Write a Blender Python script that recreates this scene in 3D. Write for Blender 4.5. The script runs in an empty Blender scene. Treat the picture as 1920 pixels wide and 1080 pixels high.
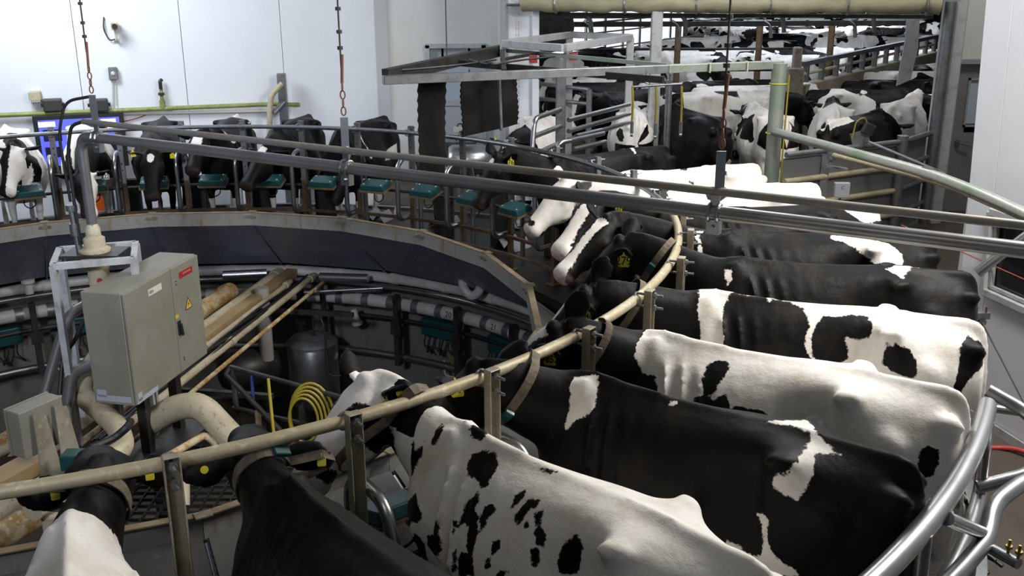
import bpy, bmesh, math, random
import numpy as np
from mathutils import Vector, Matrix, noise as mnoise
SC = bpy.context.scene
COL = SC.collection
PI = math.pi
def V(*a): return Vector(a)

# ---------------------------------------------------------------- camera
R = 4.8                      # radius of the head rail circle of the rotary platform
CAMZ = 3.365
FPX = 1874.5
TH, ROLL = math.radians(17.648), math.radians(-0.2445)
CX, CY = -3.48985, 7.89433   # centre of the platform
PH, DP = -1.11291, 2*PI/40   # first post angle, stall angle
fw = Vector((0, math.cos(TH), -math.sin(TH)))
up0 = Vector((0, math.sin(TH), math.cos(TH))); rt0 = Vector((1, 0, 0))
rt = rt0*math.cos(ROLL)+up0*math.sin(ROLL); up = up0*math.cos(ROLL)-rt0*math.sin(ROLL)
cam_d = bpy.data.cameras.new('camera'); cam = bpy.data.objects.new('camera', cam_d); COL.objects.link(cam)
cam_d.sensor_width = 36; cam_d.lens = FPX/1920*36; cam_d.clip_end = 200; cam_d.clip_start = .05
cam.matrix_world = Matrix(((rt.x, up.x, -fw.x, 0), (rt.y, up.y, -fw.y, 0), (rt.z, up.z, -fw.z, CAMZ), (0, 0, 0, 1)))
SC.camera = cam
O = Vector((0, 0, CAMZ))
def ray(px, py): return fw+rt*((px-960)/FPX)-up*((py-540)/FPX)
def atz(px, py, z): D = ray(px, py); return O+D*((z-CAMZ)/D.z)
def aty(px, py, y): D = ray(px, py); return O+D*(y/D.y)
def pol(r, a, z=0.0): return Vector((CX+r*math.cos(a), CY+r*math.sin(a), z))
def sa(i): return PH+DP*i            # angle of post i

# ---------------------------------------------------------------- light and exposure
SC.view_settings.view_transform = 'Standard'; SC.view_settings.look = 'None'
SC.view_settings.gamma = 1; SC.view_settings.use_curve_mapping = False
SC.view_settings.exposure = 0.0
W = bpy.data.worlds.new('world'); SC.world = W; W.use_nodes = True
W.node_tree.nodes['Background'].inputs[0].default_value = (.75, .85, 1, 1)
W.node_tree.nodes['Background'].inputs[1].default_value = .12
def area(name, loc, tgt, size, power, col=(1, 1, 1), sy=None, spread=PI):
    l = bpy.data.lights.new(name, 'AREA'); l.energy = power; l.color = col; l.size = size
    if sy: l.shape = 'RECTANGLE'; l.size_y = sy
    l.spread = spread
    o = bpy.data.objects.new(name, l); COL.objects.link(o); o.location = loc
    o.rotation_euler = (Vector(tgt)-Vector(loc)).to_track_quat('-Z', 'Y').to_euler()
    return o
area('lamp_left', (-6.5, 13.0, 5.4), (-4.5, 16.6, 1.6), 1.6, 440, (.84, .91, 1), 3.0)
area('lamp_right', (4.0, 6.0, 5.2), (1.6, 7.2, .8), 1.2, 460, (1, .97, .93), 2.0)
area('lamp_entry', (2.4, 11.4, 5.3), (1.2, 10.4, .6), 1.2, 165, (.95, .97, 1), 2.0)
area('lamp_centre', (-3.0, 8.0, 5.5), (-3.4, 9.6, 0), 1.0, 17, (1, .95, .85))
area('lamp_front', (-1.0, 1.5, 5.4), (-.8, 4.5, 0), 1.4, 20, (1, .96, .9))
area('fill_skirt', (-2.5, -1.0, 4.9), (-3.6, 12.4, -.1), .8, 48, (.80, .86, 1), .8, math.radians(50))  # added fill aimed at the dark far skirt, not a fixture of the room
for k, (x, y, p) in enumerate(((3.2, 18.0, 90), (9.5, 25.0, 170), (5.5, 24.0, 130), (11.0, 36.0, 380), (8.5, 46, 250))):
    area('lamp_pen', (x, y, 4.35), (x, y, 0), 2.0, p, (.80, .88, 1), 2.6)
area('fill_jamb', (6.4, 11.6, 5.3), (6.2, 13.2, .8), .8, 60, (1, .97, .92))  # added fill that brightens the right jamb and door, no known fixture
area('fill_divider', (6.8, 16.6, 4.3), (7.0, 18.5, 0), 1.2, 70, (.95, .95, 1), 1.6)  # added fill to lift the concrete divider and the cows beside it


# ---------------------------------------------------------------- mesh helpers
class MB:
    def __init__(s): s.v = []; s.f = []; s.m = []; s.mi = 0
    def add(s, vs, fs):
        n = len(s.v); s.v += [tuple(v) for v in vs]; s.f += [tuple(i+n for i in f) for f in fs]; s.m += [s.mi]*len(fs); return s
    def box(s, c, d, rot=None):
        c = Vector(c); h = Vector(d)/2
        vs = [Vector((x*h.x, y*h.y, z*h.z)) for x in (-1, 1) for y in (-1, 1) for z in (-1, 1)]
        if rot is not None: vs = [rot@v for v in vs]
        s.add([v+c for v in vs], [(0, 1, 3, 2), (4, 6, 7, 5), (0, 4, 5, 1), (2, 3, 7, 6), (0, 2, 6, 4), (1, 5, 7, 3)]); return s
    def bar(s, a, b, w, h, upv=(0, 0, 1)):
        a = Vector(a); b = Vector(b); d = (b-a); L = d.length; d.normalize()
        u = Vector(upv); sd = d.cross(u)
        if sd.length < 1e-4: sd = d.cross(Vector((1, 0, 0)))
        sd.normalize(); u = sd.cross(d)
        M = Matrix((d, sd, u)).transposed()
        s.box((a+b)/2, (L, w, h), M); return s
    def tube(s, pts, r, n=10, closed=False, caps=True):
        pts = [Vector(p) for p in pts]; m = len(pts)
        rs = r if isinstance(r, (list, tuple)) else [r]*m
        t0 = None; rings = []; nrm = None
        for i in range(m):
            if closed: t = pts[(i+1) % m]-pts[i-1]
            elif i == 0: t = pts[1]-pts[0]
            elif i == m-1: t = pts[-1]-pts[-2]
            else: t = (pts[i+1]-pts[i]).normalized()+(pts[i]-pts[i-1]).normalized()
            if t.length < 1e-9: t = Vector((0, 0, 1))
            t.normalize()
            if nrm is None:
                nrm = t.cross(Vector((0, 0, 1)))
                if nrm.length < .05: nrm = t.cross(Vector((1, 0, 0)))
            nrm = nrm-t*nrm.dot(t); nrm.normalize(); b = t.cross(nrm)
            rings.append([pts[i]+(nrm*math.cos(2*PI*k/n)+b*math.sin(2*PI*k/n))*rs[i] for k in range(n)])
        vs = [v for rg in rings for v in rg]; fs = []
        for i in range(m if closed else m-1):
            j = (i+1) % m
            for k in range(n): fs.append((i*n+k, i*n+(k+1) % n, j*n+(k+1) % n, j*n+k))
        if caps and not closed: fs += [tuple(range(n))[::-1], tuple((m-1)*n+k for k in range(n))]
        s.add(vs, fs); return s
    def disc(s, c, ax, r, h, n=16, r2=None):
        c = Vector(c); ax = Vector(ax).normalized()
        return s.tube([c-ax*h/2, c+ax*h/2], [r, r if r2 is None else r2], n)
    def lathe(s, c, prof, n=24, ax=(0, 0, 1)):
        c = Vector(c); ax = Vector(ax).normalized()
        a = ax.cross(Vector((1, 0, 0)));
        if a.length < .1: a = ax.cross(Vector((0, 1, 0)))
        a.normalize(); b = ax.cross(a)
        vs = []; fs = []
        for (r, h) in prof:
            for k in range(n): vs.append(c+ax*h+(a*math.cos(2*PI*k/n)+b*math.sin(2*PI*k/n))*max(r, 1e-4))
        for i in range(len(prof)-1):
            for k in range(n): fs.append((i*n+k, i*n+(k+1) % n, (i+1)*n+(k+1) % n, (i+1)*n+k))
        fs += [tuple(range(n))[::-1], tuple((len(prof)-1)*n+k for k in range(n))]
        s.add(vs, fs); return s
    def poly(s, pts, off):
        pts = [Vector(p) for p in pts]; off = Vector(off); n = len(pts)
        s.add(pts+[p+off for p in pts], [tuple(range(n))[::-1], tuple(range(n, 2*n))]+[(i, (i+1) % n, n+(i+1) % n, n+i) for i in range(n)]); return s
    def ring(s, r0, r1, z0, z1, a0, a1, n):
        # annular slab in the platform's frame
        vs = []; fs = []
        for i in range(n+1):
            a = a0+(a1-a0)*i/n
            vs += [pol(r0, a, z0), pol(r1, a, z0), pol(r1, a, z1), pol(r0, a, z1)]
        for i in range(n):
            for k in range(4): fs.append((i*4+k, i*4+(k+1) % 4, (i+1)*4+(k+1) % 4, (i+1)*4+k))
        if abs(a1-a0) < 6.28: fs += [(0, 1, 2, 3), (n*4+3, n*4+2, n*4+1, n*4)]
        s.add(vs, fs); return s
    def build(s, name, mat=None, parent=None, smooth=False, bevel=0, base=None, seg=1):
        vs = s.v
        me = bpy.data.meshes.new(name)
        if base is not None: b = Vector(base); vs = [tuple(Vector(v)-b) for v in vs]
        me.from_pydata(vs, [], s.f)
        bm = bmesh.new(); bm.from_mesh(me); bmesh.ops.recalc_face_normals(bm, faces=bm.faces); bm.to_mesh(me); bm.free()
        mats = mat if isinstance(mat, (list, tuple)) else [mat]
        for m in mats:
            if m: me.materials.append(m)
        if len(mats) > 1: me.polygons.foreach_set('material_index', s.m)
        if smooth:
            me.polygons.foreach_set('use_smooth', [True]*len(me.polygons))
            try: me.set_sharp_from_angle(angle=math.radians(40))
            except Exception: pass
        o = bpy.data.objects.new(name, me); COL.objects.link(o)
        if base is not None: o.location = base
        if parent: o.parent = parent
        if bevel:
            md = o.modifiers.new('bevel', 'BEVEL'); md.width = bevel; md.segments = seg; md.limit_method = 'ANGLE'
        return o
def arcpts(pts, r=.1, n=6):
    """polyline with rounded corners"""
    pts = [Vector(p) for p in pts]; out = [pts[0]]
    for i in range(1, len(pts)-1):
        a, b, c = pts[i-1], pts[i], pts[i+1]
        d1 = (a-b); d2 = (c-b); q = min(r, d1.length*.45, d2.length*.45)
        p0 = b+d1.normalized()*q; p1 = b+d2.normalized()*q
        for k in range(n+1):
            t = k/n; out.append(p0*(1-t)**2+b*2*t*(1-t)+p1*t*t)
    out.append(pts[-1]); return out
def tag(o, label=None, cat=None, group=None, kind=None):
    if label: o['label'] = label
    if cat: o['category'] = cat
    if group: o['group'] = group
    if kind: o['kind'] = kind
    return o
def empty(name, loc=(0, 0, 0), rz=0):
    o = bpy.data.objects.new(name, None); COL.objects.link(o); o.location = loc; o.rotation_euler = (0, 0, rz)
    o.empty_display_size = .1; return o
def copy_tree(o, parent=None):
    c = o.copy(); COL.objects.link(c); c.parent = parent
    for ch in [x for x in KIDS.get(o.name, [])]: copy_tree(ch, c)
    return c
KIDS = {}
def reg(o):
    """remember the children of a prototype so that copies need no scan of the scene"""
    KIDS.clear()
    for x in bpy.data.objects:
        if x.parent: KIDS.setdefault(x.parent.name, []).append(x)
    return o

# ---------------------------------------------------------------- materials
def mat(name, base, rough=.6, metal=0.0, noise=None, bump=None, spec=None):
    """noise: list of (scale, lo, hi, colour) layers mixed over base; bump: (scale, strength)"""
    m = bpy.data.materials.new(name); m.use_nodes = True; nt = m.node_tree; N = nt.nodes; L = nt.links
    b = N['Principled BSDF']; b.inputs['Roughness'].default_value = rough; b.inputs['Metallic'].default_value = metal
    if spec is not None: b.inputs['Specular IOR Level'].default_value = spec
    b.inputs['Base Color'].default_value = (*base, 1)
    tc = N.new('ShaderNodeTexCoord'); prev = None
    for lay in (noise or []):
        sc_, lo, hi, colr = lay[:4]
        nz = N.new('ShaderNodeTexNoise'); nz.inputs['Scale'].default_value = 1; nz.inputs['Detail'].default_value = 5
        nz.inputs['Roughness'].default_value = .6
        mp = N.new('ShaderNodeMapping'); mp.inputs['Scale'].default_value = sc_ if isinstance(sc_, tuple) else (sc_,)*3
        mp.inputs['Location'].default_value = (len(name)*.7, sum(map(ord, name)) % 13, 0)
        L.new(tc.outputs['Object'], mp.inputs[0]); L.new(mp.outputs[0], nz.inputs['Vector'])
        mr = N.new('ShaderNodeMapRange'); mr.inputs[1].default_value = lo; mr.inputs[2].default_value = hi
        L.new(nz.outputs[0], mr.inputs[0])
        mx = N.new('ShaderNodeMix'); mx.data_type = 'RGBA'
        L.new(mr.outputs[0], mx.inputs[0])
        if prev: L.new(prev, mx.inputs[6])
        else: mx.inputs[6].default_value = (*base, 1)
        mx.inputs[7].default_value = (*colr, 1); prev = mx.outputs[2]
    if prev: L.new(prev, b.inputs['Base Color'])
    if bump:
        nz = N.new('ShaderNodeTexNoise'); nz.inputs['Scale'].default_value = bump[0]; nz.inputs['Detail'].default_value = 4
        bp = N.new('ShaderNodeBump'); bp.inputs['Strength'].default_value = bump[1]; bp.inputs['Distance'].default_value = .01
        L.new(tc.outputs['Object'], nz.inputs['Vector']); L.new(nz.outputs[0], bp.inputs['Height']); L.new(bp.outputs[0], b.inputs['Normal'])
    return m
M = {}
# ================================================================ cows
def coat_material():
    m = bpy.data.materials.new('cow_coat'); m.use_nodes = True; nt = m.node_tree; N = nt.nodes; L = nt.links
    b = N['Principled BSDF']; tc = N.new('ShaderNodeTexCoord')
    def noise(scale, detail=4, rough=.6, vec=None):
        n = N.new('ShaderNodeTexNoise'); n.inputs['Scale'].default_value = scale; n.inputs['Detail'].default_value = detail; n.inputs['Roughness'].default_value = rough
        L.new(vec or tc.outputs['Object'], n.inputs['Vector']); return n.outputs[0]
    def math_(op, a, c=None, d=None):
        n = N.new('ShaderNodeMath'); n.operation = op
        for k, q in enumerate((a, c, d)):
            if q is None: continue
            if isinstance(q, (int, float)): n.inputs[k].default_value = q
            else: L.new(q, n.inputs[k])
        return n.outputs[0]
    def rng(a, lo, hi, o0=0, o1=1):
        n = N.new('ShaderNodeMapRange'); n.interpolation_type = 'SMOOTHSTEP'
        for k, q in enumerate((lo, hi, o0, o1)): n.inputs[k+1].default_value = q
        L.new(a, n.inputs[0]); return n.outputs[0]
    def mix(f, a, c):
        n = N.new('ShaderNodeMix'); n.data_type = 'RGBA'
        for k, q in ((0, f), (6, a), (7, c)):
            if isinstance(q, tuple): n.inputs[k].default_value = (*q, 1)
            elif isinstance(q, (int, float)): n.inputs[k].default_value = q
            else: L.new(q, n.inputs[k])
        return n.outputs[2]
    at = N.new('ShaderNodeAttribute'); at.attribute_name = 'coat'
    fld = math_('ADD', at.outputs['Fac'], math_('MULTIPLY', math_('SUBTRACT', noise(26, 5, .75), .5), .06))
    black = rng(fld, -.004, .004)
    mp = N.new('ShaderNodeMapping'); mp.inputs['Scale'].default_value = (1, 1, .5); L.new(tc.outputs['Object'], mp.inputs[0])
    oi = N.new('ShaderNodeObjectInfo')
    dirt = N.new('ShaderNodeAttribute'); dirt.attribute_name = 'dirt'
    dn = noise(5, 6, .65, mp.outputs[0])
    wht = mix(math_('MULTIPLY', rng(dn, .42, .75), .55), (.86, .83, .78), (.62, .53, .40))
    wht = mix(math_('MULTIPLY', rng(noise(70, 3, .6), .66, .74), .5), wht, (.30, .24, .17))
    blk = mix(math_('MULTIPLY', rng(noise(4, 5, .6), .45, .75), 1.0), (.0045, .0042, .0045), (.015, .0115, .008))
    blk = mix(math_('MULTIPLY', rng(noise(85, 2, .6), .70, .78), .45), blk, (.10, .07, .025))
    colr = mix(black, wht, blk)
    pk = N.new('ShaderNodeAttribute'); pk.attribute_name = 'pink'
    colr = mix(pk.outputs['Fac'], colr, (.50, .31, .26))
    dk = math_('MULTIPLY', dirt.outputs['Fac'], rng(noise(9, 6, .7), .3, .65))
    colr = mix(dk, colr, (.045, .034, .022))
    L.new(colr, b.inputs['Base Color'])
    b.inputs['Roughness'].default_value = .5; b.inputs['Specular IOR Level'].default_value = .14
    b.inputs['Sheen Weight'].default_value = 0.0; b.inputs['Sheen Roughness'].default_value = .4
    mp2 = N.new('ShaderNodeMapping'); mp2.inputs['Scale'].default_value = (25, 70, 40); L.new(tc.outputs['Object'], mp2.inputs[0])
    bp = N.new('ShaderNodeBump'); bp.inputs['Strength'].default_value = .25; bp.inputs['Distance'].default_value = .006
    L.new(noise(3, 5, .6, mp2.outputs[0]), bp.inputs['Height'])
    bp2 = N.new('ShaderNodeBump'); bp2.inputs['Strength'].default_value = .35; bp2.inputs['Distance'].default_value = .03
    L.new(noise(7, 3, .5), bp2.inputs['Height']); L.new(bp.outputs[0], bp2.inputs['Normal'])
    L.new(bp2.outputs[0], b.inputs['Normal'])
    return m
M['coat'] = coat_material()
M['eye'] = mat('cow_eye', (.006, .005, .006), .08)
M['tag_yellow'] = mat('ear_tag_yellow', (.72, .62, .03), .5)
M['tag_white'] = mat('ear_tag_white', (.7, .7, .7), .5)
M['ink'] = mat('ink', (.015, .015, .015), .7)
M['collar'] = mat('collar_web', (.16, .13, .09), .8, noise=[(30, .4, .7, (.09, .07, .045))])
M['teal'] = mat('teal_plastic', (.006, .058, .060), .38, noise=[(9, .5, .75, (.016, .062, .06))])

def crom(P, t):
    """Catmull-Rom through the rows of P at parameters t (0..len-1)"""
    P = np.asarray(P, float); n = len(P); t = np.clip(np.asarray(t, float), 0, n-1-1e-9)
    i = np.floor(t).astype(int); u = (t-i).reshape(-1, *([1]*(P.ndim-1)))
    g = lambda k: P[np.clip(k, 0, n-1)]
    a, b, c, d = g(i-1), g(i), g(i+1), g(i+2)
    return .5*((2*b)+(-a+c)*u+(2*a-5*b+4*c-d)*u*u+(-a+3*b-3*c+d)*u**3)
STN = [
 (-.05, 1.17, (.07, 1.16), (.12, 1.10), (.13, .99), (.11, .88), (.06, .83), .82),
 (.00, 1.32, (.08, 1.29), (.15, 1.20), (.185, 1.06), (.15, .96), (.07, .90), .88),
 (.08, 1.395, (.055, 1.36), (.15, 1.26), (.225, 1.08), (.20, .93), (.10, .84), .81),
 (.20, 1.415, (.05, 1.385), (.16, 1.295), (.25, 1.10), (.235, .90), (.13, .76), .73),
 (.35, 1.425, (.05, 1.40), (.19, 1.325), (.275, 1.12), (.285, .86), (.18, .63), .59),
 (.50, 1.43, (.07, 1.41), (.24, 1.375), (.265, 1.13), (.30, .86), (.20, .60), .56),
 (.60, 1.43, (.11, 1.41), (.185, 1.34), (.215, 1.12), (.30, .86), (.21, .59), .56),
 (.74, 1.425, (.12, 1.40), (.20, 1.305), (.25, 1.09), (.335, .86), (.23, .58), .54),
 (.92, 1.42, (.10, 1.39), (.21, 1.29), (.325, 1.07), (.36, .84), (.24, .57), .52),
 (1.12, 1.42, (.08, 1.385), (.205, 1.28), (.33, 1.06), (.345, .82), (.22, .58), .53),
 (1.32, 1.435, (.06, 1.395), (.175, 1.28), (.285, 1.05), (.295, .83), (.18, .62), .57),
 (1.48, 1.455, (.045, 1.41), (.145, 1.29), (.26, 1.06), (.25, .84), (.15, .66), .61),
 (1.60, 1.45, (.04, 1.40), (.13, 1.28), (.235, 1.07), (.22, .87), (.13, .70), .66),
 (1.72, 1.41, (.035, 1.36), (.11, 1.24), (.18, 1.08), (.17, .92), (.10, .79), .76),
 (1.79, 1.35, (.03, 1.32), (.07, 1.22), (.11, 1.09), (.10, .97), (.06, .88), .86)]
def body_shape(fat=1.0):
    mb = MB()
    P = []
    for s_ in STN:
        x = s_[0]; half = [(0, s_[1])]+[s_[k] for k in range(2, 7)]+[(0, s_[7])]
        P.append([[x, y*fat, z] for y, z in half])
    P = crom(np.array(P), np.linspace(0, len(P)-1, 60))
    rings = []
    for ring in P:
        h = crom(ring, np.linspace(0, 6, 17))
        full = np.concatenate([h, (h[1:-1]*[1, -1, 1])[::-1]]); rings.append(full)
    n = len(rings[0]); vs = np.concatenate(rings); fs = []
    for i in range(len(rings)-1):
        for k in range(n): fs.append((i*n+k, i*n+(k+1) % n, (i+1)*n+(k+1) % n, (i+1)*n+k))
    fs += [tuple(range(n))[::-1], tuple((len(rings)-1)*n+k for k in range(n))]
    mb.add(vs, fs)
    return mb
def ellip(mb, c, r, rot=None, n=12):
    c = Vector(c); vs = []; fs = []
    for i in range(n//2+1):
        th_ = PI*i/(n//2)
        for k in range(n):
            p = Vector((r[0]*math.sin(th_)*math.cos(2*PI*k/n), r[1]*math.sin(th_)*math.sin(2*PI*k/n), r[2]*math.cos(th_)))
            if rot is not None: p = rot@p
            vs.append(c+p)
    for i in range(n//2):
        for k in range(n): fs.append((i*n+k, i*n+(k+1) % n, (i+1)*n+(k+1) % n, (i+1)*n+k))
    mb.add(vs, fs)
def etube(mb, pts, wh, upv=(0, 0, 1), n=16, sq=2.0):
    """loft of (super)elliptic rings: wh = (half width, half height) per point"""
    pts = [Vector(p) for p in pts]; m = len(pts); vs = []; fs = []
    for i in range(m):
        t = (pts[min(i+1, m-1)]-pts[max(i-1, 0)]).normalized()
        sd = t.cross(Vector(upv)).normalized(); u = sd.cross(t)
        for k in range(n):
            a = 2*PI*k/n; ca, sn = math.cos(a), math.sin(a)
            x = math.copysign(abs(ca)**(2/sq), ca)*wh[i][0]; y = math.copysign(abs(sn)**(2/sq), sn)*wh[i][1]
            vs.append(pts[i]+sd*x+u*y)
    for i in range(m-1):
        for k in range(n): fs.append((i*n+k, i*n+(k+1) % n, (i+1)*n+(k+1) % n, (i+1)*n+k))
    fs += [tuple(range(n))[::-1], tuple((m-1)*n+k for k in range(n))]
    mb.add(vs, fs)
HS = 1.14        # size of the head
def head_frame(poll, nose, roll_=0.0):
    poll = Vector(poll); nose = Vector(nose); d = (nose-poll).normalized()
    sd = Vector((0, 0, 1)).cross(d)
    if sd.length < .2: sd = Vector((0, 1, 0))
    sd.normalize(); u = d.cross(sd)
    if roll_: q = Matrix.Rotation(roll_, 3, d); sd = q@sd; u = q@u
    return poll, d, sd, u           # sd = towards the cow's left
HEAD = [(-.03, -.078, .068, .068), (.03, -.066, .096, .092), (.095, -.080, .116, .116), (.16, -.106, .124, .143), (.225, -.114, .106, .144),
        (.29, -.100, .090, .123), (.35, -.078, .079, .092), (.415, -.070, .079, .080), (.465, -.068, .089, .077), (.505, -.072, .082, .066), (.53, -.078, .055, .045)]
def cow_mesh(name, poll=(2.18, 0, 1.42), nose=(2.52, 0, 1.05), ear=(0, 0), tail=0.0, hroll=0.0, vox=.017, step=(0, 0, 0, 0), fat=1.0, nosmooth=9):
    mb = body_shape(fat)
    # bones that stand out under the hide
    for s in (-1, 1):
        ellip(mb, (.485, .232*s, 1.365), (.085, .042, .042), Matrix.Rotation(.35*s, 3, 'Z'))
        ellip(mb, (.03, .120*s, 1.265), (.09, .05, .06))
        ellip(mb, (.30, .225*s, 1.10), (.13, .06, .14))
        etube(mb, [(1.58, .05*s, 1.43), (1.52, .14*s, 1.25), (1.56, .215*s, 1.04), (1.60, .21*s, .93)], [(.06, .03), (.085, .035), (.09, .04), (.08, .05)], (0, s, 0))
        for k in range(7):         # ribs
            x = .86+k*.095
            etube(mb, [(x+.03, .12*fat, 1.355), (x, .207*fat, 1.265), (x-.03, .297*fat, 1.10), (x-.05, .335*fat, .95)] if s > 0 else [(x+.03, -.12*fat, 1.355), (x, -.207*fat, 1.265), (x-.03, -.297*fat, 1.10), (x-.05, -.335*fat, .95)], [(.008, .018), (.009, .022), (.009, .022), (.006, .02)], (0, s, .3), 8)
    etube(mb, [(.10, 0, 1.405), (.4, 0, 1.425), (.75, 0, 1.422), (1.1, 0, 1.42), (1.35, 0, 1.435), (1.52, 0, 1.458), (1.68, 0, 1.43)], [(.022, .022)]*7, n=8)
    for k in range(17):
        ellip(mb, (.28+k*.075, 0, 1.434+(.015 if k > 13 else 0)), (.022, .012, .012), n=8)
    ellip(mb, (.12, 0, 1.40), (.10, .035, .035))
    # legs
    for s, st in ((1, 0), (-1, 1)):
        o = step[st]; p = step[st+2]
        L_ = [(1.46, .17*s, 1.0), (1.42, .175*s, .82), (1.44+o*.3, .16*s, .62), (1.45+o*.6, .15*s, .44), (1.44+o*.8, .148*s, .30), (1.44+o, .148*s, .15), (1.46+o, .15*s, .09), (1.48+o, .15*s, .045), (1.49+o, .15*s, .0)]
        etube(mb, L_, [(.085, .12), (.075, .105), (.052, .065), (.048, .052), (.034, .038), (.044, .046), (.04, .044), (.055, .065), (.062, .075)], (1, 0, 0))
        L_ = [(.25, .14*s, 1.06), (.29, .18*s, .90), (.30+p*.2, .195*s, .75), (.20+p*.5, .185*s, .60), (.10+p*.7, .17*s, .49), (.115+p*.9, .17*s, .33), (.13+p, .17*s, .16), (.17+p, .17*s, .09), (.20+p, .17*s, .045), (.21+p, .17*s, 0)]
        etube(mb, L_, [(.10, .25), (.10, .22), (.08, .15), (.05, .085), (.042, .062), (.034, .042), (.044, .048), (.042, .046), (.056, .066), (.062, .078)], (1, 0, 0))
        for q in (-1, 1):
            ellip(mb, (.40+.10*q, .085*s, .50), (.025, .025, .05))
    ellip(mb, (.40, 0, .665), (.25, .19, .17)); ellip(mb, (.28, .07, .63), (.12, .10, .12)); ellip(mb, (.28, -.07, .63), (.12, .10, .12))
    # tail
    tp = [(.10, 0, 1.40), (.02, 0, 1.39), (-.030, tail*.1, 1.32), (-.055, tail*.3, 1.18), (-.075, tail*.5, 1.0), (-.085, tail*.8, .8), (-.08, tail, .66), (-.075, tail*1.05, .52), (-.07, tail*1.05, .40)]
    tp = crom(np.array(tp), np.linspace(0, 8, 26))
    rr = crom(np.array([[.032], [.034], [.032], [.027], [.021], [.019], [.032], [.038], [.012]]), np.linspace(0, 8, 26))[:, 0]
    mb.tube([Vector(q) for q in tp], list(rr), 10)
    # neck
    P0 = Vector((1.50, 0, 1.17)); poll_, d, sd, u = head_frame(poll, nose, hroll)
    base_dir = Vector((1, 0, .12)).normalized()
    Pe = poll_-u*.10+d*.03
    ln = (Pe-P0).length
    c1 = P0+base_dir*ln*.40; c2 = Pe-(d*.35+(Pe-P0).normalized()*.75+u*.05).normalized()*ln*.28
    pts = []; wh = []
    for k in range(13):
        t = k/12; pts.append(P0*(1-t)**3+c1*3*t*(1-t)**2+c2*3*t*t*(1-t)+Pe*t**3)
        wh.append((.17*(1-t)**1.2+.092*(1-(1-t)**1.2), .265*(1-t)**1.1+.138*(1-(1-t)**1.1)))
    etube(mb, pts, wh, n=18)
    etube(mb, [p+Vector((0, 0, 1))*w[1]*.80 for p, w in zip(pts[2:], wh[2:])], [(.03, .05)]*11, n=10)
    etube(mb, [p-Vector((0, 0, 1))*w[1]*.92 for p, w in zip(pts[2:11], wh[2:11])], [(.018, .05)]*9, n=10)
    # head
    hp = crom(np.array(HEAD)*HS, np.linspace(0, len(HEAD)-1, 34))
    vs = []; fs = []; n = 20
    for t, off, w, h in hp:
        for k in range(n):
            a = 2*PI*k/n; ca, sn = math.cos(a), math.sin(a)
            jw = 1.0 if sn > 0 else 1-.38*(-sn)        # narrower under the jaw
            x = math.copysign(abs(ca)**.85, ca)*w*jw; y = math.copysign(abs(sn)**.85, sn)*h
            vs.append(poll_+d*t+u*(off+y)+sd*x)
    for i in range(len(hp)-1):
        for k in range(n): fs.append((i*n+k, i*n+(k+1) % n, (i+1)*n+(k+1) % n, (i+1)*n+k))
    fs += [tuple(range(n))[::-1], tuple((len(hp)-1)*n+k for k in range(n))]
    mb.add(vs, fs)
    H = Matrix((d, sd, u)).transposed()
    def hl(x, y, z): return poll_+H@(Vector((x, y, z))*HS)
    ellip(mb, hl(.0, 0, .012), (.05, .055, .045), H)            # poll tuft
    for s in (-1, 1):
        ellip(mb, hl(.145, .100*s, -.038), (.05, .034, .034), H)  # brow
        ellip(mb, hl(.19, .078*s, -.155), (.09, .032, .065), H)     # cheek
        ellip(mb, hl(.505, .042*s, -.040), (.028, .028, .022), H)  # nostril rim
        # ear: a leaf that sticks out sideways
        lift, fwd = ear
        e0 = hl(.015, .085*s, -.04)
        ed = (sd*s*1.0+u*(lift-.15)+d*(fwd-.28)).normalized()
        ew = (d*.35+u*.95); ew = (ew-ed*ew.dot(ed)).normalized(); en = ed.cross(ew)
        L_ = .235; prof = [(0, .028), (.12, .035), (.3, .062), (.5, .072), (.7, .062), (.88, .036), (1, .006)]
        pr_ = crom(np.array(prof), np.linspace(0, 6, 16)); vs = []; fs = []
        for t, w in pr_:
            for k in range(10):
                a = 2*PI*k/10; x = math.cos(a)*w*1.15; y = math.copysign(abs(math.sin(a))**.4, math.sin(a))*.0155+(.35*x*x/.07)*s*(1 if t > .1 else 0)
                vs.append(e0+ed*t*L_+ew*x+en*y)
        for i in range(15):
            for k in range(10): fs.append((i*10+k, i*10+(k+1) % 10, (i+1)*10+(k+1) % 10, (i+1)*10+k))
        fs += [tuple(range(10))[::-1], tuple(150+k for k in range(10))]
        mb.add(vs, fs)
    ellip(mb, hl(.45, 0, -.140), (.06, .05, .03), H)            # chin
    me = bpy.data.meshes.new(name); me.from_pydata(mb.v, [], mb.f)
    bm = bmesh.new(); bm.from_mesh(me); bmesh.ops.recalc_face_normals(bm, faces=bm.faces); bm.to_mesh(me); bm.free()
    o = bpy.data.objects.new(name, me); COL.objects.link(o)
    md = o.modifiers.new('r', 'REMESH'); md.mode = 'VOXEL'; md.voxel_size = vox; md.adaptivity = 0
    dg = bpy.context.evaluated_depsgraph_get(); dg.update()
    me2 = bpy.data.meshes.new_from_object(o.evaluated_get(dg)); me2.name = name
    bpy.data.objects.remove(o); bpy.data.meshes.remove(me)
    # smooth (numpy laplacian)
    nv = len(me2.vertices); co = np.empty(nv*3); me2.vertices.foreach_get('co', co); co = co.reshape(-1, 3)
    ne = len(me2.edges); ed = np.empty(ne*2, int); me2.edges.foreach_get('vertices', ed); ed = ed.reshape(-1, 2)
    deg = np.bincount(ed.ravel(), minlength=nv)[:, None]
    soft = np.ones((nv, 1))
    hd = np.linalg.norm(co-np.array(poll_+d*.28), axis=1) < .46
    soft[hd] = .18
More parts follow.
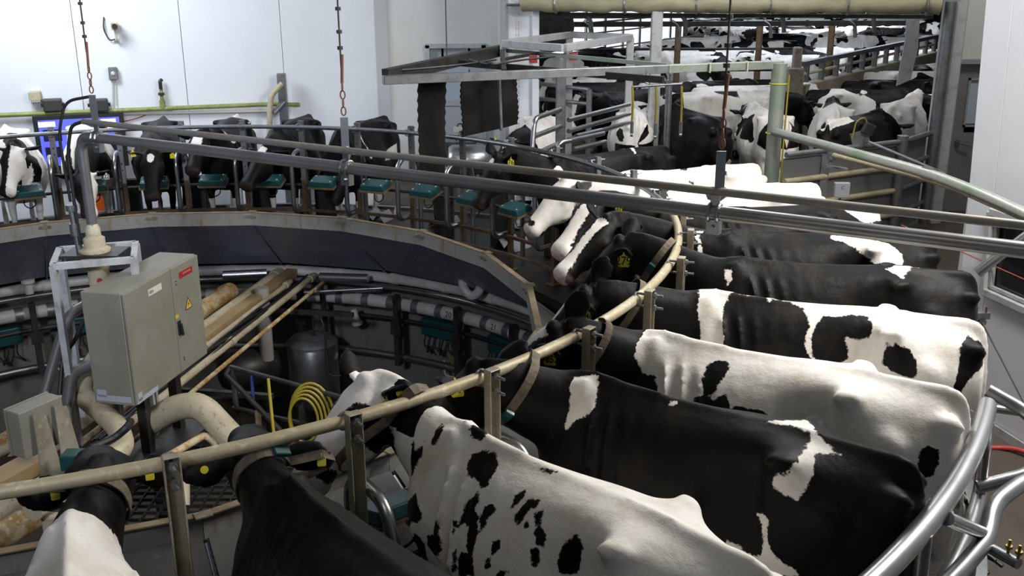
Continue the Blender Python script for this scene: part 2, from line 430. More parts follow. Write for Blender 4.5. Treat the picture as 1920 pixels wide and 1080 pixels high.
    for _ in range(nosmooth):
        acc = np.zeros_like(co)
        for k in range(3):
            acc[:, k] = np.bincount(ed[:, 0], co[ed[:, 1], k], nv)+np.bincount(ed[:, 1], co[ed[:, 0], k], nv)
        co += (acc/deg-co)*.6*soft
    # pull nostrils in and eye sockets
    for s in (-1, 1):
        c = np.array(hl(.532, .040*s, -.045)); dd = np.linalg.norm(co-c, axis=1)
        co -= np.array(d)*(np.clip(1-dd/.024, 0, 1)[:, None]*.022)
    co[:, 2] = np.maximum(co[:, 2], 0)
    me2.vertices.foreach_set('co', co.ravel())
    me2.polygons.foreach_set('use_smooth', [True]*len(me2.polygons))
    me2.materials.clear(); me2.materials.append(M['coat'])
    me2.update()
    return dict(mesh=me2, co=co, poll=poll_, d=d, sd=sd, u=u, hl=hl, npts=[np.array(p) for p in pts], nwh=wh, H=H)

def poly_sd(px, py, poly):
    """signed distance (positive inside) of points to a polygon"""
    n = len(poly); inside = np.zeros(len(px), bool); dist = np.full(len(px), 1e9)
    for i in range(n):
        x0, y0 = poly[i]; x1, y1 = poly[(i+1) % n]
        c = (y0 > py) != (y1 > py)
        with np.errstate(divide='ignore', invalid='ignore'):
            xi = (x1-x0)*(py-y0)/(y1-y0+1e-12)+x0
        inside ^= c & (px < xi)
        dx, dy = x1-x0, y1-y0; t = np.clip(((px-x0)*dx+(py-y0)*dy)/(dx*dx+dy*dy+1e-12), 0, 1)
        dist = np.minimum(dist, np.hypot(px-x0-t*dx, py-y0-t*dy))
    return np.where(inside, dist, -dist)
def flat(co):
    """hide coordinates: along the body, and around it from the spine (+ on the left side)"""
    zc = 1.02+np.clip((co[:, 0]-1.6)*.25, 0, .15)
    ang = np.arctan2(co[:, 1], np.maximum(co[:, 2]-zc, -1e9))
    return co[:, 0], ang*.36
def paint(cm, base=-1, patches=(), head='black', seed=0, blobs=0, bsize=(.1, .22), legs=None, neck=None, rump=None, pink=True):
    """coat > 0 black, < 0 white.  patches: (sign, polygon in hide coordinates)"""
    co = cm['co']; me = cm['mesh']; nv = len(co)
    x, s = flat(co); f = np.full(nv, .2*base)
    rnd = random.Random(seed)
    # distance-like low noise for random blobs
    if blobs:
        for _ in range(blobs):
            cx = rnd.uniform(-.05, 1.75); cs = rnd.uniform(-.8, .8); r1 = rnd.uniform(*bsize); r2 = r1*rnd.uniform(.7, 1.6); a = rnd.uniform(0, PI)
            dx = (x-cx)*math.cos(a)+(s-cs)*math.sin(a); ds = -(x-cx)*math.sin(a)+(s-cs)*math.cos(a)
            wob = .25*np.sin(dx*17+rnd.uniform(0, 6))+.2*np.sin(ds*23+rnd.uniform(0, 6))
            dd = (1-np.hypot(dx/r1, ds/r2)*(1+wob*.6))*min(r1, r2)
            f = np.maximum(f, dd) if base < 0 else np.minimum(f, -dd)
    for sg, pl in patches:
        dd = poly_sd(x, s, pl)
        f = np.maximum(f, dd) if sg > 0 else np.minimum(f, -dd)
    # legs below the knee / belly
    lz = co[:, 2]
    if legs is not None:        # height under which legs and belly are white
        g = (lz-legs)*1.0; f = np.where(lz < legs+.2, np.minimum(f, np.maximum(g, -.2)), f)
    # head and neck: in the frame of the head
    rel = co-np.array(cm['poll']); rel = rel/HS; hx = rel@np.array(cm['d']); hy = rel@np.array(cm['sd']); hz = rel@np.array(cm['u'])
    # nearest parameter along the neck
    NP = np.array(cm['npts']); dn = np.linalg.norm(co[:, None, :]-NP[None], axis=2); tn = dn.argmin(1)/12.
    front = (x > 1.62); ay0 = np.abs(hy)
    ishead = ((hx > -.03-.2*(ay0 > .12)) & (np.linalg.norm(rel, axis=1) < .75) & front & (np.abs(hy) < .32) & (hz > -.34)) | (front & (np.linalg.norm(rel, axis=1) < .19))
    if neck is not None:        # neck colour: (sign, t0, t1)
        for sg, t0, t1 in neck:
            dd = np.minimum(tn-t0, t1-tn)*.8
            dd = np.where(front, dd, -.2)
            dd = np.where(x < 1.7, np.minimum(dd, (x-1.62)), dd)
            f = np.maximum(f, dd) if sg > 0 else np.minimum(f, -dd)
    hf = None
    ay = np.abs(hy); top = hz > -.055
    if head == 'black': hf = np.full(nv, .2)
    elif head == 'white': hf = np.maximum(np.full(nv, -.2), .05-np.hypot(hx-.16, (ay-.11)))
    elif head == 'purewhite': hf = np.full(nv, -.2); hf = np.maximum(hf, .03-np.hypot(hx-.45, ay-.03))
    elif head == 'blaze': hf = np.where(hz > -.10, ay-(.030+.03*np.clip((hx-.3)*4, 0, 1)+.03*np.clip((.12-hx)*8, 0, 1)*(hx > .0)), .2); hf = np.where(hx < .02, .05, hf)
    elif head == 'wide': hf = np.where(hz > -.12, ay-(.050+.03*np.clip((hx-.3)*4, 0, 1)), .1); hf = np.where(hx > .40, np.minimum(hf, .42-hx), hf); hf = np.where(hx < .0, .05, hf)
    elif head == 'star': hf = np.hypot((hx-.09)*.9, ay*1.2)-.045; hf = np.where(hz < -.08, .1, hf)
    elif head == 'square': hf = np.where(hz > -.12, np.maximum(ay-.055, np.abs(hx-.10)-.085), .1)
    elif head == 'eyepatch': hf = -.2+0*hx; hf = np.maximum(hf, .072-np.hypot(hx-.15, (ay-.12)*.9)); hf = np.maximum(hf, .03-np.hypot(hx-.40, ay-.07))
    elif head == 'half': hf = np.where(hz > -.2, -(hy-.01)*1.0, .1); hf = np.where(hx < 0, .05, hf)
    if head != 'none':
        # ears
        f = np.where(ishead, hf, f)
        earm = ishead & (ay > .128) & (hx < .09)
        f = np.where(earm, (-.1 if head == 'purewhite' else .1), f)
    # muzzle
    pink_a = np.zeros(nv)
    if pink: pink_a = np.clip((hx-.465)/.04, 0, 1)*ishead*(.5 if head in ('white', 'purewhite', 'blaze', 'wide', 'eyepatch') else .06)
    nz = [mnoise.noise(Vector(c)*22) for c in co] if nv < 4000 else None
    dirt = np.clip((.45-lz)/.4, 0, 1)*.75
    dirt = np.where(lz < .085, .97, dirt)
    # pinkish under the tail
    ta = np.clip(1-np.hypot((co[:, 0]+.02)*1.0, co[:, 1]*1.6, )/.09, 0, 1)*np.clip(1-abs(lz-1.17)/.13, 0, 1)
    pink_a = np.maximum(pink_a, ta*(.8 if base < 0 else .3))
    nost = np.zeros(nv)
    for sgn in (-1, 1):
        c = np.array(cm['hl'](.565, .036*sgn, -.045)); nost = np.maximum(nost, np.clip(1.6-np.linalg.norm(co-c, axis=1)/.013, 0, 1))
    dirt = np.maximum(dirt, nost); pink_a *= (1-nost)
    for nm, arr in (('coat', f), ('dirt', dirt), ('pink', pink_a)):
        if nm in me.attributes: me.attributes.remove(me.attributes[nm])
        a = me.attributes.new(nm, 'FLOAT', 'POINT'); a.data.foreach_set('value', np.clip(arr, -.2, 1).astype(np.float32))
    return cm
def text_mesh(name, s, size, mt, ext=.0006, bold=0.0):
    cu = bpy.data.curves.new(name, 'FONT'); cu.body = s; cu.size = size; cu.extrude = ext; cu.offset = bold
    cu.align_x = 'CENTER'; cu.align_y = 'CENTER'; cu.resolution_u = 3
    o = bpy.data.objects.new(name, cu); COL.objects.link(o)
    dg = bpy.context.evaluated_depsgraph_get(); dg.update()
    me = bpy.data.meshes.new_from_object(o.evaluated_get(dg)); me.name = name
    bpy.data.objects.remove(o); bpy.data.curves.remove(cu)
    me.materials.clear(); me.materials.append(mt)
    r = bpy.data.objects.new(name, me); COL.objects.link(r); return r
def basis(loc, xa, ya):
    xa = Vector(xa).normalized(); za = xa.cross(Vector(ya)).normalized(); ya = za.cross(xa)
    m = Matrix((xa, ya, za)).transposed().to_4x4(); m.translation = Vector(loc); return m
def ear_tag(cm, root, side, num=None, kind='flag', colr='tag_yellow', view=None, t=.55, sc=1.0, ear=(0, 0)):
    """yellow tag on an ear; lies on the front or back face of the ear"""
    d, sd, u, hl = cm['d'], cm['sd'], cm['u'], cm['hl']
    e0 = hl(.015, .085*side, -.04); ed = (sd*side+u*(ear[0]-.15)+d*(ear[1]-.28)).normalized()
    ew = (d*.35+u*.95); ew = (ew-ed*ew.dot(ed)).normalized(); en = ed.cross(ew)
    # face towards 'view' (a point in the cow's frame)
    c = e0+ed*(.235*t)
    vd = (Vector(view)-c).normalized() if view else d
    if en.dot(vd) < 0: en = -en
    nrm = (en*.4+vd*.9).normalized()
    dn = Vector((0, 0, -1)); dn = (dn-nrm*dn.dot(nrm)).normalized(); xr = (-dn).cross(nrm).normalized()
    c = c+nrm*.045
    if kind == 'button':
        mb = MB(); mb.disc(c, nrm, .017*sc, .006, 14); return mb.build('ear_tag', M[colr], root)
    w, h = .032*sc, .040*sc
    sh = [(-.35, .55), (-.12, .75), (-.12, 1.25), (.12, 1.25), (.12, .75), (.35, .55), (1, .2), (1, -1), (.8, -1.2), (-.8, -1.2), (-1, -1), (-1, .2)]
    mb = MB(); mb.poly([c+xr*(a*w)-dn*(b*h)+dn*h*.9-nrm*.0015 for a, b in sh], nrm*.003)
    tg = mb.build('ear_tag', M[colr], root, bevel=.0008)
    if num:
        t_ = text_mesh('tag_number', num, h*(1.5 if len(num) < 4 else 1.15), M['ink'], bold=.0006)
        t_.parent = tg; t_.matrix_basis = basis(c+dn*h*1.22+nrm*.0030, xr, -dn); t_.scale = (1, 1.25, 1)
    return tg
def collar(cm, root, t=.62, box=None, boxcol='teal'):
    k = t*12; i = int(k); fr = k-i
    P = Vector(cm['npts'][i])*(1-fr)+Vector(cm['npts'][i+1])*fr
    T = (Vector(cm['npts'][i+1])-Vector(cm['npts'][i])).normalized()
    T = (T+Vector((0, 0, .25))).normalized()
    w, h = cm['nwh'][i]; sd = T.cross(Vector((0, 0, 1))).normalized(); u = sd.cross(T)
    vs = []; fs = []; n = 36
    # snug: radial extent measured on the hide itself
    co = cm['co']; rel = co-np.array(P); ax = rel@np.array(T); near = (np.abs(ax) < .035) & (np.linalg.norm(rel, axis=1) < .38)
    q = rel[near]; ay = q@np.array(sd); az = q@np.array(u); aa = np.arctan2(az, ay); rr = np.hypot(ay, az)
    rad = []
    for a_ in range(n):
        a = 2*PI*a_/n-PI; dlt = np.abs((aa-a+PI) % (2*PI)-PI) < .16
        rad.append(rr[dlt].max() if dlt.any() else max(w, h))
    rad = np.array(rad); rad = (np.roll(rad, 1)+rad*2+np.roll(rad, -1))/4+.008
    for a_ in range(n):
        a = 2*PI*a_/n-PI; dirv = sd*math.cos(a)+u*math.sin(a)
        for off, e in ((-.024, 0), (.024, 0), (.024, .006), (-.024, .006)):
            vs.append(P+dirv*(rad[a_]+e)+T*off)
    for a_ in range(n):
        b_ = (a_+1) % n
        for k in range(4): fs.append((a_*4+k, a_*4+(k+1) % 4, b_*4+(k+1) % 4, b_*4+k))
    mb = MB(); mb.add(vs, fs); c = mb.build('collar', M['collar'], root, smooth=False)
    if box is not None:
        a = box; idx = int(round((a+PI)/(2*PI)*n)) % n; dirv = sd*math.cos(a)+u*math.sin(a); tg = T.cross(dirv)
        bx = MB(); bx.box(P+dirv*(rad[idx]+.014), (.052, .075, .024), Matrix((T, tg, dirv)).transposed())
        bx.build('collar_tag', M[boxcol], c, bevel=.004)
    return c
def add_cow(cm, label, group, loc, rz, parts=True):
    root = empty('cow', loc, rz); tag(root, label, 'cow', group)
    b = bpy.data.objects.new('body', cm['mesh']); COL.objects.link(b); b.parent = root
    if parts:
        for s in (-1, 1):
            mb = MB(); ellip(mb, cm['hl'](.158, .106*s, -.055), (.026, .015, .021), cm['H'], 12)
            mb.build('eye', M['eye'], root, smooth=True)
    return root
# ================================================================ materials of the place
M['white_wall'] = mat('white_wall_panel', (.80, .82, .86), .45, noise=[(1.2, .4, .7, (.76, .78, .82)), (26, .735, .76, (.30, .27, .24))])
M['white_wall_b'] = mat('white_wall_warm', (.66, .67, .66), .5, noise=[(.8, .4, .7, (.60, .59, .54)), (18, .74, .77, (.25, .2, .15))])
M['grey_paint'] = mat('grey_painted_trim', (.30, .31, .33), .5)
M['door_paint'] = mat('door_paint', (.22, .22, .22), .5, noise=[(3, .4, .7, (.17, .165, .16))])
M['glass'] = mat('window_glass', (.45, .52, .58), .15)
M['dark_glass'] = mat('dark_window_glass', (.012, .015, .017), .08)
M['op_floor'] = mat('speckled_brown_floor', (.085, .065, .05), .75, noise=[(60, .45, .65, (.05, .037, .03)), (2, .4, .7, (.06, .05, .04))], bump=(90, .3))
M['concrete'] = mat('concrete', (.33, .29, .22), .85, noise=[(1.5, .35, .7, (.22, .19, .14)), (14, .5, .75, (.14, .115, .085))], bump=(20, .3))
M['pen_floor'] = mat('pen_floor', (.07, .055, .04), .8, noise=[(3, .4, .7, (.04, .03, .022))])
M['deck'] = mat('wet_rubber_deck', (.014, .013, .012), .38, spec=.22, noise=[(3, .35, .7, (.026, .021, .016)), (70, .68, .73, (.10, .095, .09))], bump=(60, .5))
M['steel'] = mat('galvanised_steel', (.27, .28, .29), .42, .8, noise=[(9, .45, .7, (.18, .18, .18)), (30, .60, .75, (.16, .12, .08))])
M['post_dusty'] = mat('dusty_post', (.34, .31, .23), .55, .3, noise=[(7, .42, .65, (.24, .21, .15)), (22, .55, .72, (.42, .39, .31))])
M['stainless'] = mat('stainless_tube', (.40, .41, .42), .30, .95, noise=[(6, .5, .8, (.28, .27, .25))])
M['boom'] = mat('grey_boom_pipe', (.30, .30, .31), .35, .7, noise=[((3, 3, 3), .45, .7, (.24, .23, .21)), (22, .6, .8, (.34, .28, .19))])
M['rail_dirty'] = mat('dusty_rail', (.42, .37, .25), .55, .25, noise=[(5, .42, .65, (.38, .31, .18)), (24, .55, .7, (.58, .54, .42))])
M['rust'] = mat('rusty_steel', (.075, .048, .028), .75, .2, noise=[(9, .4, .65, (.12, .07, .032)), (30, .55, .7, (.07, .045, .03))], bump=(40, .3))
M['kerb'] = mat('painted_kerb_steel', (.25, .25, .235), .55, .0, noise=[(4, .45, .7, (.19, .185, .16)), ((16, 16, 3), .56, .70, (.20, .13, .07))])
M['rust_grey'] = mat('stained_grey_steel', (.22, .20, .15), .6, .3, noise=[(14, .45, .7, (.13, .10, .05))])
M['kerb_top'] = mat('rusted_kerb_edge', (.17, .115, .06), .75, noise=[(8, .4, .65, (.24, .19, .12))])
M['cover'] = mat('grey_cover_sheet', (.055, .052, .046), .5, noise=[(3, .4, .7, (.035, .033, .03)), (18, .6, .75, (.09, .08, .065))])
M['skirt'] = mat('dark_blue_skirt_sheet', (.14, .15, .20), .38, .25, noise=[((34, 34, 4), .45, .75, (.24, .26, .33)), (2, .45, .7, (.10, .11, .15))], bump=((18), .2))  # paler streaks put the sheet's bluish sheen into its colour
M['cream'] = mat('cream_pvc', (.50, .44, .31), .5, noise=[(4, .4, .7, (.38, .32, .20)), (20, .58, .7, (.26, .18, .09))])
M['cream_rust'] = mat('rust_stained_pipe', (.50, .40, .24), .6, noise=[(7, .42, .56, (.34, .19, .05)), (25, .55, .7, (.60, .55, .42))])
M['pvc'] = mat('white_pvc', (.46, .44, .42), .4, noise=[(3, .45, .7, (.34, .32, .29)), (18, .62, .75, (.20, .16, .11))])
M['board'] = mat('tan_cable_duct', (.36, .25, .12), .6, noise=[((4, 4, 4), .4, .7, (.28, .19, .09))])
M['cabinet'] = mat('beige_cabinet_paint', (.235, .225, .18), .5, noise=[(2.2, .4, .75, (.185, .175, .13)), (15, .66, .72, (.34, .33, .30))])
M['cab_grey'] = mat('peeled_grey', (.36, .38, .42), .6)
M['black'] = mat('black_rubber', (.012, .012, .013), .5)
M['darksteel'] = mat('dark_steel', (.06, .058, .055), .45, .6, noise=[(8, .4, .7, (.03, .027, .024))])
M['mat_rubber'] = mat('hanging_rubber', (.006, .0055, .005), .85, noise=[(5, .42, .7, (.014, .011, .009))], spec=.25, bump=(45, .4))
M['white_steel'] = mat('white_painted_steel', (.44, .45, .46), .45, .1, noise=[(9, .5, .75, (.28, .27, .23))])
M['green_steel'] = mat('green_tinged_steel', (.27, .33, .27), .45, .4, noise=[(3, .38, .62, (.36, .37, .34)), (14, .55, .7, (.20, .30, .16))])
M['algae_pipe'] = mat('mossy_green_pipe', (.23, .27, .07), .55, .2, noise=[(6, .4, .65, (.33, .36, .14)), (20, .55, .7, (.12, .13, .05))])
M['yellow_hose'] = mat('yellow_hose', (.32, .25, .02), .5)
M['red_hose'] = mat('red_hose', (.42, .045, .035), .4)
M['blue_hose'] = mat('blue_hose', (.02, .03, .16), .5)
M['rope'] = mat('wire_rope', (.05, .045, .04), .7)
M['chain_rust'] = mat('rusty_chain', (.22, .10, .06), .7, .3)
M['curtain'] = mat('rolled_curtain', (.34, .32, .21), .6, noise=[((2, 2, 6), .4, .7, (.25, .23, .14))], bump=(9, .5))
M['red'] = mat('red_sticker', (.32, .02, .02), .5)
M['warn'] = mat('warning_yellow', (.62, .42, .04), .5)
M['label'] = mat('white_label', (.6, .58, .52), .5)
M['orange'] = mat('orange_apron', (.75, .13, .01), .6)
M['denim'] = mat('blue_cloth', (.02, .035, .11), .8)
M['wood'] = mat('weathered_wood', (.20, .13, .07), .75, noise=[((2, 20, 20), .4, .7, (.12, .075, .04))])
def emit(name, c, s):
    m = bpy.data.materials.new(name); m.use_nodes = True; b = m.node_tree.nodes['Principled BSDF']
    b.inputs['Base Color'].default_value = (*c, 1); b.inputs['Emission Color'].default_value = (*c, 1); b.inputs['Emission Strength'].default_value = s
    b.inputs['Roughness'].default_value = .3; return m
M['screen'] = emit('screen_blue', (.09, .11, .62), .85); M['screen_w'] = emit('screen_white', (.65, .7, 1), 1.0); M['screen_d'] = emit('screen_dark', (.01, .012, .05), .3)
M['daylight'] = emit('daylight_sheet', (.86, .93, 1.0), 1.1)
def struct(o): o['kind'] = 'structure'; return o
def wallbox(name, a, b, z0, z1, th, m, side=1):
    """wall slab on the line a-b, thickness to one side"""
    a = Vector((*a, 0)); b = Vector((*b, 0)); n = (b-a).cross(Vector((0, 0, 1))).normalized()*th*side
    mb = MB(); mb.poly([a+V(0, 0, z0), b+V(0, 0, z0), b+n+V(0, 0, z0), a+n+V(0, 0, z0)], (0, 0, z1-z0)); return struct(mb.build(name, m))

# ================================================================ the room
OPZ = -.9
def build_room():
    # operator floor around the platform, with the circular hole
    mb = MB(); n = 60; vs = []; fs = []
    for i in range(n):
        a = 2*PI*i/n; ca, sn = math.cos(a), math.sin(a); k = 13.0/max(abs(ca), abs(sn))
        vs += [pol(6.9, a, OPZ), (CX+ca*k, CY+sn*k, OPZ), (CX+ca*k, CY+sn*k, OPZ-.1), pol(6.9, a, OPZ-.1)]
    for i in range(n):
        for k in range(4): j = (i+1) % n; fs.append((i*4+k, i*4+(k+1) % 4, j*4+(k+1) % 4, j*4+k))
    mb.add(vs, fs); struct(mb.build('floor', M['op_floor']))
    mb = MB(); mb.lathe((CX, CY, -2.5), [(6.85, 0), (6.85, .1)], 64); struct(mb.build('floor', M['pen_floor']))
    mb = MB(); mb.ring(5.15, 5.35, -2.4, -.45, 0, 2*PI, 80); struct(mb.build('wall_pit', mat('pit_wall', (.13, .125, .115), .7, noise=[(1, .4, .7, (.12, .115, .10)), ((5, 5, 1.5), .5, .75, (.09, .08, .06))])))
    mb = MB(); mb.ring(6.86, 6.9, -2.4, OPZ, 0, 2*PI, 80); struct(mb.build('wall_ring', M['concrete']))
    # left wall (slightly oblique), corner at pixel column 708
    A = (-12.5, 13.55); B = (-2.29, 17.35); d = Vector((B[0]-A[0], B[1]-A[1], 0)); L_ = d.length; d.normalize(); nn = Vector((-d.y, d.x, 0))
    npan = 7; w_ = L_/npan
    for k in range(npan):
        p0 = Vector((*A, 0))+d*(w_*k+.004); p1 = Vector((*A, 0))+d*(w_*(k+1)-.004)
        mb = MB(); mb.poly([p0+V(0, 0, OPZ), p1+V(0, 0, OPZ), p1+nn*.12+V(0, 0, OPZ), p0+nn*.12+V(0, 0, OPZ)], (0, 0, 6.9))
        o = struct(mb.build('wall_left', M['white_wall'], bevel=.003))
    mb = MB(); mb.poly([Vector((*A, OPZ))+nn*.1, Vector((*B, OPZ))+nn*.1, Vector((*B, OPZ))+nn*.3, Vector((*A, OPZ))+nn*.3], (0, 0, 6.9)); struct(mb.build('wall_left', M['white_wall']))
    # return of that wall, then the door wall and the pier left of the opening
    wallbox('wall_back', (-2.29, 17.35), (-2.0, 17.75), OPZ, 6, .2, M['white_wall'], -1)
    # door wall with a hole for door_1
    yb = 17.6; x0, x1 = -1.45, -.45
    for (a, b, z0, z1) in ((-2.3, x0, OPZ, 6), (x1, .3, OPZ, 6), (x0, x1, 2.16, 6)):
        wallbox('wall_back', (a, yb), (b, yb), z0, z1, .15, M['white_wall_b'], -1)
    wallbox('wall_back', (-.08, 17.6), (-.08, 15.1), OPZ, 6, .1, M['white_wall_b'], 1)
    mb = MB(); mb.box((.14, 15.15, 2.5), (.42, .3, 7)); mb.box((.36, 15.08, 2.5), (.10, .38, 7)); struct(mb.build('wall_pier', M['white_wall'], bevel=.006))
    mb = MB(); mb.box((-.06, 14.96, 2.5), (.05, .08, 7)); struct(mb.build('trim_1', M['grey_paint']))
    # door_1
    dr = struct(empty('door_1', ((x0+x1)/2, yb, 0)))
    mb = MB()
    for s in (-1, 1): mb.box((s*.48, 0, .62), (.07, .2, 3.05))
    mb.box((0, 0, 2.13), (1.03, .2, .07)); mb.build('door_frame', M['white_steel'], dr)
    mb = MB()
    mb.box((0, .05, .1), (.9, .045, 2.0)); mb.box((-.33, .05, 1.6), (.24, .045, 1.0)); mb.box((.33, .05, 1.6), (.24, .045, 1.0)); mb.box((0, .05, 1.98), (.5, .045, .24)); mb.box((0, .05, 1.15), (.5, .045, .12))
    mb.build('door_leaf', mat('white_door_leaf', (.42, .43, .45), .5), dr)
    mb = MB(); mb.box((0, .05, 1.54), (.42, .02, .66)); mb.build('window_pane', M['glass'], dr)
    # opening to the holding pen: right jamb, wall with door_2
    yo = 13.55
    mb = MB(); mb.box((5.86, yo+.1, 2.3), (.16, .42, 6.6)); struct(mb.build('trim_2', M['white_steel'], bevel=.02))
    mb = MB(); mb.tube([(5.70, yo-.1, -.4), (5.70, yo-.1, 2.95)], .075, 14); struct(mb.build('trim_2', M['steel'], smooth=True))
    wallbox('wall_right', (5.93, yo+.2), (6.02, 14.2), OPZ, 6, .1, M['white_wall_b'], 1)
    for (a, b, z0, z1) in ((5.97, 6.17, OPZ, 6), (6.17, 7.2, 2.15, 6), (7.2, 8.5, OPZ, 6)):
        wallbox('wall_right', (a, 14.2), (b, 14.2), z0, z1, .15, M['white_wall_b'], -1)
    dr = struct(empty('door_2', (6.68, 14.2, 0)))
    mb = MB()
    for s in (-1, 1): mb.box((s*.49, 0, 1.06), (.06, .22, 2.12))
    mb.box((0, 0, 2.13), (1.04, .22, .06)); mb.build('door_frame', M['grey_paint'], dr)
    mb = MB(); mb.box((0, .02, .63), (.92, .05, 1.26)); mb.box((-.36, .02, 1.68), (.2, .05, .84)); mb.box((.36, .02, 1.68), (.2, .05, .84)); mb.box((0, .02, 1.98), (.52, .05, .24)); mb.box((0, .02, 1.20), (.52, .05, .12)); mb.build('door_leaf', M['door_paint'], dr)
    mb = MB(); mb.box((0, .02, 1.56), (.50, .02, .62)); mb.build('window_pane', M['glass'], dr)
    mb = MB()
    for s in (-1, 1): mb.box((s*.27, -.01, 1.56), (.03, .03, .68)); mb.box((0, -.01, 1.56+s*.325), (.57, .03, .03))
    mb.build('pane_frame', M['grey_paint'], dr)
    mb = MB(); mb.disc((-.33, -.03, 1.0), (0, 1, 0), .035, .03); mb.tube(arcpts([(-.33, -.03, 1.0), (-.33, -.08, 1.0), (-.17, -.09, .96)], .03), .013, 8); mb.build('door_handle', M['steel'], dr, smooth=True)
    # right wall with window
    p0 = Vector((4.50, 9.45, 0)); p1 = Vector((6.3, 1.4, 0)); d = (p1-p0).normalized(); nn = Vector((-d.y, d.x, 0))
    if nn.x < 0: nn = -nn
    lean = V(-.18, 0, 0)
    def quad(s0, s1, z0, z1):
        def q(s, z): return p0+d*s+V(0, 0, z)+lean*((z-OPZ)/4)
        mb = MB(); a = [q(s0, z0), q(s1, z0), q(s1, z1), q(s0, z1)]; mb.poly(a, nn*.16); return mb
    win = (.36, 1.75, .42, 1.20)
    k = 0
    for (s0, s1, z0, z1) in ((0, win[0], OPZ, 4.5), (win[0], win[1], OPZ, win[2]), (win[0], win[1], win[3], 4.5), (win[1], 3.2, OPZ, 4.5), (3.2, 5.2, OPZ, 4.5), (5.2, 8.2, OPZ, 4.5)):
        struct(quad(s0+.002, s1-.002, z0, z1).build('wall_right', M['white_wall'], bevel=.003))
    wallbox('wall_right', (4.45, 9.45), (9, 9.6), OPZ, 4.5, .1, M['white_wall_b'], -1)
    mb = MB()
    for s in range(4):
        pass
    wd = struct(empty('window_1', p0+d*win[0]+V(0, 0, win[2])))
    def q(s, z, o=0): return d*s+V(0, 0, z)+lean*((z+win[2]-OPZ)/4)-nn*o
    ww, hh = win[1]-win[0], win[3]-win[2]
    mb = MB()
    for a, b in (((0, 0), (ww, 0)), ((ww, 0), (ww, hh)), ((ww, hh), (0, hh)), ((0, hh), (0, 0))): mb.bar(q(*a, .01), q(*b, .01), .07, .06, nn)
    mb.build('window_frame', M['white_steel'], wd, bevel=.006)
    mb = MB()
    for a, b in (((.06, .06), (ww-.06, .06)), ((ww-.06, .06), (ww-.06, hh-.06)), ((ww-.06, hh-.06), (.06, hh-.06)), ((.06, hh-.06), (.06, .06))): mb.bar(q(*a, -.02), q(*b, -.02), .03, .04, nn)
    mb.build('window_sash', M['white_steel'], wd)
    mb = MB(); mb.poly([q(.05, .05, -.05), q(ww-.05, .05, -.05), q(ww-.05, hh-.05, -.05), q(.05, hh-.05, -.05)], nn*.01); mb.build('window_pane', M['dark_glass'], wd)
    mb = MB(); mb.bar(p0+V(-.03, 0, OPZ+.04), p1+V(-.03, 0, OPZ+.04), .015, .09); struct(mb.build('baseboard_right', M['white_steel']))
    # entry floor between ring and opening, and the pen floor
    pts = [pol(6.92, sa(8.4)+(sa(14.6)-sa(8.4))*i/24, 0) for i in range(25)]
    pts = pts+[V(-2.0, 14.6, 0), V(-.05, 14.95, 0), V(9, 14.9, 0), V(9, 9.7, 0), V(4.4, 9.6, 0)]
    mb = MB(); mb.poly([p+V(0, 0, -.92) for p in pts], (0, 0, .92)); struct(mb.build('floor', M['pen_floor']))
    mb = MB(); mb.box((10, 34.7, -.1), (24, 40, .2)); struct(mb.build('floor', M['pen_floor']))
    # ceiling high above
    mb = MB(); mb.box((-2.5, 6.5, 5.7), (26, 23, .12)); struct(mb.build('ceiling', mat('white_ceiling', (.6, .6, .6), .6)))
build_room()

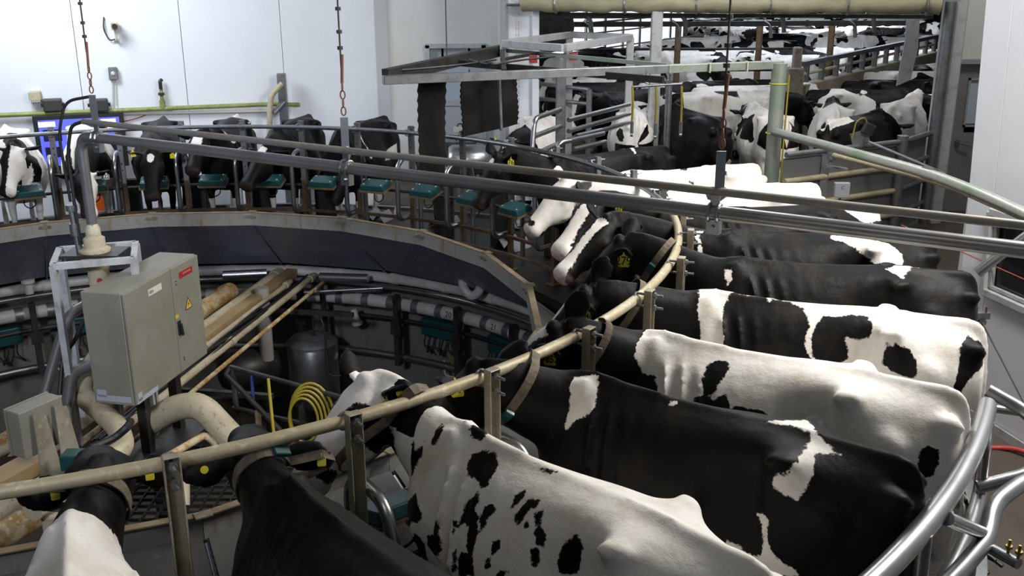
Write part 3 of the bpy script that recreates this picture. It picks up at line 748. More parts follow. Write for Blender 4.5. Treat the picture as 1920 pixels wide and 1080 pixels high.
# ================================================================ rotary platform
def build_platform():
    root = empty('rotary_platform', (CX, CY, 0)); tag(root, 'large round rotary milking platform with wet dark deck and sloped inner skirt', 'platform')
    B0 = Vector((CX, CY, 0))
    def bld(mb, name, m, parent=root, **k):
        mb.v = [tuple(Vector(v)-B0) for v in mb.v]; return mb.build(name, m, parent, **k)
    mb = MB(); mb.ring(4.55, 6.85, -.10, 0, 0, 2*PI, 120); bld(mb, 'deck', M['deck'])
    mb = MB(); mb.ring(6.80, 6.87, -.40, .03, 0, 2*PI, 120); bld(mb, 'deck_rim', M['steel'])
    mb = MB(); mb.ring(4.66, 4.86, -.26, -.10, 0, 2*PI, 80); mb.ring(6.0, 6.2, -.3, -.1, 0, 2*PI, 80); bld(mb, 'ring_beam', M['darksteel'])
    NS = 20
    me_k = []
    for j in range(NS):
        a0, a1 = sa(.4+2*j), sa(2.4+2*j)
        c0, c1 = pol(3.70, a0, 0), pol(3.70, a1, 0); o0, o1 = pol(4.62, a0, 0), pol(4.62, a1, 0)
        i0, i1 = pol(3.74, a0, 0), pol(3.74, a1, 0)
        mb = MB()
        # kerb beam: face and top
        mb.poly([c0+V(0, 0, .48), c1+V(0, 0, .48), c1+V(0, 0, .63), c0+V(0, 0, .63)], (i0-c0).normalized()*.012)
        bld(mb, 'kerb_beam', M['kerb'])
        t0, t1 = pol(3.755, a0, .63), pol(3.755, a1, .63)
        mb = MB(); mb.poly([c0+V(0, 0, .632), c1+V(0, 0, .632), t1+V(0, 0, .002), t0+V(0, 0, .002)], (0, 0, .008)); bld(mb, 'kerb_cap', M['kerb_top'])
        # sloping skirt sheet
        g = .012
        def lp(p, q, t): return p*(1-t)+q*t
        s0, s1 = lp(pol(3.72, a0, .49), pol(3.72, a1, .49), g), lp(pol(3.72, a0, .49), pol(3.72, a1, .49), 1-g)
        e0, e1 = lp(pol(4.62, a0, -.24), pol(4.62, a1, -.24), g), lp(pol(4.62, a0, -.24), pol(4.62, a1, -.24), 1-g)
        mb = MB(); nrm = (s1-s0).cross(e0-s0).normalized(); mb.poly([s0, s1, e1, e0], nrm*.008); bld(mb, 'skirt_sheet', M['skirt'])
        mb = MB(); u_ = nrm if nrm.z > 0 else -nrm; mb.poly([p+u_*.016 for p in (s0, s1, e1, e0)], u_*.006); bld(mb, 'cover_sheet', M['cover'])
        # bracket with bolts at the joint
        rad = pol(1, a0, 0)-pol(0, a0, 0); tg = Vector((-rad.y, rad.x, 0))
        mb = MB(); mb.box(pol(3.70, a0, .585)-rad*.008, (.012, .12, .035), Matrix((rad, tg, V(0, 0, 1))).transposed())
        mb.box(pol(3.74, a0, .642), (.07, .09, .008), Matrix((rad, tg, V(0, 0, 1))).transposed())
        for s in (-.05, .05): mb.disc(pol(3.68, a0, .59)+tg*s, rad, .014, .02, 8)
        bld(mb, 'kerb_bracket', M['rust_grey'])
        mb = MB(); mb.bar(pol(3.74, a0, .47), pol(4.6, a0, -.26), .016, .02); bld(mb, 'skirt_rib', M['skirt'])
    return root
PLAT = build_platform()

def build_fence():
    """head rail circle with posts, rusty lower rails; one thing that turns with the deck"""
    root = empty('head_rail_fence', (CX, CY, 0)); tag(root, 'round head rail on drilled posts in front of the cows necks with rusty lower rails', 'fence')
    B0 = Vector((CX, CY, 0))
    def bld(mb, name, m, parent=root, **k):
        mb.v = [tuple(Vector(v)-B0) for v in mb.v]; return mb.build(name, m, parent, **k)
    RZ = 1.49
    # dusty near arc and clean far arc
    n = 40
    a0, a1 = sa(-3.2), sa(7.2)
    mb = MB(); mb.tube([pol(4.78, a0+(a1-a0)*k/64, RZ) for k in range(65)], .030, 12); o = bld(mb, 'head_rail', M['rail_dirty'], smooth=True); o['label'] = 'dusty cream head rail'
    a0, a1 = sa(7.2), sa(36.8)
    mb = MB(); mb.tube([pol(4.78, a0+(a1-a0)*k/150, RZ) for k in range(151)], .026, 10); o = bld(mb, 'head_rail', M['steel'], smooth=True); o['label'] = 'grey steel head rail'
    # prototypes in a local frame: x = outwards, y = tangent
    def place(o, i):
        o.parent = root; o.matrix_basis = Matrix.Translation(pol(4.8, sa(i), 0)-B0)@Matrix.Rotation(sa(i), 4, 'Z'); return o
    RB = Matrix.Translation
    mb = MB()          # channel post, open side outwards
    mb.box((.045, 0, 1.0), (.010, .064, 1.12)); mb.box((.065, .030, 1.0), (.05, .007, 1.12)); mb.box((.065, -.030, 1.0), (.05, .007, 1.12)); mb.box((.065, 0, 1.557), (.05, .064, .006))
    post = mb.build('post', M['steel'], bevel=.003); me1 = post.data; me2 = post.data.copy(); me2.materials.clear(); me2.materials.append(M['post_dusty'])
    mb = MB()
    mb.disc((.038, 0, 0), (1, 0, 0), .010, .004, 8)
    hole = mb.build('post_hole', M['black'])
    mb = MB()
    mb.tube([V(.07, math.sin(t)*.040, RZ+math.cos(t)*.040)*1+V(-.09+abs(math.cos(t))*0, 0, 0) for t in [PI*2*k/14 for k in range(14)]], .007, 6, closed=True)
    for dz in (.045, -.045): mb.tube([(-.02, .0, RZ+dz*.85), (.15, .0, RZ+dz*.85)], .008, 6); mb.disc((.10, 0, RZ+dz*.85), (1, 0, 0), .018, .015, 6)
    clamp = mb.build('rail_clamp', M['steel'])
    mb = MB(); mb.box((.05, 0, .40), (.055, .055, .80)); mb.box((.05, 0, .01), (.13, .13, .02)); rp = mb.build('rusty_post', M['rust'], bevel=.004)
    # J shaped guard tube of the stall front
    mb = MB(); mb.tube(arcpts([(.06, .05, .44), (-.12, .07, .42), (-.17, .07, .50), (-.17, .07, 1.08), (-.05, .06, 1.18), (.22, .05, 1.18), (.30, .05, 1.0), (.30, .05, .0)], .09, 6), .030, 10)
    jt = mb.build('stall_divider', M['stainless'], smooth=True)
    mb = MB(); mb.tube(arcpts([(.10, .05, .80), (.2, .05, .80), (.30, .05, .80)], .05), .022, 8); jb = mb.build('divider_bar', M['stainless'], smooth=True)
    first = True
    for i in range(-4, 25):
        for src in (post, clamp, rp, jt, jb):
            if i < 1 and src in (jt, jb): continue
            if i in (13, 14, 15, 11) and src is jb: pass
            o = src.copy(); COL.objects.link(o)
            place(o, i)
            if src is post:
                o.data = me2 if i <= 7 else me1
                if i <= 7: o['label'] = 'dusty cream drilled post'
                elif 'label' in o: del o['label']
                for z in (1.30, 1.22, 1.05, .97):
                    h_ = hole.copy(); COL.objects.link(h_); h_.parent = o; h_.matrix_basis = Matrix.Translation((0, 0, z))
        first = False
    for q_ in (hole, post, clamp, rp, jt, jb): bpy.data.objects.remove(q_)
    # straight rusty rails and the feed pipe between posts
    for i in range(-4, 25):
        for z, m, t in ((.42, M['rust'], .035), (.20, M['rust'], .035)):
            mb = MB(); mb.bar(pol(4.80, sa(i), z), pol(4.80, sa(i+1), z), t, t); bld(mb, 'lower_rail', m)
        mb = MB(); mb.tube([pol(4.86, sa(i), .74), pol(4.86, sa(i+1), .74)], .020, 8); bld(mb, 'pipe_rail', M['darksteel'], smooth=True)
    return root
FENCE = build_fence()

def build_stall_units():
    # green sensor box of each stall, on a bracket at the pipe rail
    def proto():
        r = empty('stall_unit_box')
        mb = MB(); w, d, h = .17, .115, .035
        base = [(-d, -w, 0), (d, -w, 0), (d, w, 0), (-d, w, 0)]; topv = [(-d*.88, -w*.92, .07), (d*.88, -w*.92, .07), (d*.88, w*.92, .07), (-d*.88, w*.92, .07)]
        mb.add([Vector(p) for p in base+topv], [(3, 2, 1, 0), (4, 5, 6, 7), (0, 1, 5, 4), (1, 2, 6, 5), (2, 3, 7, 6), (3, 0, 4, 7)])
        b = mb.build('cover', M['teal'], r, bevel=.010, seg=2)
        for s in (-1, 1):
            for t in (-1, 1): mb = MB(); mb.disc((s*d*.6, t*w*.72, .0725), (0, 0, 1), .010, .006, 8); mb.build('screw_cap', M['label'], r)
        mb = MB(); mb.box((0, 0, -.012), (d*2+.01, w*2+.01, .022)); mb.build('back_plate', M['wood'], r)
        mb = MB(); mb.tube(arcpts([(.05, .05, -.02), (.02, .07, -.16), (-.02, 0, -.20), (.02, -.07, -.16), (.05, -.05, -.02)], .05), .008, 6); mb.build('hose', M['black'], r, smooth=True)
        mb = MB(); mb.bar((.11, 0, -.02), (.24, 0, -.06), .04, .03); mb.build('bracket', M['rust'], r)
        return r
    p = reg(proto()); names = {}
    L_ = {1: 'beside the black spotted white cow in the foreground', 15: 'left of the hanging mat, under the black cow with chain before it', 16: 'under the head of the black cow with a square blaze', 17: 'in front of the black cow with the white stripe', 18: 'behind the face of the black cow with a heart mark', 19: 'in front of the black and white cow at the screen', 20: 'before the white faced cow at the left edge',
          14: 'on an empty stall left of the hanging mat', 13: 'on the empty stall under the hanging mat', 12: 'by the nose of the black cow with white forehead', 11: 'beside the chin of the white faced cow'}
    first = True
    for i in (1, 11, 12, 13, 14, 15, 16, 17, 18, 19, 20, 21):
        r = p if first else copy_tree(p); first = False
        r.location = pol(4.58, sa(i+.48), .80); r.rotation_euler = (0, 0, 0)
        r.matrix_basis = Matrix.Translation(pol(4.58, sa(i+.48), .82))@Matrix.Rotation(sa(i+.48), 4, 'Z')@Matrix.Rotation(math.radians(-14), 4, 'Y')
        tag(r, 'green sensor box '+L_.get(i, 'cut off by the left edge'), 'box', 'green sensor boxes on the stall fronts')
    # bent steel feed deflectors on the deck of the empty stalls
    k = 0
    for i, lb in ((14, 'at the left end of the empty stalls'), (13, 'on the empty stall below the hanging mat'), (12, 'nearest to the white faced cow'), (15, 'at the hooves of the rightmost far black cow')):
        mb = MB()
        prof = [(-.20, 0), (-.11, .12), (-.02, .02), (.07, .12), (.16, 0)]
        vs = []
        for (y, z) in prof: vs += [V(-.12, y, z), V(.22, y+.02, z), V(.22, y+.02, z+.006), V(-.12, y, z+.006)]
        fs = []
        for q in range(len(prof)-1):
            for s in range(4): fs.append((q*4+s, q*4+(s+1) % 4, q*4+4+(s+1) % 4, q*4+4+s))
        mb.add(vs, fs); o = mb.build('folded_steel_plate', M['stainless']); PQ = {14: (705, 413), 13: (830, 424), 12: (955, 465), 15: (640, 405)}[i]; o.matrix_basis = Matrix.Translation(atz(*PQ, .005))@Matrix.Rotation(sa(i+.5), 4, 'Z')
        tag(o, 'zigzag steel plate on the deck, '+lb, 'plate', 'folded plates on the deck')
    # rubber side panels standing on the deck between empty stalls
    lb = {13: 'dark upright panel on the deck, first left of the hanging mat', 14: 'dark upright panel on the deck, second left of the hanging mat', 12: 'dark upright panel on the deck right of the hanging mat', 11: 'dark upright panel on the deck beside the white faced cow', 18: 'dark upright panel between the heart marked cow and the striped cow', 17: 'dark upright panel right of the striped cow', 16: 'dark upright panel right of the square blaze cow', 19: 'dark upright panel between the screen cow and the heart marked cow'}
    for i in lb:
        mb = MB(); mb.box((.75, 0, .36), (.03, .24, .70)); mb.box((.78, .0, .36), (.03, .30, .72)); o = mb.build('stall_panel', M['darksteel'], bevel=.004)
        o.parent = FENCE; o.matrix_basis = Matrix.Translation(pol(4.8, sa(i), .002)-Vector((CX, CY, 0)))@Matrix.Rotation(sa(i), 4, 'Z')
build_stall_units()

def build_rear_rail():
    root = empty('rear_rail', (CX, CY, 0)); tag(root, 'curved stainless double rail behind the cows at the right edge of the platform', 'rail')
    B0 = Vector((CX, CY, 0))
    def bld(mb, name, m, parent=root, **k):
        mb.v = [tuple(Vector(v)-B0) for v in mb.v]; return mb.build(name, m, parent, **k)
    a0, a1 = sa(-2), sa(4.0)
    p = [pol(6.73, a0+(a1-a0)*k/50, 1.2) for k in range(51)]
    mb = MB(); mb.tube(p, .047, 14); bld(mb, 'upper_tube', M['stainless'], smooth=True)
    p = [pol(6.76, a0+(a1-a0)*k/50, .78) for k in range(51)]
    mb = MB(); mb.tube(p, .036, 12); bld(mb, 'lower_tube', M['stainless'], smooth=True)
    e = pol(6.73, a1, 1.2); e2 = pol(6.76, a1, .78); tg = (pol(6.73, a1+.1, 0)-pol(6.73, a1, 0)).normalized(); rd = (pol(7, a1, 0)-pol(6, a1, 0))
    mb = MB(); mb.tube(arcpts([e+tg*.22, e+tg*.2+rd*.25+V(0, 0, -.1), e+rd*.30-tg*.1+V(0, 0, -.25), e-tg*.25+V(0, 0, -.35)], .14), .036, 12); bld(mb, 'bent_brace', M['stainless'], smooth=True)
    for i in (1.2, 2.6, 3.8):
        mb = MB(); mb.tube([pol(6.75, sa(i), 1.2), pol(6.78, sa(i), .0)], .03, 10); bld(mb, 'rail_post', M['stainless'], smooth=True)
    # fixed outer guard on the operator floor: bent tube with stubs
    g = empty('guard_rail', (3.4, 5.2, OPZ)); tag(g, 'bent stainless guard tube with bolted stubs in the lower right corner', 'rail')
    G0 = Vector(g.location)
    def gb(mb, name, m): mb.v = [tuple(Vector(v)-G0) for v in mb.v]; return mb.build(name, m, g, smooth=True)
    z = 1.0
    P = [atz(1990, 875, z), atz(1915, 905, z), atz(1862, 945, z-.02), atz(1852, 1010, z-.1), atz(1800, 1070, z-.1), atz(1740, 1130, z-.1)]
    mb = MB(); mb.tube(arcpts(P, .10), .040, 12); gb(mb, 'bent_tube', M['stainless'])
    mb = MB(); mb.tube([atz(1775, 972, 1.18), atz(1842, 1000, z-.08)], .032, 10); gb(mb, 'stub', M['stainless'])
    a, b = atz(1857, 1028, z-.12), atz(1910, 1058, z-.12)
    mb = MB(); mb.tube([a, b], .026, 10); gb(mb, 'stub', M['stainless'])
    mb = MB()
    for t in (.6, .95): q = a*(1-t)+b*t; mb.tube([q+V(0, 0, -.02), q+V(0, 0, .09)], .007, 6); mb.disc(q+V(0, 0, .055), (0, 0, 1), .016, .014, 6)
    gb(mb, 'bolt', mat('brass_bolt', (.35, .26, .08), .4, .8))
    mb = MB(); q = atz(1990, 875, z); mb.tube([q, V(q.x, q.y, OPZ)], .040, 10); gb(mb, 'guard_post', M['stainless'])
    mb = MB(); mb.tube([atz(1852, 764, .7), atz(1990, 783, .7)], .028, 10); 
    o = mb.build('wall_pipe', M['stainless'], smooth=True); tag(o, 'short horizontal steel pipe from the rear rail towards the right wall', 'pipe')
    # red hose coil
    c = atz(1890, 872, OPZ+.03); mb = MB(); mb.tube([c+V(math.cos(t)*.31, math.sin(t)*.38, .02*math.sin(3*t)) for t in [2*PI*k/40 for k in range(40)]], .024, 10, closed=True)
    o = mb.build('red_hose', M['red_hose'], smooth=True); tag(o, 'red rubber hose lying in a loop on the brown floor', 'hose')
    # milking cluster hanging at the lower right
    r = empty('milking_cluster', atz(1800, 1050, OPZ)); tag(r, 'black milking cluster with hoses behind the rear rail at the lower right', 'cluster')
    L0 = Vector(r.location)
    cc = atz(1805, 1010, -.15)
    def cb(mb, name, m): mb.v = [tuple(Vector(v)-L0) for v in mb.v]; return mb.build(name, m, r, smooth=True)
    mb = MB(); mb.lathe(cc, [(.02, -.06), (.07, -.04), (.08, 0), (.05, .05), (.02, .07)], 16); cb(mb, 'claw', M['black'])
    for k in range(4):
        a = PI/4+k*PI/2; u_ = V(math.cos(a), math.sin(a), 0)
        mb = MB(); mb.tube(arcpts([cc+u_*.04, cc+u_*.12+V(0, 0, -.02), cc+u_*.13+V(0, 0, .16)], .05), .018, 8); cb(mb, 'teat_cup', M['black'])
    mb = MB(); mb.tube([cc+V(-.12, .05, .05), cc+V(-.12, .05, .30)], .006, 6); cb(mb, 'cord', M['rope'])
    mb = MB(); ellip(mb, cc+V(-.12, .05, .16), (.022, .022, .045)); cb(mb, 'float', M['label'])
    for k, (rr, dz) in enumerate(((.22, 0), (.28, -.05), (.18, -.09))):
        mb = MB(); mb.tube([cc+V(math.cos(t)*rr, math.sin(t)*rr*.8-.1, -.15+dz+.05*math.sin(t)) for t in [.3+5*q/30 for q in range(31)]], .014, 8); cb(mb, 'black_hose', M['black'])
    # white bent hose and small basin behind the cows
    mb = MB(); mb.tube(arcpts([atz(1800, 925, .1), atz(1822, 950, -.1), atz(1812, 985, -.3), atz(1795, 1010, -.5)], .2), .02, 8); o = mb.build('white_hose', M['cream'], smooth=True); tag(o, 'short cream coloured hose bent behind the rear rail', 'hose')
    mb = MB(); c = atz(1750, 960, .25); mb.box(c, (.16, .2, .12)); o = mb.build('small_basin', mat('pale_green_plastic', (.30, .42, .44), .4), bevel=.01); tag(o, 'pale green plastic box between cow legs and the rear rail', 'box')
build_rear_rail()
def atd(px, py, d): return O+ray(px, py)*d
def onwall(px, py, off=0.0):
    """point on the left wall seen at a pixel"""
    A = Vector((-12.5, 13.55)); B = Vector((-2.29, 17.35)); D = ray(px, py); d = B-A
    den = d.x*D.y-d.y*D.x; t = (d.x*(-A.y)*-1-d.y*(-A.x)*-1)
    # solve O + tD = A + s d
    t = (A.x*d.y-A.y*d.x)/(D.x*d.y-D.y*d.x)
    P = O+D*t; n = Vector((d.y, -d.x, 0)).normalized()
    return P+n*off
WD = Vector((2.7938, 1.04, 0)).normalized(); WN = Vector((WD.y, -WD.x, 0))      # along and out of the left wall
WM = Matrix((WD, WN, Vector((0, 0, 1)))).transposed()
def tube_thing(name, pts, r, m, label, cat, group=None, n=10, bend=0):
    mb = MB(); P = arcpts(pts, bend) if bend else [Vector(p) for p in pts]; b = P[0].copy()
    mb.tube([p-b for p in P], r, n); o = mb.build(name, m, smooth=True); o.location = b; return tag(o, label, cat, group)
# ---------------------------------------------------------------- boom, chains
BZ = 2.13
BA, BB = atz(150, 254, BZ), atz(1920, 469, BZ)
def boom_at(px, z=BZ):
    # point of the boom line seen in a pixel column
    lo, hi = -.2, 1.6
    d = BB-BA
    for _ in range(40):
        m_ = (lo+hi)/2; p = BA+d*m_-O; x = 960+FPX*p.dot(rt)/p.dot(fw)
        if x < px: lo = m_
        else: hi = m_
    p = BA+d*lo; p.z = z; return p
def build_boom():
    d = (BB-BA); d.z = 0; e = BB+d*.42; e.z = BZ; cc = BA.copy()
    r = empty('boom_pipe', cc); tag(r, 'long thick grey pipe running from the centre pole across the picture to the right', 'pipe')
    mb = MB(); P = arcpts([V(0, 0, -2.3+.9), V(0, 0, 0)]+[V(0, 0, 0)+(e-cc)], .12, 8)
    mb.tube(P[:], .040, 16); mb.build('tube', M['boom'], r, smooth=True)
    mb = MB(); mb.tube([V(.04, .02, -.03), V(.15, -.06, -.0)], .055, 14); mb.build('elbow_collar', M['boom'], r, smooth=True)
    u = d.normalized(); sd = Vector((-u.y, u.x, 0)); RM = Matrix((u, sd, V(0, 0, 1))).transposed()
    for px in (183, 650, 1340):
        q = boom_at(px)-cc
        c = empty('pipe_clamp', q); c.parent = r
        mb = MB()
        for s in (-.025, .025): mb.tube([V(0, 0, 0)+u*s+sd*math.cos(t)*.046+V(0, 0, math.sin(t)*.046) for t in [2*PI*k/18 for k in range(18)]], .010, 6, closed=True)
        mb.box(V(0, 0, -.075), (.07, .05, .08), RM); mb.box(V(0, 0, .085), (.05, .012, .11), RM)
        mb.disc(V(0, 0, -.075)-sd*.03, sd, .012, .02, 6); mb.build('clamp_band', M['stainless'], c)
    # thin pipe above it
    off = V(0, 0, .115)
    a = boom_at(160)+off; r2 = empty('upper_boom_pipe', a); tag(r2, 'thinner grey pipe running just above the thick boom pipe', 'pipe')
    m2 = mat('dull_pipe', (.27, .26, .25), .5, .5, noise=[(12, .45, .7, (.34, .30, .22))])
    mb = MB(); mb.tube([V(0, 0, 0), e+off-a], .023, 12); mb.build('tube', m2, r2, smooth=True)
    mb = MB(); mb.tube(arcpts([V(0, 0, 0), V(-.10, 0, -.03), V(-.16, 0, -.25), V(-.16, .0, -1.0)], .12), .014, 8); mb.build('black_hose', M['black'], r2, smooth=True)
    # hanging chains
    for k, (px, lb) in enumerate(((168, 'leftmost wire rope with rusty links hanging to the boom pipe in front of the screen'), (650, 'wire rope with rusty links hanging before the black cow beside the mat'), (1346, 'rightmost wire rope with rusty links hanging to the boom pipe over the white cows'))):
        q = boom_at(px if px > 180 else 183); q.z = BZ+.14
        h = empty('hanging_chain', q); tag(h, lb, 'chain', 'chains that carry the boom pipe')
        mb = MB(); mb.box((0, 0, .08), (.05, .008, .22)); mb.build('plate', M['stainless'], h)
        z = .20
        for j in range(4):
            mb = MB(); w_, l_ = .015, .055; a_ = PI/2*(j % 2)
            pts = [V(math.cos(a_)*math.cos(t)*w_, math.sin(a_)*math.cos(t)*w_, math.sin(t)*l_*.5+z+.03) for t in [2*PI*s/14 for s in range(14)]]
            mb.tube(pts, .005, 6, closed=True); mb.build('link', M['chain_rust'], h, smooth=True); z += .052
        mb = MB(); mb.tube([V(0, 0, z), V(.01, 0, z+.18)], .010, 8); mb.build('hook', M['chain_rust'], h, smooth=True)
        mb = MB(); mb.tube([V(.0, 0, z+.1), V(.0, 0, 3.55)], .006, 6)
        mb.build('wire', M['rope'], h)
        for zz in (.22, .32, .46): mb = MB(); mb.disc(V(0, 0, z+zz), (0, 0, 1), .018, .022, 8); mb.build('rope_clip', M['rope'], h)
build_boom()

M['rust_pale'] = mat('faded_red_print', (.42, .16, .13), .6)
# ---------------------------------------------------------------- hub of the rotary: stand, cabinet, pipes
def build_hub():
    P = BA.copy()
    r = empty('swivel_stand', (P.x, P.y, -.2)); tag(r, 'white steel stand with a cream swivel joint under the centre pole', 'stand')
    w = .24
    cx, cy = P.x+.02, P.y+.08; zt = 1.15+.2
    a = math.radians(18); ux, uy = V(math.cos(a), math.sin(a), 0), V(-math.sin(a), math.cos(a), 0)
    c4 = [ux*sx*.30+uy*sy*.26 for sx, sy in ((-1, -1), (1, -1), (1, 1), (-1, 1))]
    for k in range(4):
        mb = MB(); mb.bar(c4[k]+V(0, 0, zt), c4[(k+1) % 4]+V(0, 0, zt), .05, .05); mb.build('top_bar', M['white_steel'], r)
        mb = MB(); mb.bar(c4[k]+V(0, 0, zt), c4[k]+V(0, 0, -.2), .05, .05, (1, 0, 0)); mb.build('leg', M['white_steel'], r)
    mb = MB(); mb.box((0, 0, zt+.02), (.46, .30, .02)); mb.build('top_plate', M['darksteel'], r)
    mb = MB(); mb.lathe((0, 0, zt-.28), [(.075, 0), (.085, .04), (.085, .16), (.10, .18), (.10, .22), (.12, .24), (.12, .33), (.085, .35), (.085, .42), (.06, .44), (.06, .50), (.035, .55)], 24); mb.build('swivel_joint', M['cream'], r, smooth=True)
    mb = MB(); mb.disc((.035, -.082, zt-.20), (.3, -1, 0), .022, .01, 12); mb.build('red_badge', M['red'], r)
    mb = MB(); mb.tube([V(0, 0, -.3), V(0, 0, zt-.25)], .055, 14); mb.tube([V(0, 0, zt-.45), V(0, 0, zt-.40)], .075, 14); mb.build('riser_tube', M['stainless'], r, smooth=True)
    mb = MB(); mb.tube([V(-.12, -.02, zt+.02), V(-.14, -.02, zt+.40)], .028, 10); mb.disc((-.14, -.02, zt+.40), (0, 0, 1), .045, .05, 10); mb.disc((-.135, -.02, zt+.22), (0, 0, 1), .04, .10, 10); mb.build('side_valve', M['steel'], r, smooth=True)
    mb = MB(); mb.tube(arcpts([V(-.14, -.02, zt+.45), V(-.16, -.02, zt+1.0), V(-.08, 0, zt+1.25), V(.1, .02, zt+1.28)], .2), .012, 8); mb.build('black_hose', M['black'], r, smooth=True)
    # control cabinet
    T0 = Vector((-2.98, 7.23, .10)); ax = Vector((.23, 1.13, 0)); W_ = ax.length; ax.normalize(); dx = Vector((-ax.y, ax.x, 0)); D_ = .34; H_ = .93
    c = empty('control_cabinet', T0+ax*W_/2+dx*D_/2); tag(c, 'big beige two-door electrical cabinet in the middle of the rotary with warning sign', 'cabinet')
    CM = Matrix((ax, -dx, V(0, 0, 1))).transposed()      # local x along the doors, y out of the doors
    c.matrix_basis = Matrix.Translation(c.location)@CM.to_4x4()
    mb = MB(); mb.box((0, 0, H_/2), (W_, D_, H_)); mb.build('body', M['cabinet'], c, bevel=.008, seg=2)
    xs = -W_/2+.52*W_
    for (x0, x1) in ((-W_/2+.006, -W_/2+.60*W_-.003), (-W_/2+.60*W_+.003, W_/2-.006)):
        mb = MB(); mb.box(((x0+x1)/2, D_/2+.014, H_/2), (x1-x0, .022, H_-.012)); dd = mb.build('door', M['cabinet'], c, bevel=.005, seg=2)
        if x0 < -.3:
            mb = MB(); mb.box((-.14, D_/2+.0262, H_-.10), (.20, .002, .055)); lb = mb.build('label_strip', M['label'], dd, bevel=.0008)
            t = text_mesh('label_text', 'GEA', .035, M['ink']); t.parent = dd; t.matrix_basis = basis((-.20, D_/2+.0280, H_-.10), (1, 0, 0), (0, 0, 1))
            mb = MB(); mb.box((x0+.16, D_/2+.027, .03), (.30, .002, .04)); mb.box((x0+.05, D_/2+.027, .06), (.06, .002, .07)); mb.build('peeled_paint', M['cab_grey'], dd)
        else:
            mb = MB(); mb.box((x0+.035, D_/2+.030, .40), (.045, .012, .13)); mb.build('handle_plate', M['black'], dd, bevel=.004)
            mb = MB(); mb.bar((x0+.035, D_/2+.045, .44), (x0+.045, D_/2+.05, .33), .022, .018, (0, 1, 0)); mb.build('handle', M['black'], dd, bevel=.003)
            mb = MB(); mb.box((x0+.02, D_/2+.0262, .505), (.05, .002, .03)); mb.build('yellow_label', M['warn'], dd)
            xc, zc = x0+.22, .56; mb = MB(); mb.poly([V(xc-.06, D_/2+.0262, zc-.05), V(xc+.06, D_/2+.0262, zc-.05), V(xc, D_/2+.0262, zc+.055)], (0, .002, 0)); mb.build('warning_sign', M['ink'], dd)
            mb = MB(); mb.poly([V(xc-.048, D_/2+.0284, zc-.043), V(xc+.048, D_/2+.0284, zc-.043), V(xc, D_/2+.0284, zc+.042)], (0, .0006, 0)); mb.build('warning_field', M['warn'], dd)
            mb = MB(); mb.poly([V(xc+.012, D_/2+.0292, zc+.02), V(xc-.014, D_/2+.0292, zc-.008), V(xc-.001, D_/2+.0292, zc-.008), V(xc-.012, D_/2+.0292, zc-.036), V(xc+.014, D_/2+.0292, zc-.002), V(xc+.001, D_/2+.0292, zc-.002)], (0, .0006, 0)); mb.build('flash_symbol', M['ink'], dd)
            mb = MB(); mb.box((x0+.23, D_/2+.0262, H_-.10), (.22, .002, .055)); mb.build('red_sticker', M['red'], dd)
            mb = MB(); mb.box((x0+.245, D_/2+.0276, H_-.095), (.13, .001, .012)); mb.build('faded_print', M['rust_pale'], dd)
            for z in (.80, .775, .12, .10): mb = MB(); mb.disc((x0+.06, D_/2+.027, z), (0, 1, 0), .006, .004, 8); mb.build('screw', M['black'], dd)
    mb = MB(); mb.box((-W_/2-.001, 0, .05), (.004, .30, .05)); mb.box((-W_/2-.001, -.1, .09), (.004, .08, .06)); mb.build('peeled_paint', M['cab_grey'], c)
    mb = MB(); mb.box((-.2, 0, -.30), (.08, .08, .6)); mb.box((.3, 0, -.30), (.08, .08, .6)); mb.box((0, 0, -.62), (1.2, .5, .05)); mb.build('support_frame', M['darksteel'], c)
    # round foot column under it, to the pit floor
    q = atz(292, 830, -.8)
    tube_thing('support_column', [V(q.x, q.y, -2.4), V(q.x, q.y, -.1)], .07, M['darksteel'], 'dark round column below the control cabinet', 'column', n=14)
    # small grey box on a post, left
    b = atd(66, 800, 7.3); g = empty('junction_box', b); tag(g, 'small beige box on two steel brackets left of the control cabinet', 'box')
    a = math.radians(62); RX = Matrix.Rotation(a, 3, 'Z')
    g.matrix_basis = Matrix.Translation(b)@Matrix.Rotation(a, 4, 'Z')
    mb = MB(); mb.box((.02, 0, 0), (.36, .14, .36)); mb.build('body', M['cabinet'], g, bevel=.006)
    mb = MB(); mb.box((.02, .085, 0), (.37, .02, .37)); mb.build('lid', M['cabinet'], g, bevel=.004)
    for s in (-.02, .16): mb = MB(); mb.poly([V(s-.05, -.09, .15), V(s+.05, -.09, .10), V(s+.10, -.12, -.42), V(s-.08, -.12, -.42)], (0, -.01, 0)); mb.build('bracket', M['post_dusty'], g)
    # pipe bundle that spans from the hub to the far rim
    u = Vector((.175, .985, 0)).normalized()
    zz = -.42
    spec = ((432, 545, .105, 'cream_rust', 'rust stained wide pipe, topmost of the bundle behind the cabinet', 0), (525, 512, .075, 'cream', 'cream pipe second from the top in the bundle', 0), (548, 510, None, 'board', 'tan square cable duct in the bundle behind the cabinet', 0),
            (545, 528, .032, 'cream', 'thin cream pipe just below the tan duct', 0), (590, 516, .038, 'cream', 'cream pipe with a clamp, second lowest of the bundle', 0), (635, 505, .022, 'cream_rust', 'thinnest and lowest cream pipe of the bundle', 0))
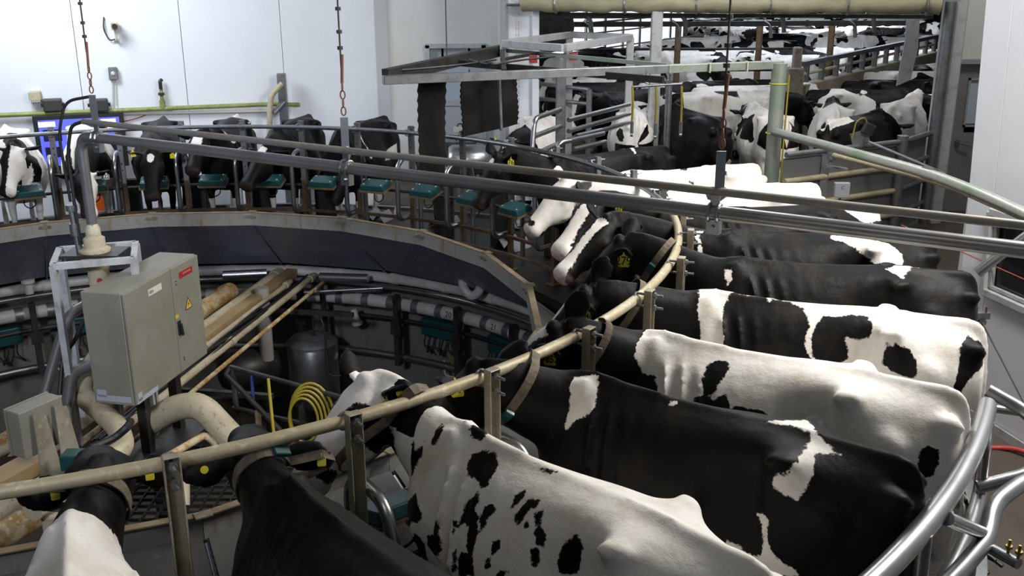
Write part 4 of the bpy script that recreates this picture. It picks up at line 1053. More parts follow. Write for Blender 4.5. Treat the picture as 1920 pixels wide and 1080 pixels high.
    for px, py, rr, m, lb, k in spec:
        e = atz(px, py, zz); s = e-u*(e.y-7.6)/u.y
        if rr: o = tube_thing('cream_pipe', [s, e], rr, M[m], lb, 'pipe', 'pipes of the bundle behind the cabinet', 16)
        else:
            mb = MB(); mb.bar(V(0, 0, 0), e-s, .15, .10); o = mb.build('cable_duct', M[m], bevel=.004); o.location = s; tag(o, lb, 'duct')
        if rr and rr > .03:
            for t in (.12, .5, .97): q = (e-s)*t; mb = MB(); mb.tube([q-u*.04, q+u*.04], rr+.012, 14); c_ = mb.build('pipe_sleeve', M[m], smooth=True); c_.parent = o
    r_ = empty('cable_bundle', (0, 0, 0)); tag(r_, 'black and grey cables lying between the cream pipes', 'cable')
    for k in range(5):
        e = atz(566+k*5, 520-k*1.5, zz+.03); s = e-u*(e.y-7.6)/u.y; pts = [s*(1-t)+e*t+V(.02*math.sin(7*t+k), 0, .02*math.sin(11*t+k*2)) for t in [j/14 for j in range(15)]]
        mb = MB(); mb.tube(pts, .010, 6); mb.build('cable', M['black'] if k % 2 else M['darksteel'], r_, smooth=True)
    # cross bars that carry the bundle
    for yy, lb in ((9.2, 'steel cross bar under the pipe bundle near the cabinet'), (11.6, 'steel cross bar under the pipe bundle near the skirt')):
        x0 = -4.3+(yy-7.6)*.175; mb = MB(); mb.bar(V(0, 0, 0), V(1.7, -.3, 0), .06, .05); o = mb.build('cross_bar', M['darksteel']); o.location = (x0, yy, zz-.14); tag(o, lb, 'bar', 'cross bars under the bundle')
    # near side pipes, lower left
    u2 = Vector((.37, .93, 0)).normalized()
    for px, py, t_, rr, m, lb in ((106, 941, 1.8, .10, 'cream_rust', 'rust stained wide pipe in the lower left corner'), (122, 888, 2.4, .085, 'cream', 'cream wide pipe above the rusty one at the lower left'),
                                 (90, 800, 2.5, .05, 'cream', 'thin cream pipe beside the duct at the left edge'), (60, 792, 2.8, .04, 'darksteel', 'dark steel pipe along the left edge below the small box')):
        e = atz(px, py, -.45); tube_thing('cream_pipe', [e-u2*t_, e], rr, M[m], lb, 'pipe', 'pipes at the lower left', 16)
    e = atz(118, 838, -.45); s = e-u2*2.5; mb = MB(); mb.bar(V(0, 0, 0), e-s, .22, .12); o = mb.build('cable_duct', M['board'], bevel=.004); o.location = s; tag(o, 'tan duct slab at the lower left between cream pipes', 'duct')
    # big pvc bends around the cabinet
    def A(px, py, d): return atd(px, py, d)
    tube_thing('pvc_elbow', [A(182, 672, 8.6), A(158, 700, 8.5), A(152, 740, 8.3), A(222, 800, 7.9), A(232, 838, 7.6), A(198, 868, 7.4), A(150, 905, 7.1), A(60, 955, 6.7)], .085, M['cream'], 'wide cream pipe with bends left of and below the cabinet', 'pipe', n=18, bend=.28)
    tube_thing('pvc_elbow', [A(285, 790, 8.5), A(325, 765, 8.4), A(375, 757, 8.3), A(462, 850, 8.2)], .11, M['cream'], 'wide cream pipe bending down right of the cabinet', 'pipe', n=18, bend=.25)
    tube_thing('grey_pipe', [A(160, 572, 8.6), A(132, 588, 8.5), A(112, 640, 8.4), A(82, 745, 8.2)], .045, M['boom'], 'bent grey pipe going down left of the cabinet', 'pipe', n=12, bend=.2)
    tube_thing('grey_pipe', [A(172, 683, 8.3), A(135, 700, 8.2), A(128, 745, 8.1), A(120, 820, 7.9)], .05, M['boom'], 'second bent grey pipe, right of the first one beside the cabinet', 'pipe', n=12, bend=.2)
    tube_thing('black_hose', [A(158, 600, 8.4), A(140, 640, 8.3), A(118, 665, 8.2), A(112, 740, 8.1)], .018, M['black'], 'black hose hanging beside the cabinet', 'hose', n=8, bend=.2)
    tube_thing('black_hose', [A(245, 790, 7.5), A(240, 800, 7.4), A(215, 822, 7.4), A(170, 842, 7.2)], .03, M['black'], 'black corrugated hose under the cabinet', 'hose', n=8, bend=.15)
    # small pipe below cabinet to the right and its elbow
    tube_thing('cream_pipe', [A(265, 885, 7.6), A(385, 815, 8.2), A(405, 832, 8.2), A(408, 860, 8.1)], .032, M['cream_rust'], 'thin brownish pipe on clamps over the grating below the cabinet', 'pipe', n=10, bend=.08)
    tube_thing('pipe_stub', [A(343, 948, 7.3), A(343, 898, 7.35)], .05, M['cream'], 'short cream pipe stub standing behind the near post', 'pipe', n=14)
    # gearbox with red and white casing at lower left
    g = empty('pump_motor', A(125, 985, 6.9)); tag(g, 'dirty cream pump housing behind the neck of the white shouldered cow', 'pump')
    mb = MB(); mb.box((0, 0, 0), (.26, .18, .24)); mb.build('housing', M['cream'], g, bevel=.02, seg=2)
    mb = MB(); mb.disc((.02, -.10, -.02), (0, 1, 0), .05, .03, 14); mb.build('cover', M['darksteel'], g, smooth=True)
    mb = MB(); mb.box((.06, -.095, .07), (.10, .004, .03)); mb.build('label_plate', M['label'], g)
    b = A(140, 862, 7.2); mb = MB(); mb.box((0, 0, 0), (.16, .14, .12)); o = mb.build('valve_box', M['teal'], bevel=.008); o.location = b; tag(o, 'small grey green box above the head of the white shouldered cow', 'box')
    # grating floor, mid level platform in the hub
    mb = MB()
    zg = -.95
    for k in range(22): mb.bar((-3.4+k*.11, 6.3, zg), (-3.4+k*.11, 8.6, zg), .012, .03)
    for k in range(22): mb.bar((-3.4, 6.3+k*.11, zg), (-1.0, 6.3+k*.11, zg), .012, .03)
    o = mb.build('floor_grating', M['darksteel']); tag(o, 'dark steel floor grating below the cabinet', 'grating', kind='stuff')
    # tank, receiver and railing on the pit floor
    c = atz(585, 640, -1.15); t = empty('steel_tank', (c.x, c.y, -2.4)); tag(t, 'stainless tank with domed lid standing in the pit', 'tank')
    mb = MB(); mb.lathe((0, 0, 0), [(.30, .42), (.32, .46), (.32, 1.22), (.30, 1.25)], 28); mb.build('tank_body', M['stainless'], t, smooth=True)
    mb = MB(); mb.lathe((0, 0, 0), [(.325, 1.22), (.325, 1.25), (.26, 1.31), (.12, 1.36), (.05, 1.37)], 28); mb.build('lid', M['steel'], t, smooth=True)
    for a in (0, 2.1, 4.2): mb = MB(); mb.tube([V(math.cos(a)*.25, math.sin(a)*.25, 0), V(math.cos(a)*.25, math.sin(a)*.25, .5)], .03, 8); mb.build('leg', M['steel'], t, smooth=True)
    mb = MB(); mb.tube(arcpts([V(.05, -.1, 1.37), V(.05, -.1, 1.75), V(.2, -.2, 1.6), V(.25, -.3, .9), V(.4, -.3, .9)], .12), .012, 8); mb.build('black_hose', M['black'], t, smooth=True)
    c = atz(470, 690, -1.35); t = empty('receiver_vessel', (c.x, c.y, c.z)); tag(t, 'dark round receiver vessel left of the steel tank', 'vessel')
    mb = MB(); mb.lathe((0, 0, 0), [(.02, -.42), (.16, -.38), (.24, -.28), (.25, 0), (.24, .24), (.16, .34), (.03, .38)], 24, (.8, .6, 0)); mb.build('vessel_body', M['darksteel'], t, smooth=True)
    mb = MB(); mb.tube([V(.22, -.02, .12), V(.22, .0, 1.05)], .085, 14); mb.tube([V(.22, 0, .55), V(.22, 0, .60)], .10, 14); mb.build('white_pipe', M['pvc'], t, smooth=True)
    mb = MB(); mb.tube([V(.18, 0, -.2), V(.18, 0, -1.05)], .04, 10); mb.build('support_leg', M['darksteel'], t, smooth=True)
    # railing on the pit floor
    r = empty('pit_railing', atz(440, 800, -1.9)); tag(r, 'dark tubular hand rail in the pit left of the white cow head', 'railing')
    L0 = Vector(r.location)
    def rr_(pts, rad=.025, nm='rail'): mb = MB(); mb.tube([Vector(p)-L0 for p in pts], rad, 8); mb.build(nm, M['darksteel'], r, smooth=True)
    d = 9.3
    rr_([A(432, 688, d), A(640, 745, d-.5)]); rr_([A(424, 702, d), A(600, 885, d-.9)]); rr_([A(438, 765, d), A(600, 802, d-.4)])
    rr_([A(437, 688, d), A(446, 800, d)], .03, 'post'); rr_([A(563, 725, d-.3), A(568, 830, d-.3)], .03, 'post'); rr_([A(432, 688, d), A(424, 702, d)])
    # yellow hose coil on that rail
    h = empty('yellow_hose', A(575, 745, d-.45)); tag(h, 'yellow hose coiled over the pit hand rail', 'hose')
    for k in range(5):
        rr2 = .17+.022*k; mb = MB(); mb.tube([V(math.cos(t)*rr2*.75+(k-2)*.015, -.05+.02*k, -.20+math.sin(t)*rr2*1.25) for t in [2*PI*s/28 for s in range(28)]], .012, 7, closed=True); mb.build('hose_loop', M['yellow_hose'], h, smooth=True)
    tube_thing('yellow_hose', [A(503, 710, 9.0), A(508, 760, 8.9), A(514, 820, 8.7), A(535, 850, 8.6)], .014, M['yellow_hose'], 'thin yellow hose hanging down left of the coil', 'hose', n=7, bend=.3)
    tube_thing('blue_hose', [A(472, 700, 9.2), A(475, 760, 9.2)], .016, M['blue_hose'], 'blue hose hanging below the receiver vessel', 'hose', n=7)
    tube_thing('broom_handle', [A(483, 770, 9.0), A(486, 810, 8.9)], .028, M['wood'], 'wooden stick standing by the pit hand rail', 'stick', n=8)
build_hub()

# ---------------------------------------------------------------- pipes and units that ring the pit wall
def build_pit_ring():
    def ringpipe(name, r, z, rad, m, a0, a1, lb, n=10, bands=0, nums=()):
        root = empty(name, pol(r, sa((a0+a1)/2), z)); tag(root, lb, 'pipe'); L0 = Vector(root.location)
        N_ = int((a1-a0)*3)+2; P = [pol(r, sa(a0+(a1-a0)*k/N_), z)-L0 for k in range(N_+1)]
        mb = MB(); mb.tube(P, rad, n); mb.build('pipe_tube', M[m], root, smooth=True)
        if bands:
            k = a0+.2
            while k < a1:
                p, q = pol(r, sa(k)-.010, z)-L0, pol(r, sa(k)+.010, z)-L0; mb = MB(); mb.tube([p, q], rad*1.12, n); mb.build('coupling', M['steel'] if bands == 1 else M[m], root, smooth=True); k += .5 if bands == 1 else 1.0
        for i, s in nums:
            p = pol(r, sa(i), z); inw = (Vector((CX, CY, z))-p).normalized(); tocam = (O-p).normalized(); nrm = (inw*.6+tocam*.6+V(0, 0, .0)).normalized()
            tg = Vector((-inw.y, inw.x, 0)); tg = -tg if tg.dot(rt) < 0 else tg; yv = nrm.cross(tg)
            if yv.z < 0: yv = -yv
            t = text_mesh('pipe_number', s, .10, M['ink']); t.parent = root; t.matrix_basis = basis(p-L0+nrm*(rad+.006), tg, yv)
        return root
    ringpipe('milk_line', 4.75, -.72, .082, 'pvc', 8.2, 23, 'wide white ring pipe with couplings and numbers along the pit wall', 16, 1, ((20.0, '16'), (13.2, '20'), (10.2, '22'), (12.2, '21')))
    ringpipe('air_line', 4.85, -.42, .070, 'pvc', 8.2, 23, 'upper white ring pipe just under the dark skirt', 14, 2)
    ringpipe('steel_ring_line', 4.72, -.50, .030, 'stainless', 8.2, 23, 'thin shiny ring pipe under the skirt', 10)
    ringpipe('wash_line', 4.8, -1.47, .045, 'stainless', 11.2, 23, 'steel ring pipe low on the pit wall', 12, 2)
    ringpipe('cable_tray', 4.85, -.98, .03, 'black', 8.2, 23, 'black cable run along the pit wall', 6)
    A = {}
    # hanging dark posts, units, milk meters
    def proto_post():
        r = empty('hanger_post'); mb = MB(); mb.box((0, 0, -.75), (.09, .07, .95)); mb.build('post_bar', M['darksteel'], r)
        mb = MB(); mb.box((-.05, 0, -.72), (.02, .14, .16)); mb.build('pipe_bracket', M['darksteel'], r); return r
    def proto_unit():
        r = empty('meter_unit'); mb = MB(); mb.box((0, 0, 0), (.16, .50, .22)); mb.build('case', mat('dark_green_case', (.006, .05, .052), .4), r, bevel=.015, seg=2)
        mb = MB(); mb.box((-.085, 0, .05), (.012, .44, .03)); mb.build('front_strip', M['black'], r)
        for k, yy in enumerate((-.18, -.08, .03, .12, .2)):
            mb = MB(); mb.tube(arcpts([V(-.03, yy, -.1), V(-.06, yy+.03, -.25), V(0, yy+.1*(1 if k % 2 else -1), -.40), V(.05, yy+.05, -.3)], .1), .010, 6); mb.build('hose', M['black'], r, smooth=True)
        return r
    def proto_claw():
        r = empty('pulsator'); mb = MB(); mb.box((0, 0, 0), (.12, .20, .13)); mb.build('pulsator_body', mat('brown_plastic', (.14, .10, .02), .5), r, bevel=.01)
        mb = MB(); mb.disc((0, 0, .075), (0, 0, 1), .05, .03, 12); mb.build('cap', M['black'], r)
        mb = MB(); mb.tube(arcpts([V(-.06, -.05, -.05), V(-.12, -.05, -.18), V(-.12, .15, -.2), V(-.05, .2, -.02)], .1), .014, 7); mb.build('hose', M['cream'], r, smooth=True)
        mb = MB(); mb.tube(arcpts([V(0, .03, .08), V(-.05, .02, .22), V(-.02, -.1, .35), V(0, -.15, .20)], .1), .007, 6); mb.build('thin_hose', M['black'], r, smooth=True); return r
    def spread(p, where, r, z, nm, words, cat, group):
        reg(p); first = True
        for i, w in zip(where, words):
            o = p if first else copy_tree(p); first = False
            o.matrix_basis = Matrix.Translation(pol(r, sa(i), z))@Matrix.Rotation(sa(i), 4, 'Z'); tag(o, nm+', '+w, cat, group)
    wd = ['first from the right under the kerb', 'second from the right', 'third from the right', 'fourth from the right', 'right of the pipe bundle', 'just behind the pipe bundle', 'left behind the cabinet', 'second from the left edge', 'at the left edge under the skirt', 'farthest left']
    spread(proto_post(), [9.0, 10.3, 11.6, 12.9, 14.2, 16.1, 19.4, 20.7, 21.9], 4.62, -.28, 'black steel hanger post below the skirt', wd, 'post', 'hanger posts of the pit ring')
    spread(proto_unit(), [9.6, 10.9, 12.2, 13.6, 19.9, 21.2], 4.92, -1.02, 'dark green meter unit on the pit wall', ['nearest to the black cow heads', 'second from the black cow heads', 'below the middle of the numbered pipe', 'right of the steel tank', 'below the number on the left pipe', 'at the left picture edge'], 'meter', 'meter units on the pit wall')
    spread(proto_claw(), [10.2, 11.3, 12.5, 13.2, 20.2], 4.9, -1.40, 'small brown pulsator with hoses', ['nearest to the ear tagged cows', 'second from the ear tagged cows', 'third on the lower steel pipe', 'next to the steel tank', 'left behind the grey bent pipes'], 'pulsator', 'pulsators on the lower ring pipe')
    # pvc trap under the skirt, white lamp like sensor, white cup at left
    def PA(px, py, r_, z0):
        # point at radius r_ on the far side seen in the pixel
        best = None
        for k in range(600):
            z = -2.4+k*.005; p = atz(px, py, z); e = abs(math.hypot(p.x-CX, p.y-CY)-r_)
            if p.y > CY and (best is None or e < best[0]): best = (e, p)
        return best[1]
    q = PA(868, 540, 4.5, 0); tube_thing('pvc_trap', [q+V(0, 0, .25), q+V(0, 0, .0), q+V(.1, -.05, -.10), q+V(.20, -.1, -.02), q+V(.22, -.1, .12)], .055, M['pvc'], 'white bent drain trap hanging under the skirt', 'pipe', n=12, bend=.07)
    q = PA(668, 598, 4.7, 0); mb = MB(); mb.lathe((0, 0, 0), [(.07, -.08), (.075, -.05), (.05, -.03), (.045, .13), (.04, .14)], 14, (-.2, 0, 1)); o = mb.build('white_cup', M['pvc'], smooth=True); o.location = q; tag(o, 'white plastic cup shaped cap right of the tank', 'cap')
    q = PA(53, 533, 4.6, 0); mb = MB(); mb.lathe((0, 0, 0), [(.05, -.12), (.055, 0), (.08, .02), (.08, .06), (.02, .07)], 14); o = mb.build('white_cup', M['pvc'], smooth=True); o.location = q; tag(o, 'white pipe cap under the skirt at the far left', 'cap')
    tube_thing('rail_tube', [PA(570, 548, 4.3, 0), PA(718, 540, 4.6, 0)], .022, M['stainless'], 'short shiny tube right of the pipe bundle', 'pipe')
    tube_thing('drive_roller', [PA(600, 519, 4.4, 0), PA(690, 522, 4.5, 0)], .055, M['stainless'], 'shiny round bar with flanges below the skirt right of the bundle', 'roller', 'drive rollers', 14)
    tube_thing('drive_roller', [PA(418, 516, 4.4, 0), PA(500, 512, 4.5, 0)], .055, M['stainless'], 'shiny round bar below the skirt behind the bundle ends', 'roller', 'drive rollers', 14)
    tube_thing('support_strut', [atz(600, 520, -.4), V(*atz(628, 760, -2.38))], .035, M['darksteel'], 'slanted dark strut beside the steel tank', 'strut')
    # inner mid-level shelf on the near side, wet dark floor behind the near kerb
    mb = MB(); mb.ring(3.2, 4.45, -.62, -.56, sa(-3.5), sa(3.0), 30); b = Vector((CX, CY, 0)); mb.v = [tuple(Vector(v)-b) for v in mb.v]
    o = mb.build('wet_ledge', M['deck'], PLAT)
build_pit_ring()

# ---------------------------------------------------------------- hanging frame with mats, white frame, drop hoses
M['guard_grey'] = mat('pale_guard_tube', (.36, .37, .34), .4, .5, noise=[(3, .5, .7, (.24, .33, .22)), (18, .55, .75, (.24, .23, .19))])
def build_frames():
    z = 2.35
    P1, P2, P3, P4 = atz(718, 150, z), atz(1465, 121, z), atz(942, 94, z), atz(1285, 126, z)
    r = empty('overhead_truss', P1); tag(r, 'long V shaped steel truss hanging above the platform with rubber mats', 'truss')
    def bar(a, b, w, h, m, nm='beam'):
        mb = MB(); mb.bar(a-P1, b-P1, w, h); return mb.build(nm, M[m], r, bevel=.004)
    bar(P1, atz(1250, 129, z), .10, .085, 'steel'); bar(atz(1250, 129, z), P2, .11, .085, 'green_steel')
    bar(P1+V(.02, .05, .03), P3, .08, .14, 'darksteel'); bar(P3, P4, .03, .05, 'green_steel'); bar(atz(860, 118, z), atz(1245, 150, z-.05), .04, .07, 'darksteel'); bar(atz(940, 112, z), atz(1165, 72, z+.02), .03, .04, 'darksteel')
    bar(P3, atz(945, 135, z), .05, .07, 'darksteel')
    for px, py in ((1000, 108), (1075, 103)):
        mb = MB(); mb.box(atz(px, py+3, z-.02)-P1, (.10, .08, .09)); mb.build('junction_box', M['red'], r, bevel=.004)
    for (a, b, c, d_) in (((735, 133), (800, 128), (860, 122), (930, 112)), ((880, 112), (920, 122), (980, 112), (1040, 106))):
        mb = MB(); mb.tube(arcpts([atz(*q, z+.06)-P1 for q in (a, b, c, d_)], .2), .012, 6); mb.build('cable', M['black'], r, smooth=True)
    for px, py in ((770, 146), (880, 140), (1010, 138), (1140, 133), (1330, 127), (1400, 124)):
        q = atz(px, py, z)-P1; mb = MB(); mb.box(q, (.012, .115, .10)); mb.build('cable_tie', M['black'] if px < 1250 else M['label'], r)
    # wires that carry it
    for px, py, lb in ((838, 113, 'thin wire holding the hanging frame above the white door'),):
        q = atz(px, py, z); tube_thing('hanging_wire', [q, V(q.x, q.y, 5.64)], .007, M['rope'], lb, 'wire')
    # mats
    def mat_sheet(pts, lb):
        a, b, c, d_ = [Vector(p) for p in pts]     # top left, top right, bottom right, bottom left
        n = (b-a).cross(d_-a).normalized(); vs = []; fs = []; nx, nz = 24, 20
        def wav(u, v): return n*(.02*math.sin(u*5+1)+.015*math.sin(v*6))
        for k in (0, 1):
            for j in range(nz+1):
                for i in range(nx+1):
                    u, v = i/nx, j/nz; ed = 0
                    p = (a*(1-u)+b*u)*(1-v)+(d_*(1-u)+c*u)*v
                    # toothed edges
                    if i in (0, nx) and j % 2: p += (b-a).normalized()*(.018 if i == 0 else -.018)
                    vs.append(p+wav(u, v)+n*(.018*k)-a)
        q = (nx+1)*(nz+1)
        for j in range(nz):
            for i in range(nx):
                w = j*(nx+1)+i; fs.append((w, w+1, w+nx+2, w+nx+1)); fs.append((q+w, q+w+nx+1, q+w+nx+2, q+w+1))
        edge = [i for i in range(nx+1)]+[(j+1)*(nx+1)-1 for j in range(1, nz+1)]+[nz*(nx+1)+i for i in range(nx-1, -1, -1)]+[j*(nx+1) for j in range(nz-1, 0, -1)]
        for i in range(len(edge)): e0, e1 = edge[i], edge[(i+1) % len(edge)]; fs.append((e0, e0+q, e1+q, e1))
        mb = MB(); mb.add(vs, fs); o = mb.build('rubber_mat', M['mat_rubber']); o.location = a; tag(o, lb, 'mat', 'rubber mats hanging from the frame')
    y1 = P1.y+.32
    mat_sheet([aty(784, 152, y1), aty(838, 150, y1+.12), aty(834, 345, y1+.12), aty(786, 338, y1)], 'long narrow dark rubber mat hanging beside the black cow')
    mat_sheet([aty(868, 149, y1+.6), aty(972, 125, y1+1.3), aty(970, 232, y1+1.3), aty(868, 258, y1+.6)], 'wide dark rubber mat with toothed edge hanging by the white pier')
    q = aty(936, 148, y1+.6); tube_thing('hanging_rod', [q, aty(940, 245, y1+.6)], .02, M['steel'], 'steel rod hanging in front of the wide mat', 'rod')
    # green post at the end
    p = Vector((2.86, 10.72, 0)); t = atz(1462, 122, z)
    g = empty('green_post', (t.x, t.y, 0)); tag(g, 'thick green tinged post with yellow cable standing behind the white cows', 'post')
    mb = MB(); mb.tube([V(0, 0, 0), V(0, 0, z+.02)], .085, 16); mb.build('post_tube', M['green_steel'], g, smooth=True)
    mb = MB(); mb.box((0, 0, .01), (.26, .26, .02)); mb.build('foot_plate', M['green_steel'], g)
    mb = MB(); mb.tube([V(.09, -.05, .2), V(.10, -.05, z-.1)], .010, 6); mb.build('yellow_cable', M['yellow_hose'], g, smooth=True)
    mb = MB()
    for zz in (.9, 1.6, 2.15): mb.tube([V(math.cos(a)*.098, math.sin(a)*.098, zz) for a in [2*PI*k/16 for k in range(16)]], .005, 5, closed=True)
    mb.build('cable_tie', M['tag_yellow'], g)
    tx, ty = t.x, t.y
    a = aty(1452, 247, ty-.08)
    b = atz(1745, 326, a.z); c = atz(1850, 368, a.z); d_ = atz(1935, 408, a.z-.02); e_ = atz(2080, 480, a.z-.02)
    o = tube_thing('guard_tube', [a, b, c, d_, e_, V(e_.x, e_.y, OPZ)], .048, M['guard_grey'], 'long grey green tinged tube from the green post to the right edge', 'pipe', n=14, bend=.6)
    mb = MB(); q = b-a; mb.tube([q-V(.02, -.08, 0), q+V(.01, -.05, 0)], .06, 12); cl = mb.build('clamp', M['rope'], smooth=True); cl.parent = o
    zz = 1.45; a2 = atz(1560, 290, zz); b2 = atz(1768, 342, zz); c2 = atz(1925, 410, zz); d2 = atz(2060, 470, zz)
    o = tube_thing('guard_tube', [a2, b2, c2, d2, V(d2.x, d2.y, OPZ)], .032, M['rail_dirty'], 'thinner cream tube below the green tinged tube', 'pipe', n=12, bend=.5)
    mb = MB(); mb.tube([V(0, 0, -.05), V(0, 0, .05)], .05, 10); mb.bar(V(-.05, .0, -.12), V(.18, 0, -.16), .06, .02); mb.bar(V(0, 0, 0), V(-.02, 0, -.14), .03, .03, (1, 0, 0)); cl = mb.build('end_bracket', M['steel']); cl.parent = o
    tube_thing('brace_tube', [atz(1832, 512, 1.0), atz(1930, 438, 1.35)], .04, M['stainless'], 'short steel brace in front of the dark window', 'pipe')
    q0 = atd(1838, 592, 7.6); g = empty('hanger_bracket', q0); tag(g, 'small steel bracket with bolts on a cord by the right wall', 'bracket')
    mb = MB(); mb.bar((-.06, 0, 0), (.07, 0, 0), .03, .05); mb.disc((.02, 0, -.05), (0, 1, 0), .03, .03, 12); mb.build('plate', M['steel'], g)
    mb = MB(); mb.tube([V(-.03, 0, 0), V(-.03, 0, .07)], .008, 6); mb.tube([V(.04, 0, 0), V(.04, 0, .07)], .008, 6); mb.build('bolt', M['rust'], g)
    tube_thing('cord', [q0+V(.02, 0, -.05), atd(1925, 765, 7.0)], .006, M['rope'], 'thin dark cord from the bracket down to the right edge', 'cord')
    tube_thing('cord', [atd(1690, 422, 10.5), atd(1930, 528, 9.0)], .006, mat('red_cord', (.35, .07, .05), .6), 'thin red cord stretched to the window wall', 'cord')
    # exit sensor on the gate
    q = atz(1628, 245, 1.45)
    g = empty('sensor_box', q); tag(g, 'black sensor with a yellow cable on a steel plate at the gate', 'sensor')
    mb = MB(); mb.box((0, 0, .02), (.13, .10, .14), Matrix.Rotation(.4, 3, 'Y')); mb.build('case', M['black'], g, bevel=.01)
    mb = MB(); mb.box((-.08, .03, -.10), (.22, .012, .18), Matrix.Rotation(-.3, 3, 'Y')); mb.build('plate', M['steel'], g)
    mb = MB(); mb.tube(arcpts([V(-.02, 0, .09), V(-.06, 0, .17), V(-.16, 0, .12), V(-.19, 0, -.10)], .07), .008, 6); mb.build('yellow_cable', M['yellow_hose'], g, smooth=True)
    mb = MB(); mb.bar(V(-.02, 0, -.12), atz(1772, 326, 1.3)-q, .05, .012); mb.build('bracket_strip', M['steel'], g)
    # white frame over the entry
    z = 2.45; c4 = [atz(*q, z) for q in ((943, 82), (1068, 65), (1182, 70), (1057, 90))]
    r = empty('entry_portal', (c4[0].x, c4[0].y, 0)); tag(r, 'white painted square tube frame over the entry lane', 'portal'); L0 = Vector(r.location)
    for k in range(4): mb = MB(); mb.bar(c4[k]-L0, c4[(k+1) % 4]-L0, .09, .09); mb.build('top_bar', M['white_steel'], r, bevel=.005)
    for k in (1, 2): mb = MB(); q = c4[k]-L0; mb.bar(q, V(q.x, q.y, 0), .10, .10, (1, 0, 0)); mb.build('leg', M['white_steel'], r, bevel=.005)
    q = c4[0]-L0; mb = MB(); mb.bar(q, q-V(0, 0, .55), .08, .08, (1, 0, 0)); mb.build('drop_bar', M['white_steel'], r)
    q = atz(1052, 138, 2.2); q = aty(1052, 138, 12.3)
    g = empty('gate_post', (q.x, q.y, 0)); tag(g, 'thick galvanised post at the end of the entry gates', 'post')
    mb = MB(); mb.box((0, 0, q.z/2), (.12, .12, q.z)); mb.build('post_bar', M['steel'], g, bevel=.01); mb = MB(); mb.box((0, 0, q.z), (.14, .14, .03)); mb.box((0, 0, .02), (.25, .25, .03)); mb.build('cap', M['steel'], g)
    q = aty(1232, 30, 14.3); g = empty('header_post', (q.x, q.y, 0)); tag(g, 'tall square steel post in the opening under the curtain', 'post')
    mb = MB(); mb.box((0, 0, 1.55), (.15, .15, 3.1)); mb.build('post_bar', M['white_steel'], g, bevel=.01); mb = MB(); mb.box((0, 0, .02), (.28, .28, .03)); mb.build('foot', M['steel'], g)
    q = aty(1255, 150, 13.8); tube_thing('hose_post', [V(q.x, q.y, 0), V(q.x, q.y, q.z)], .045, M['steel'], 'round steel post behind the yellow drop hoses', 'post')
    # drop hoses
    y = 12.2; a, b = aty(1186, 163, y), aty(1279, 157, y); r = empty('hose_manifold', a); tag(r, 'thin horizontal pipe that carries three yellow drop hoses', 'pipe')
    mb = MB(); mb.tube([V(0, 0, 0), b-a], .016, 8); mb.build('manifold', M['steel'], r, smooth=True)
    m_ = (b-a)*.75; mb = MB(); mb.tube(arcpts([m_, m_+V(0, 0, .14), m_+V(-.05, -.1, .16), m_+V(-.05, -.35, .17)], .05), .014, 8); mb.build('feed_pipe', M['steel'], r, smooth=True)
    for px, py, lb in ((1186, 228, 'left'), (1230, 232, 'middle'), (1278, 228, 'right')):
        p = aty(px, 161, y); e = aty(px-1, py, y); g = empty('drop_hose', p); tag(g, lb+' one of the three yellow hoses hanging over the black cow back', 'hose', 'yellow drop hoses')
        mb = MB(); mb.tube([V(0, 0, 0), V(.012, 0, (e.z-p.z)*.5), e-p], .014, 8); mb.build('hose_tube', M['yellow_hose'], g, smooth=True)
        mb = MB(); mb.tube([e-p, e-p-V(0, 0, .14)], .022, 8); mb.disc(e-p-V(0, 0, .16), (1, 0, 0), .025, .03, 10); mb.build('nozzle', M['steel'], g, smooth=True)
build_frames()

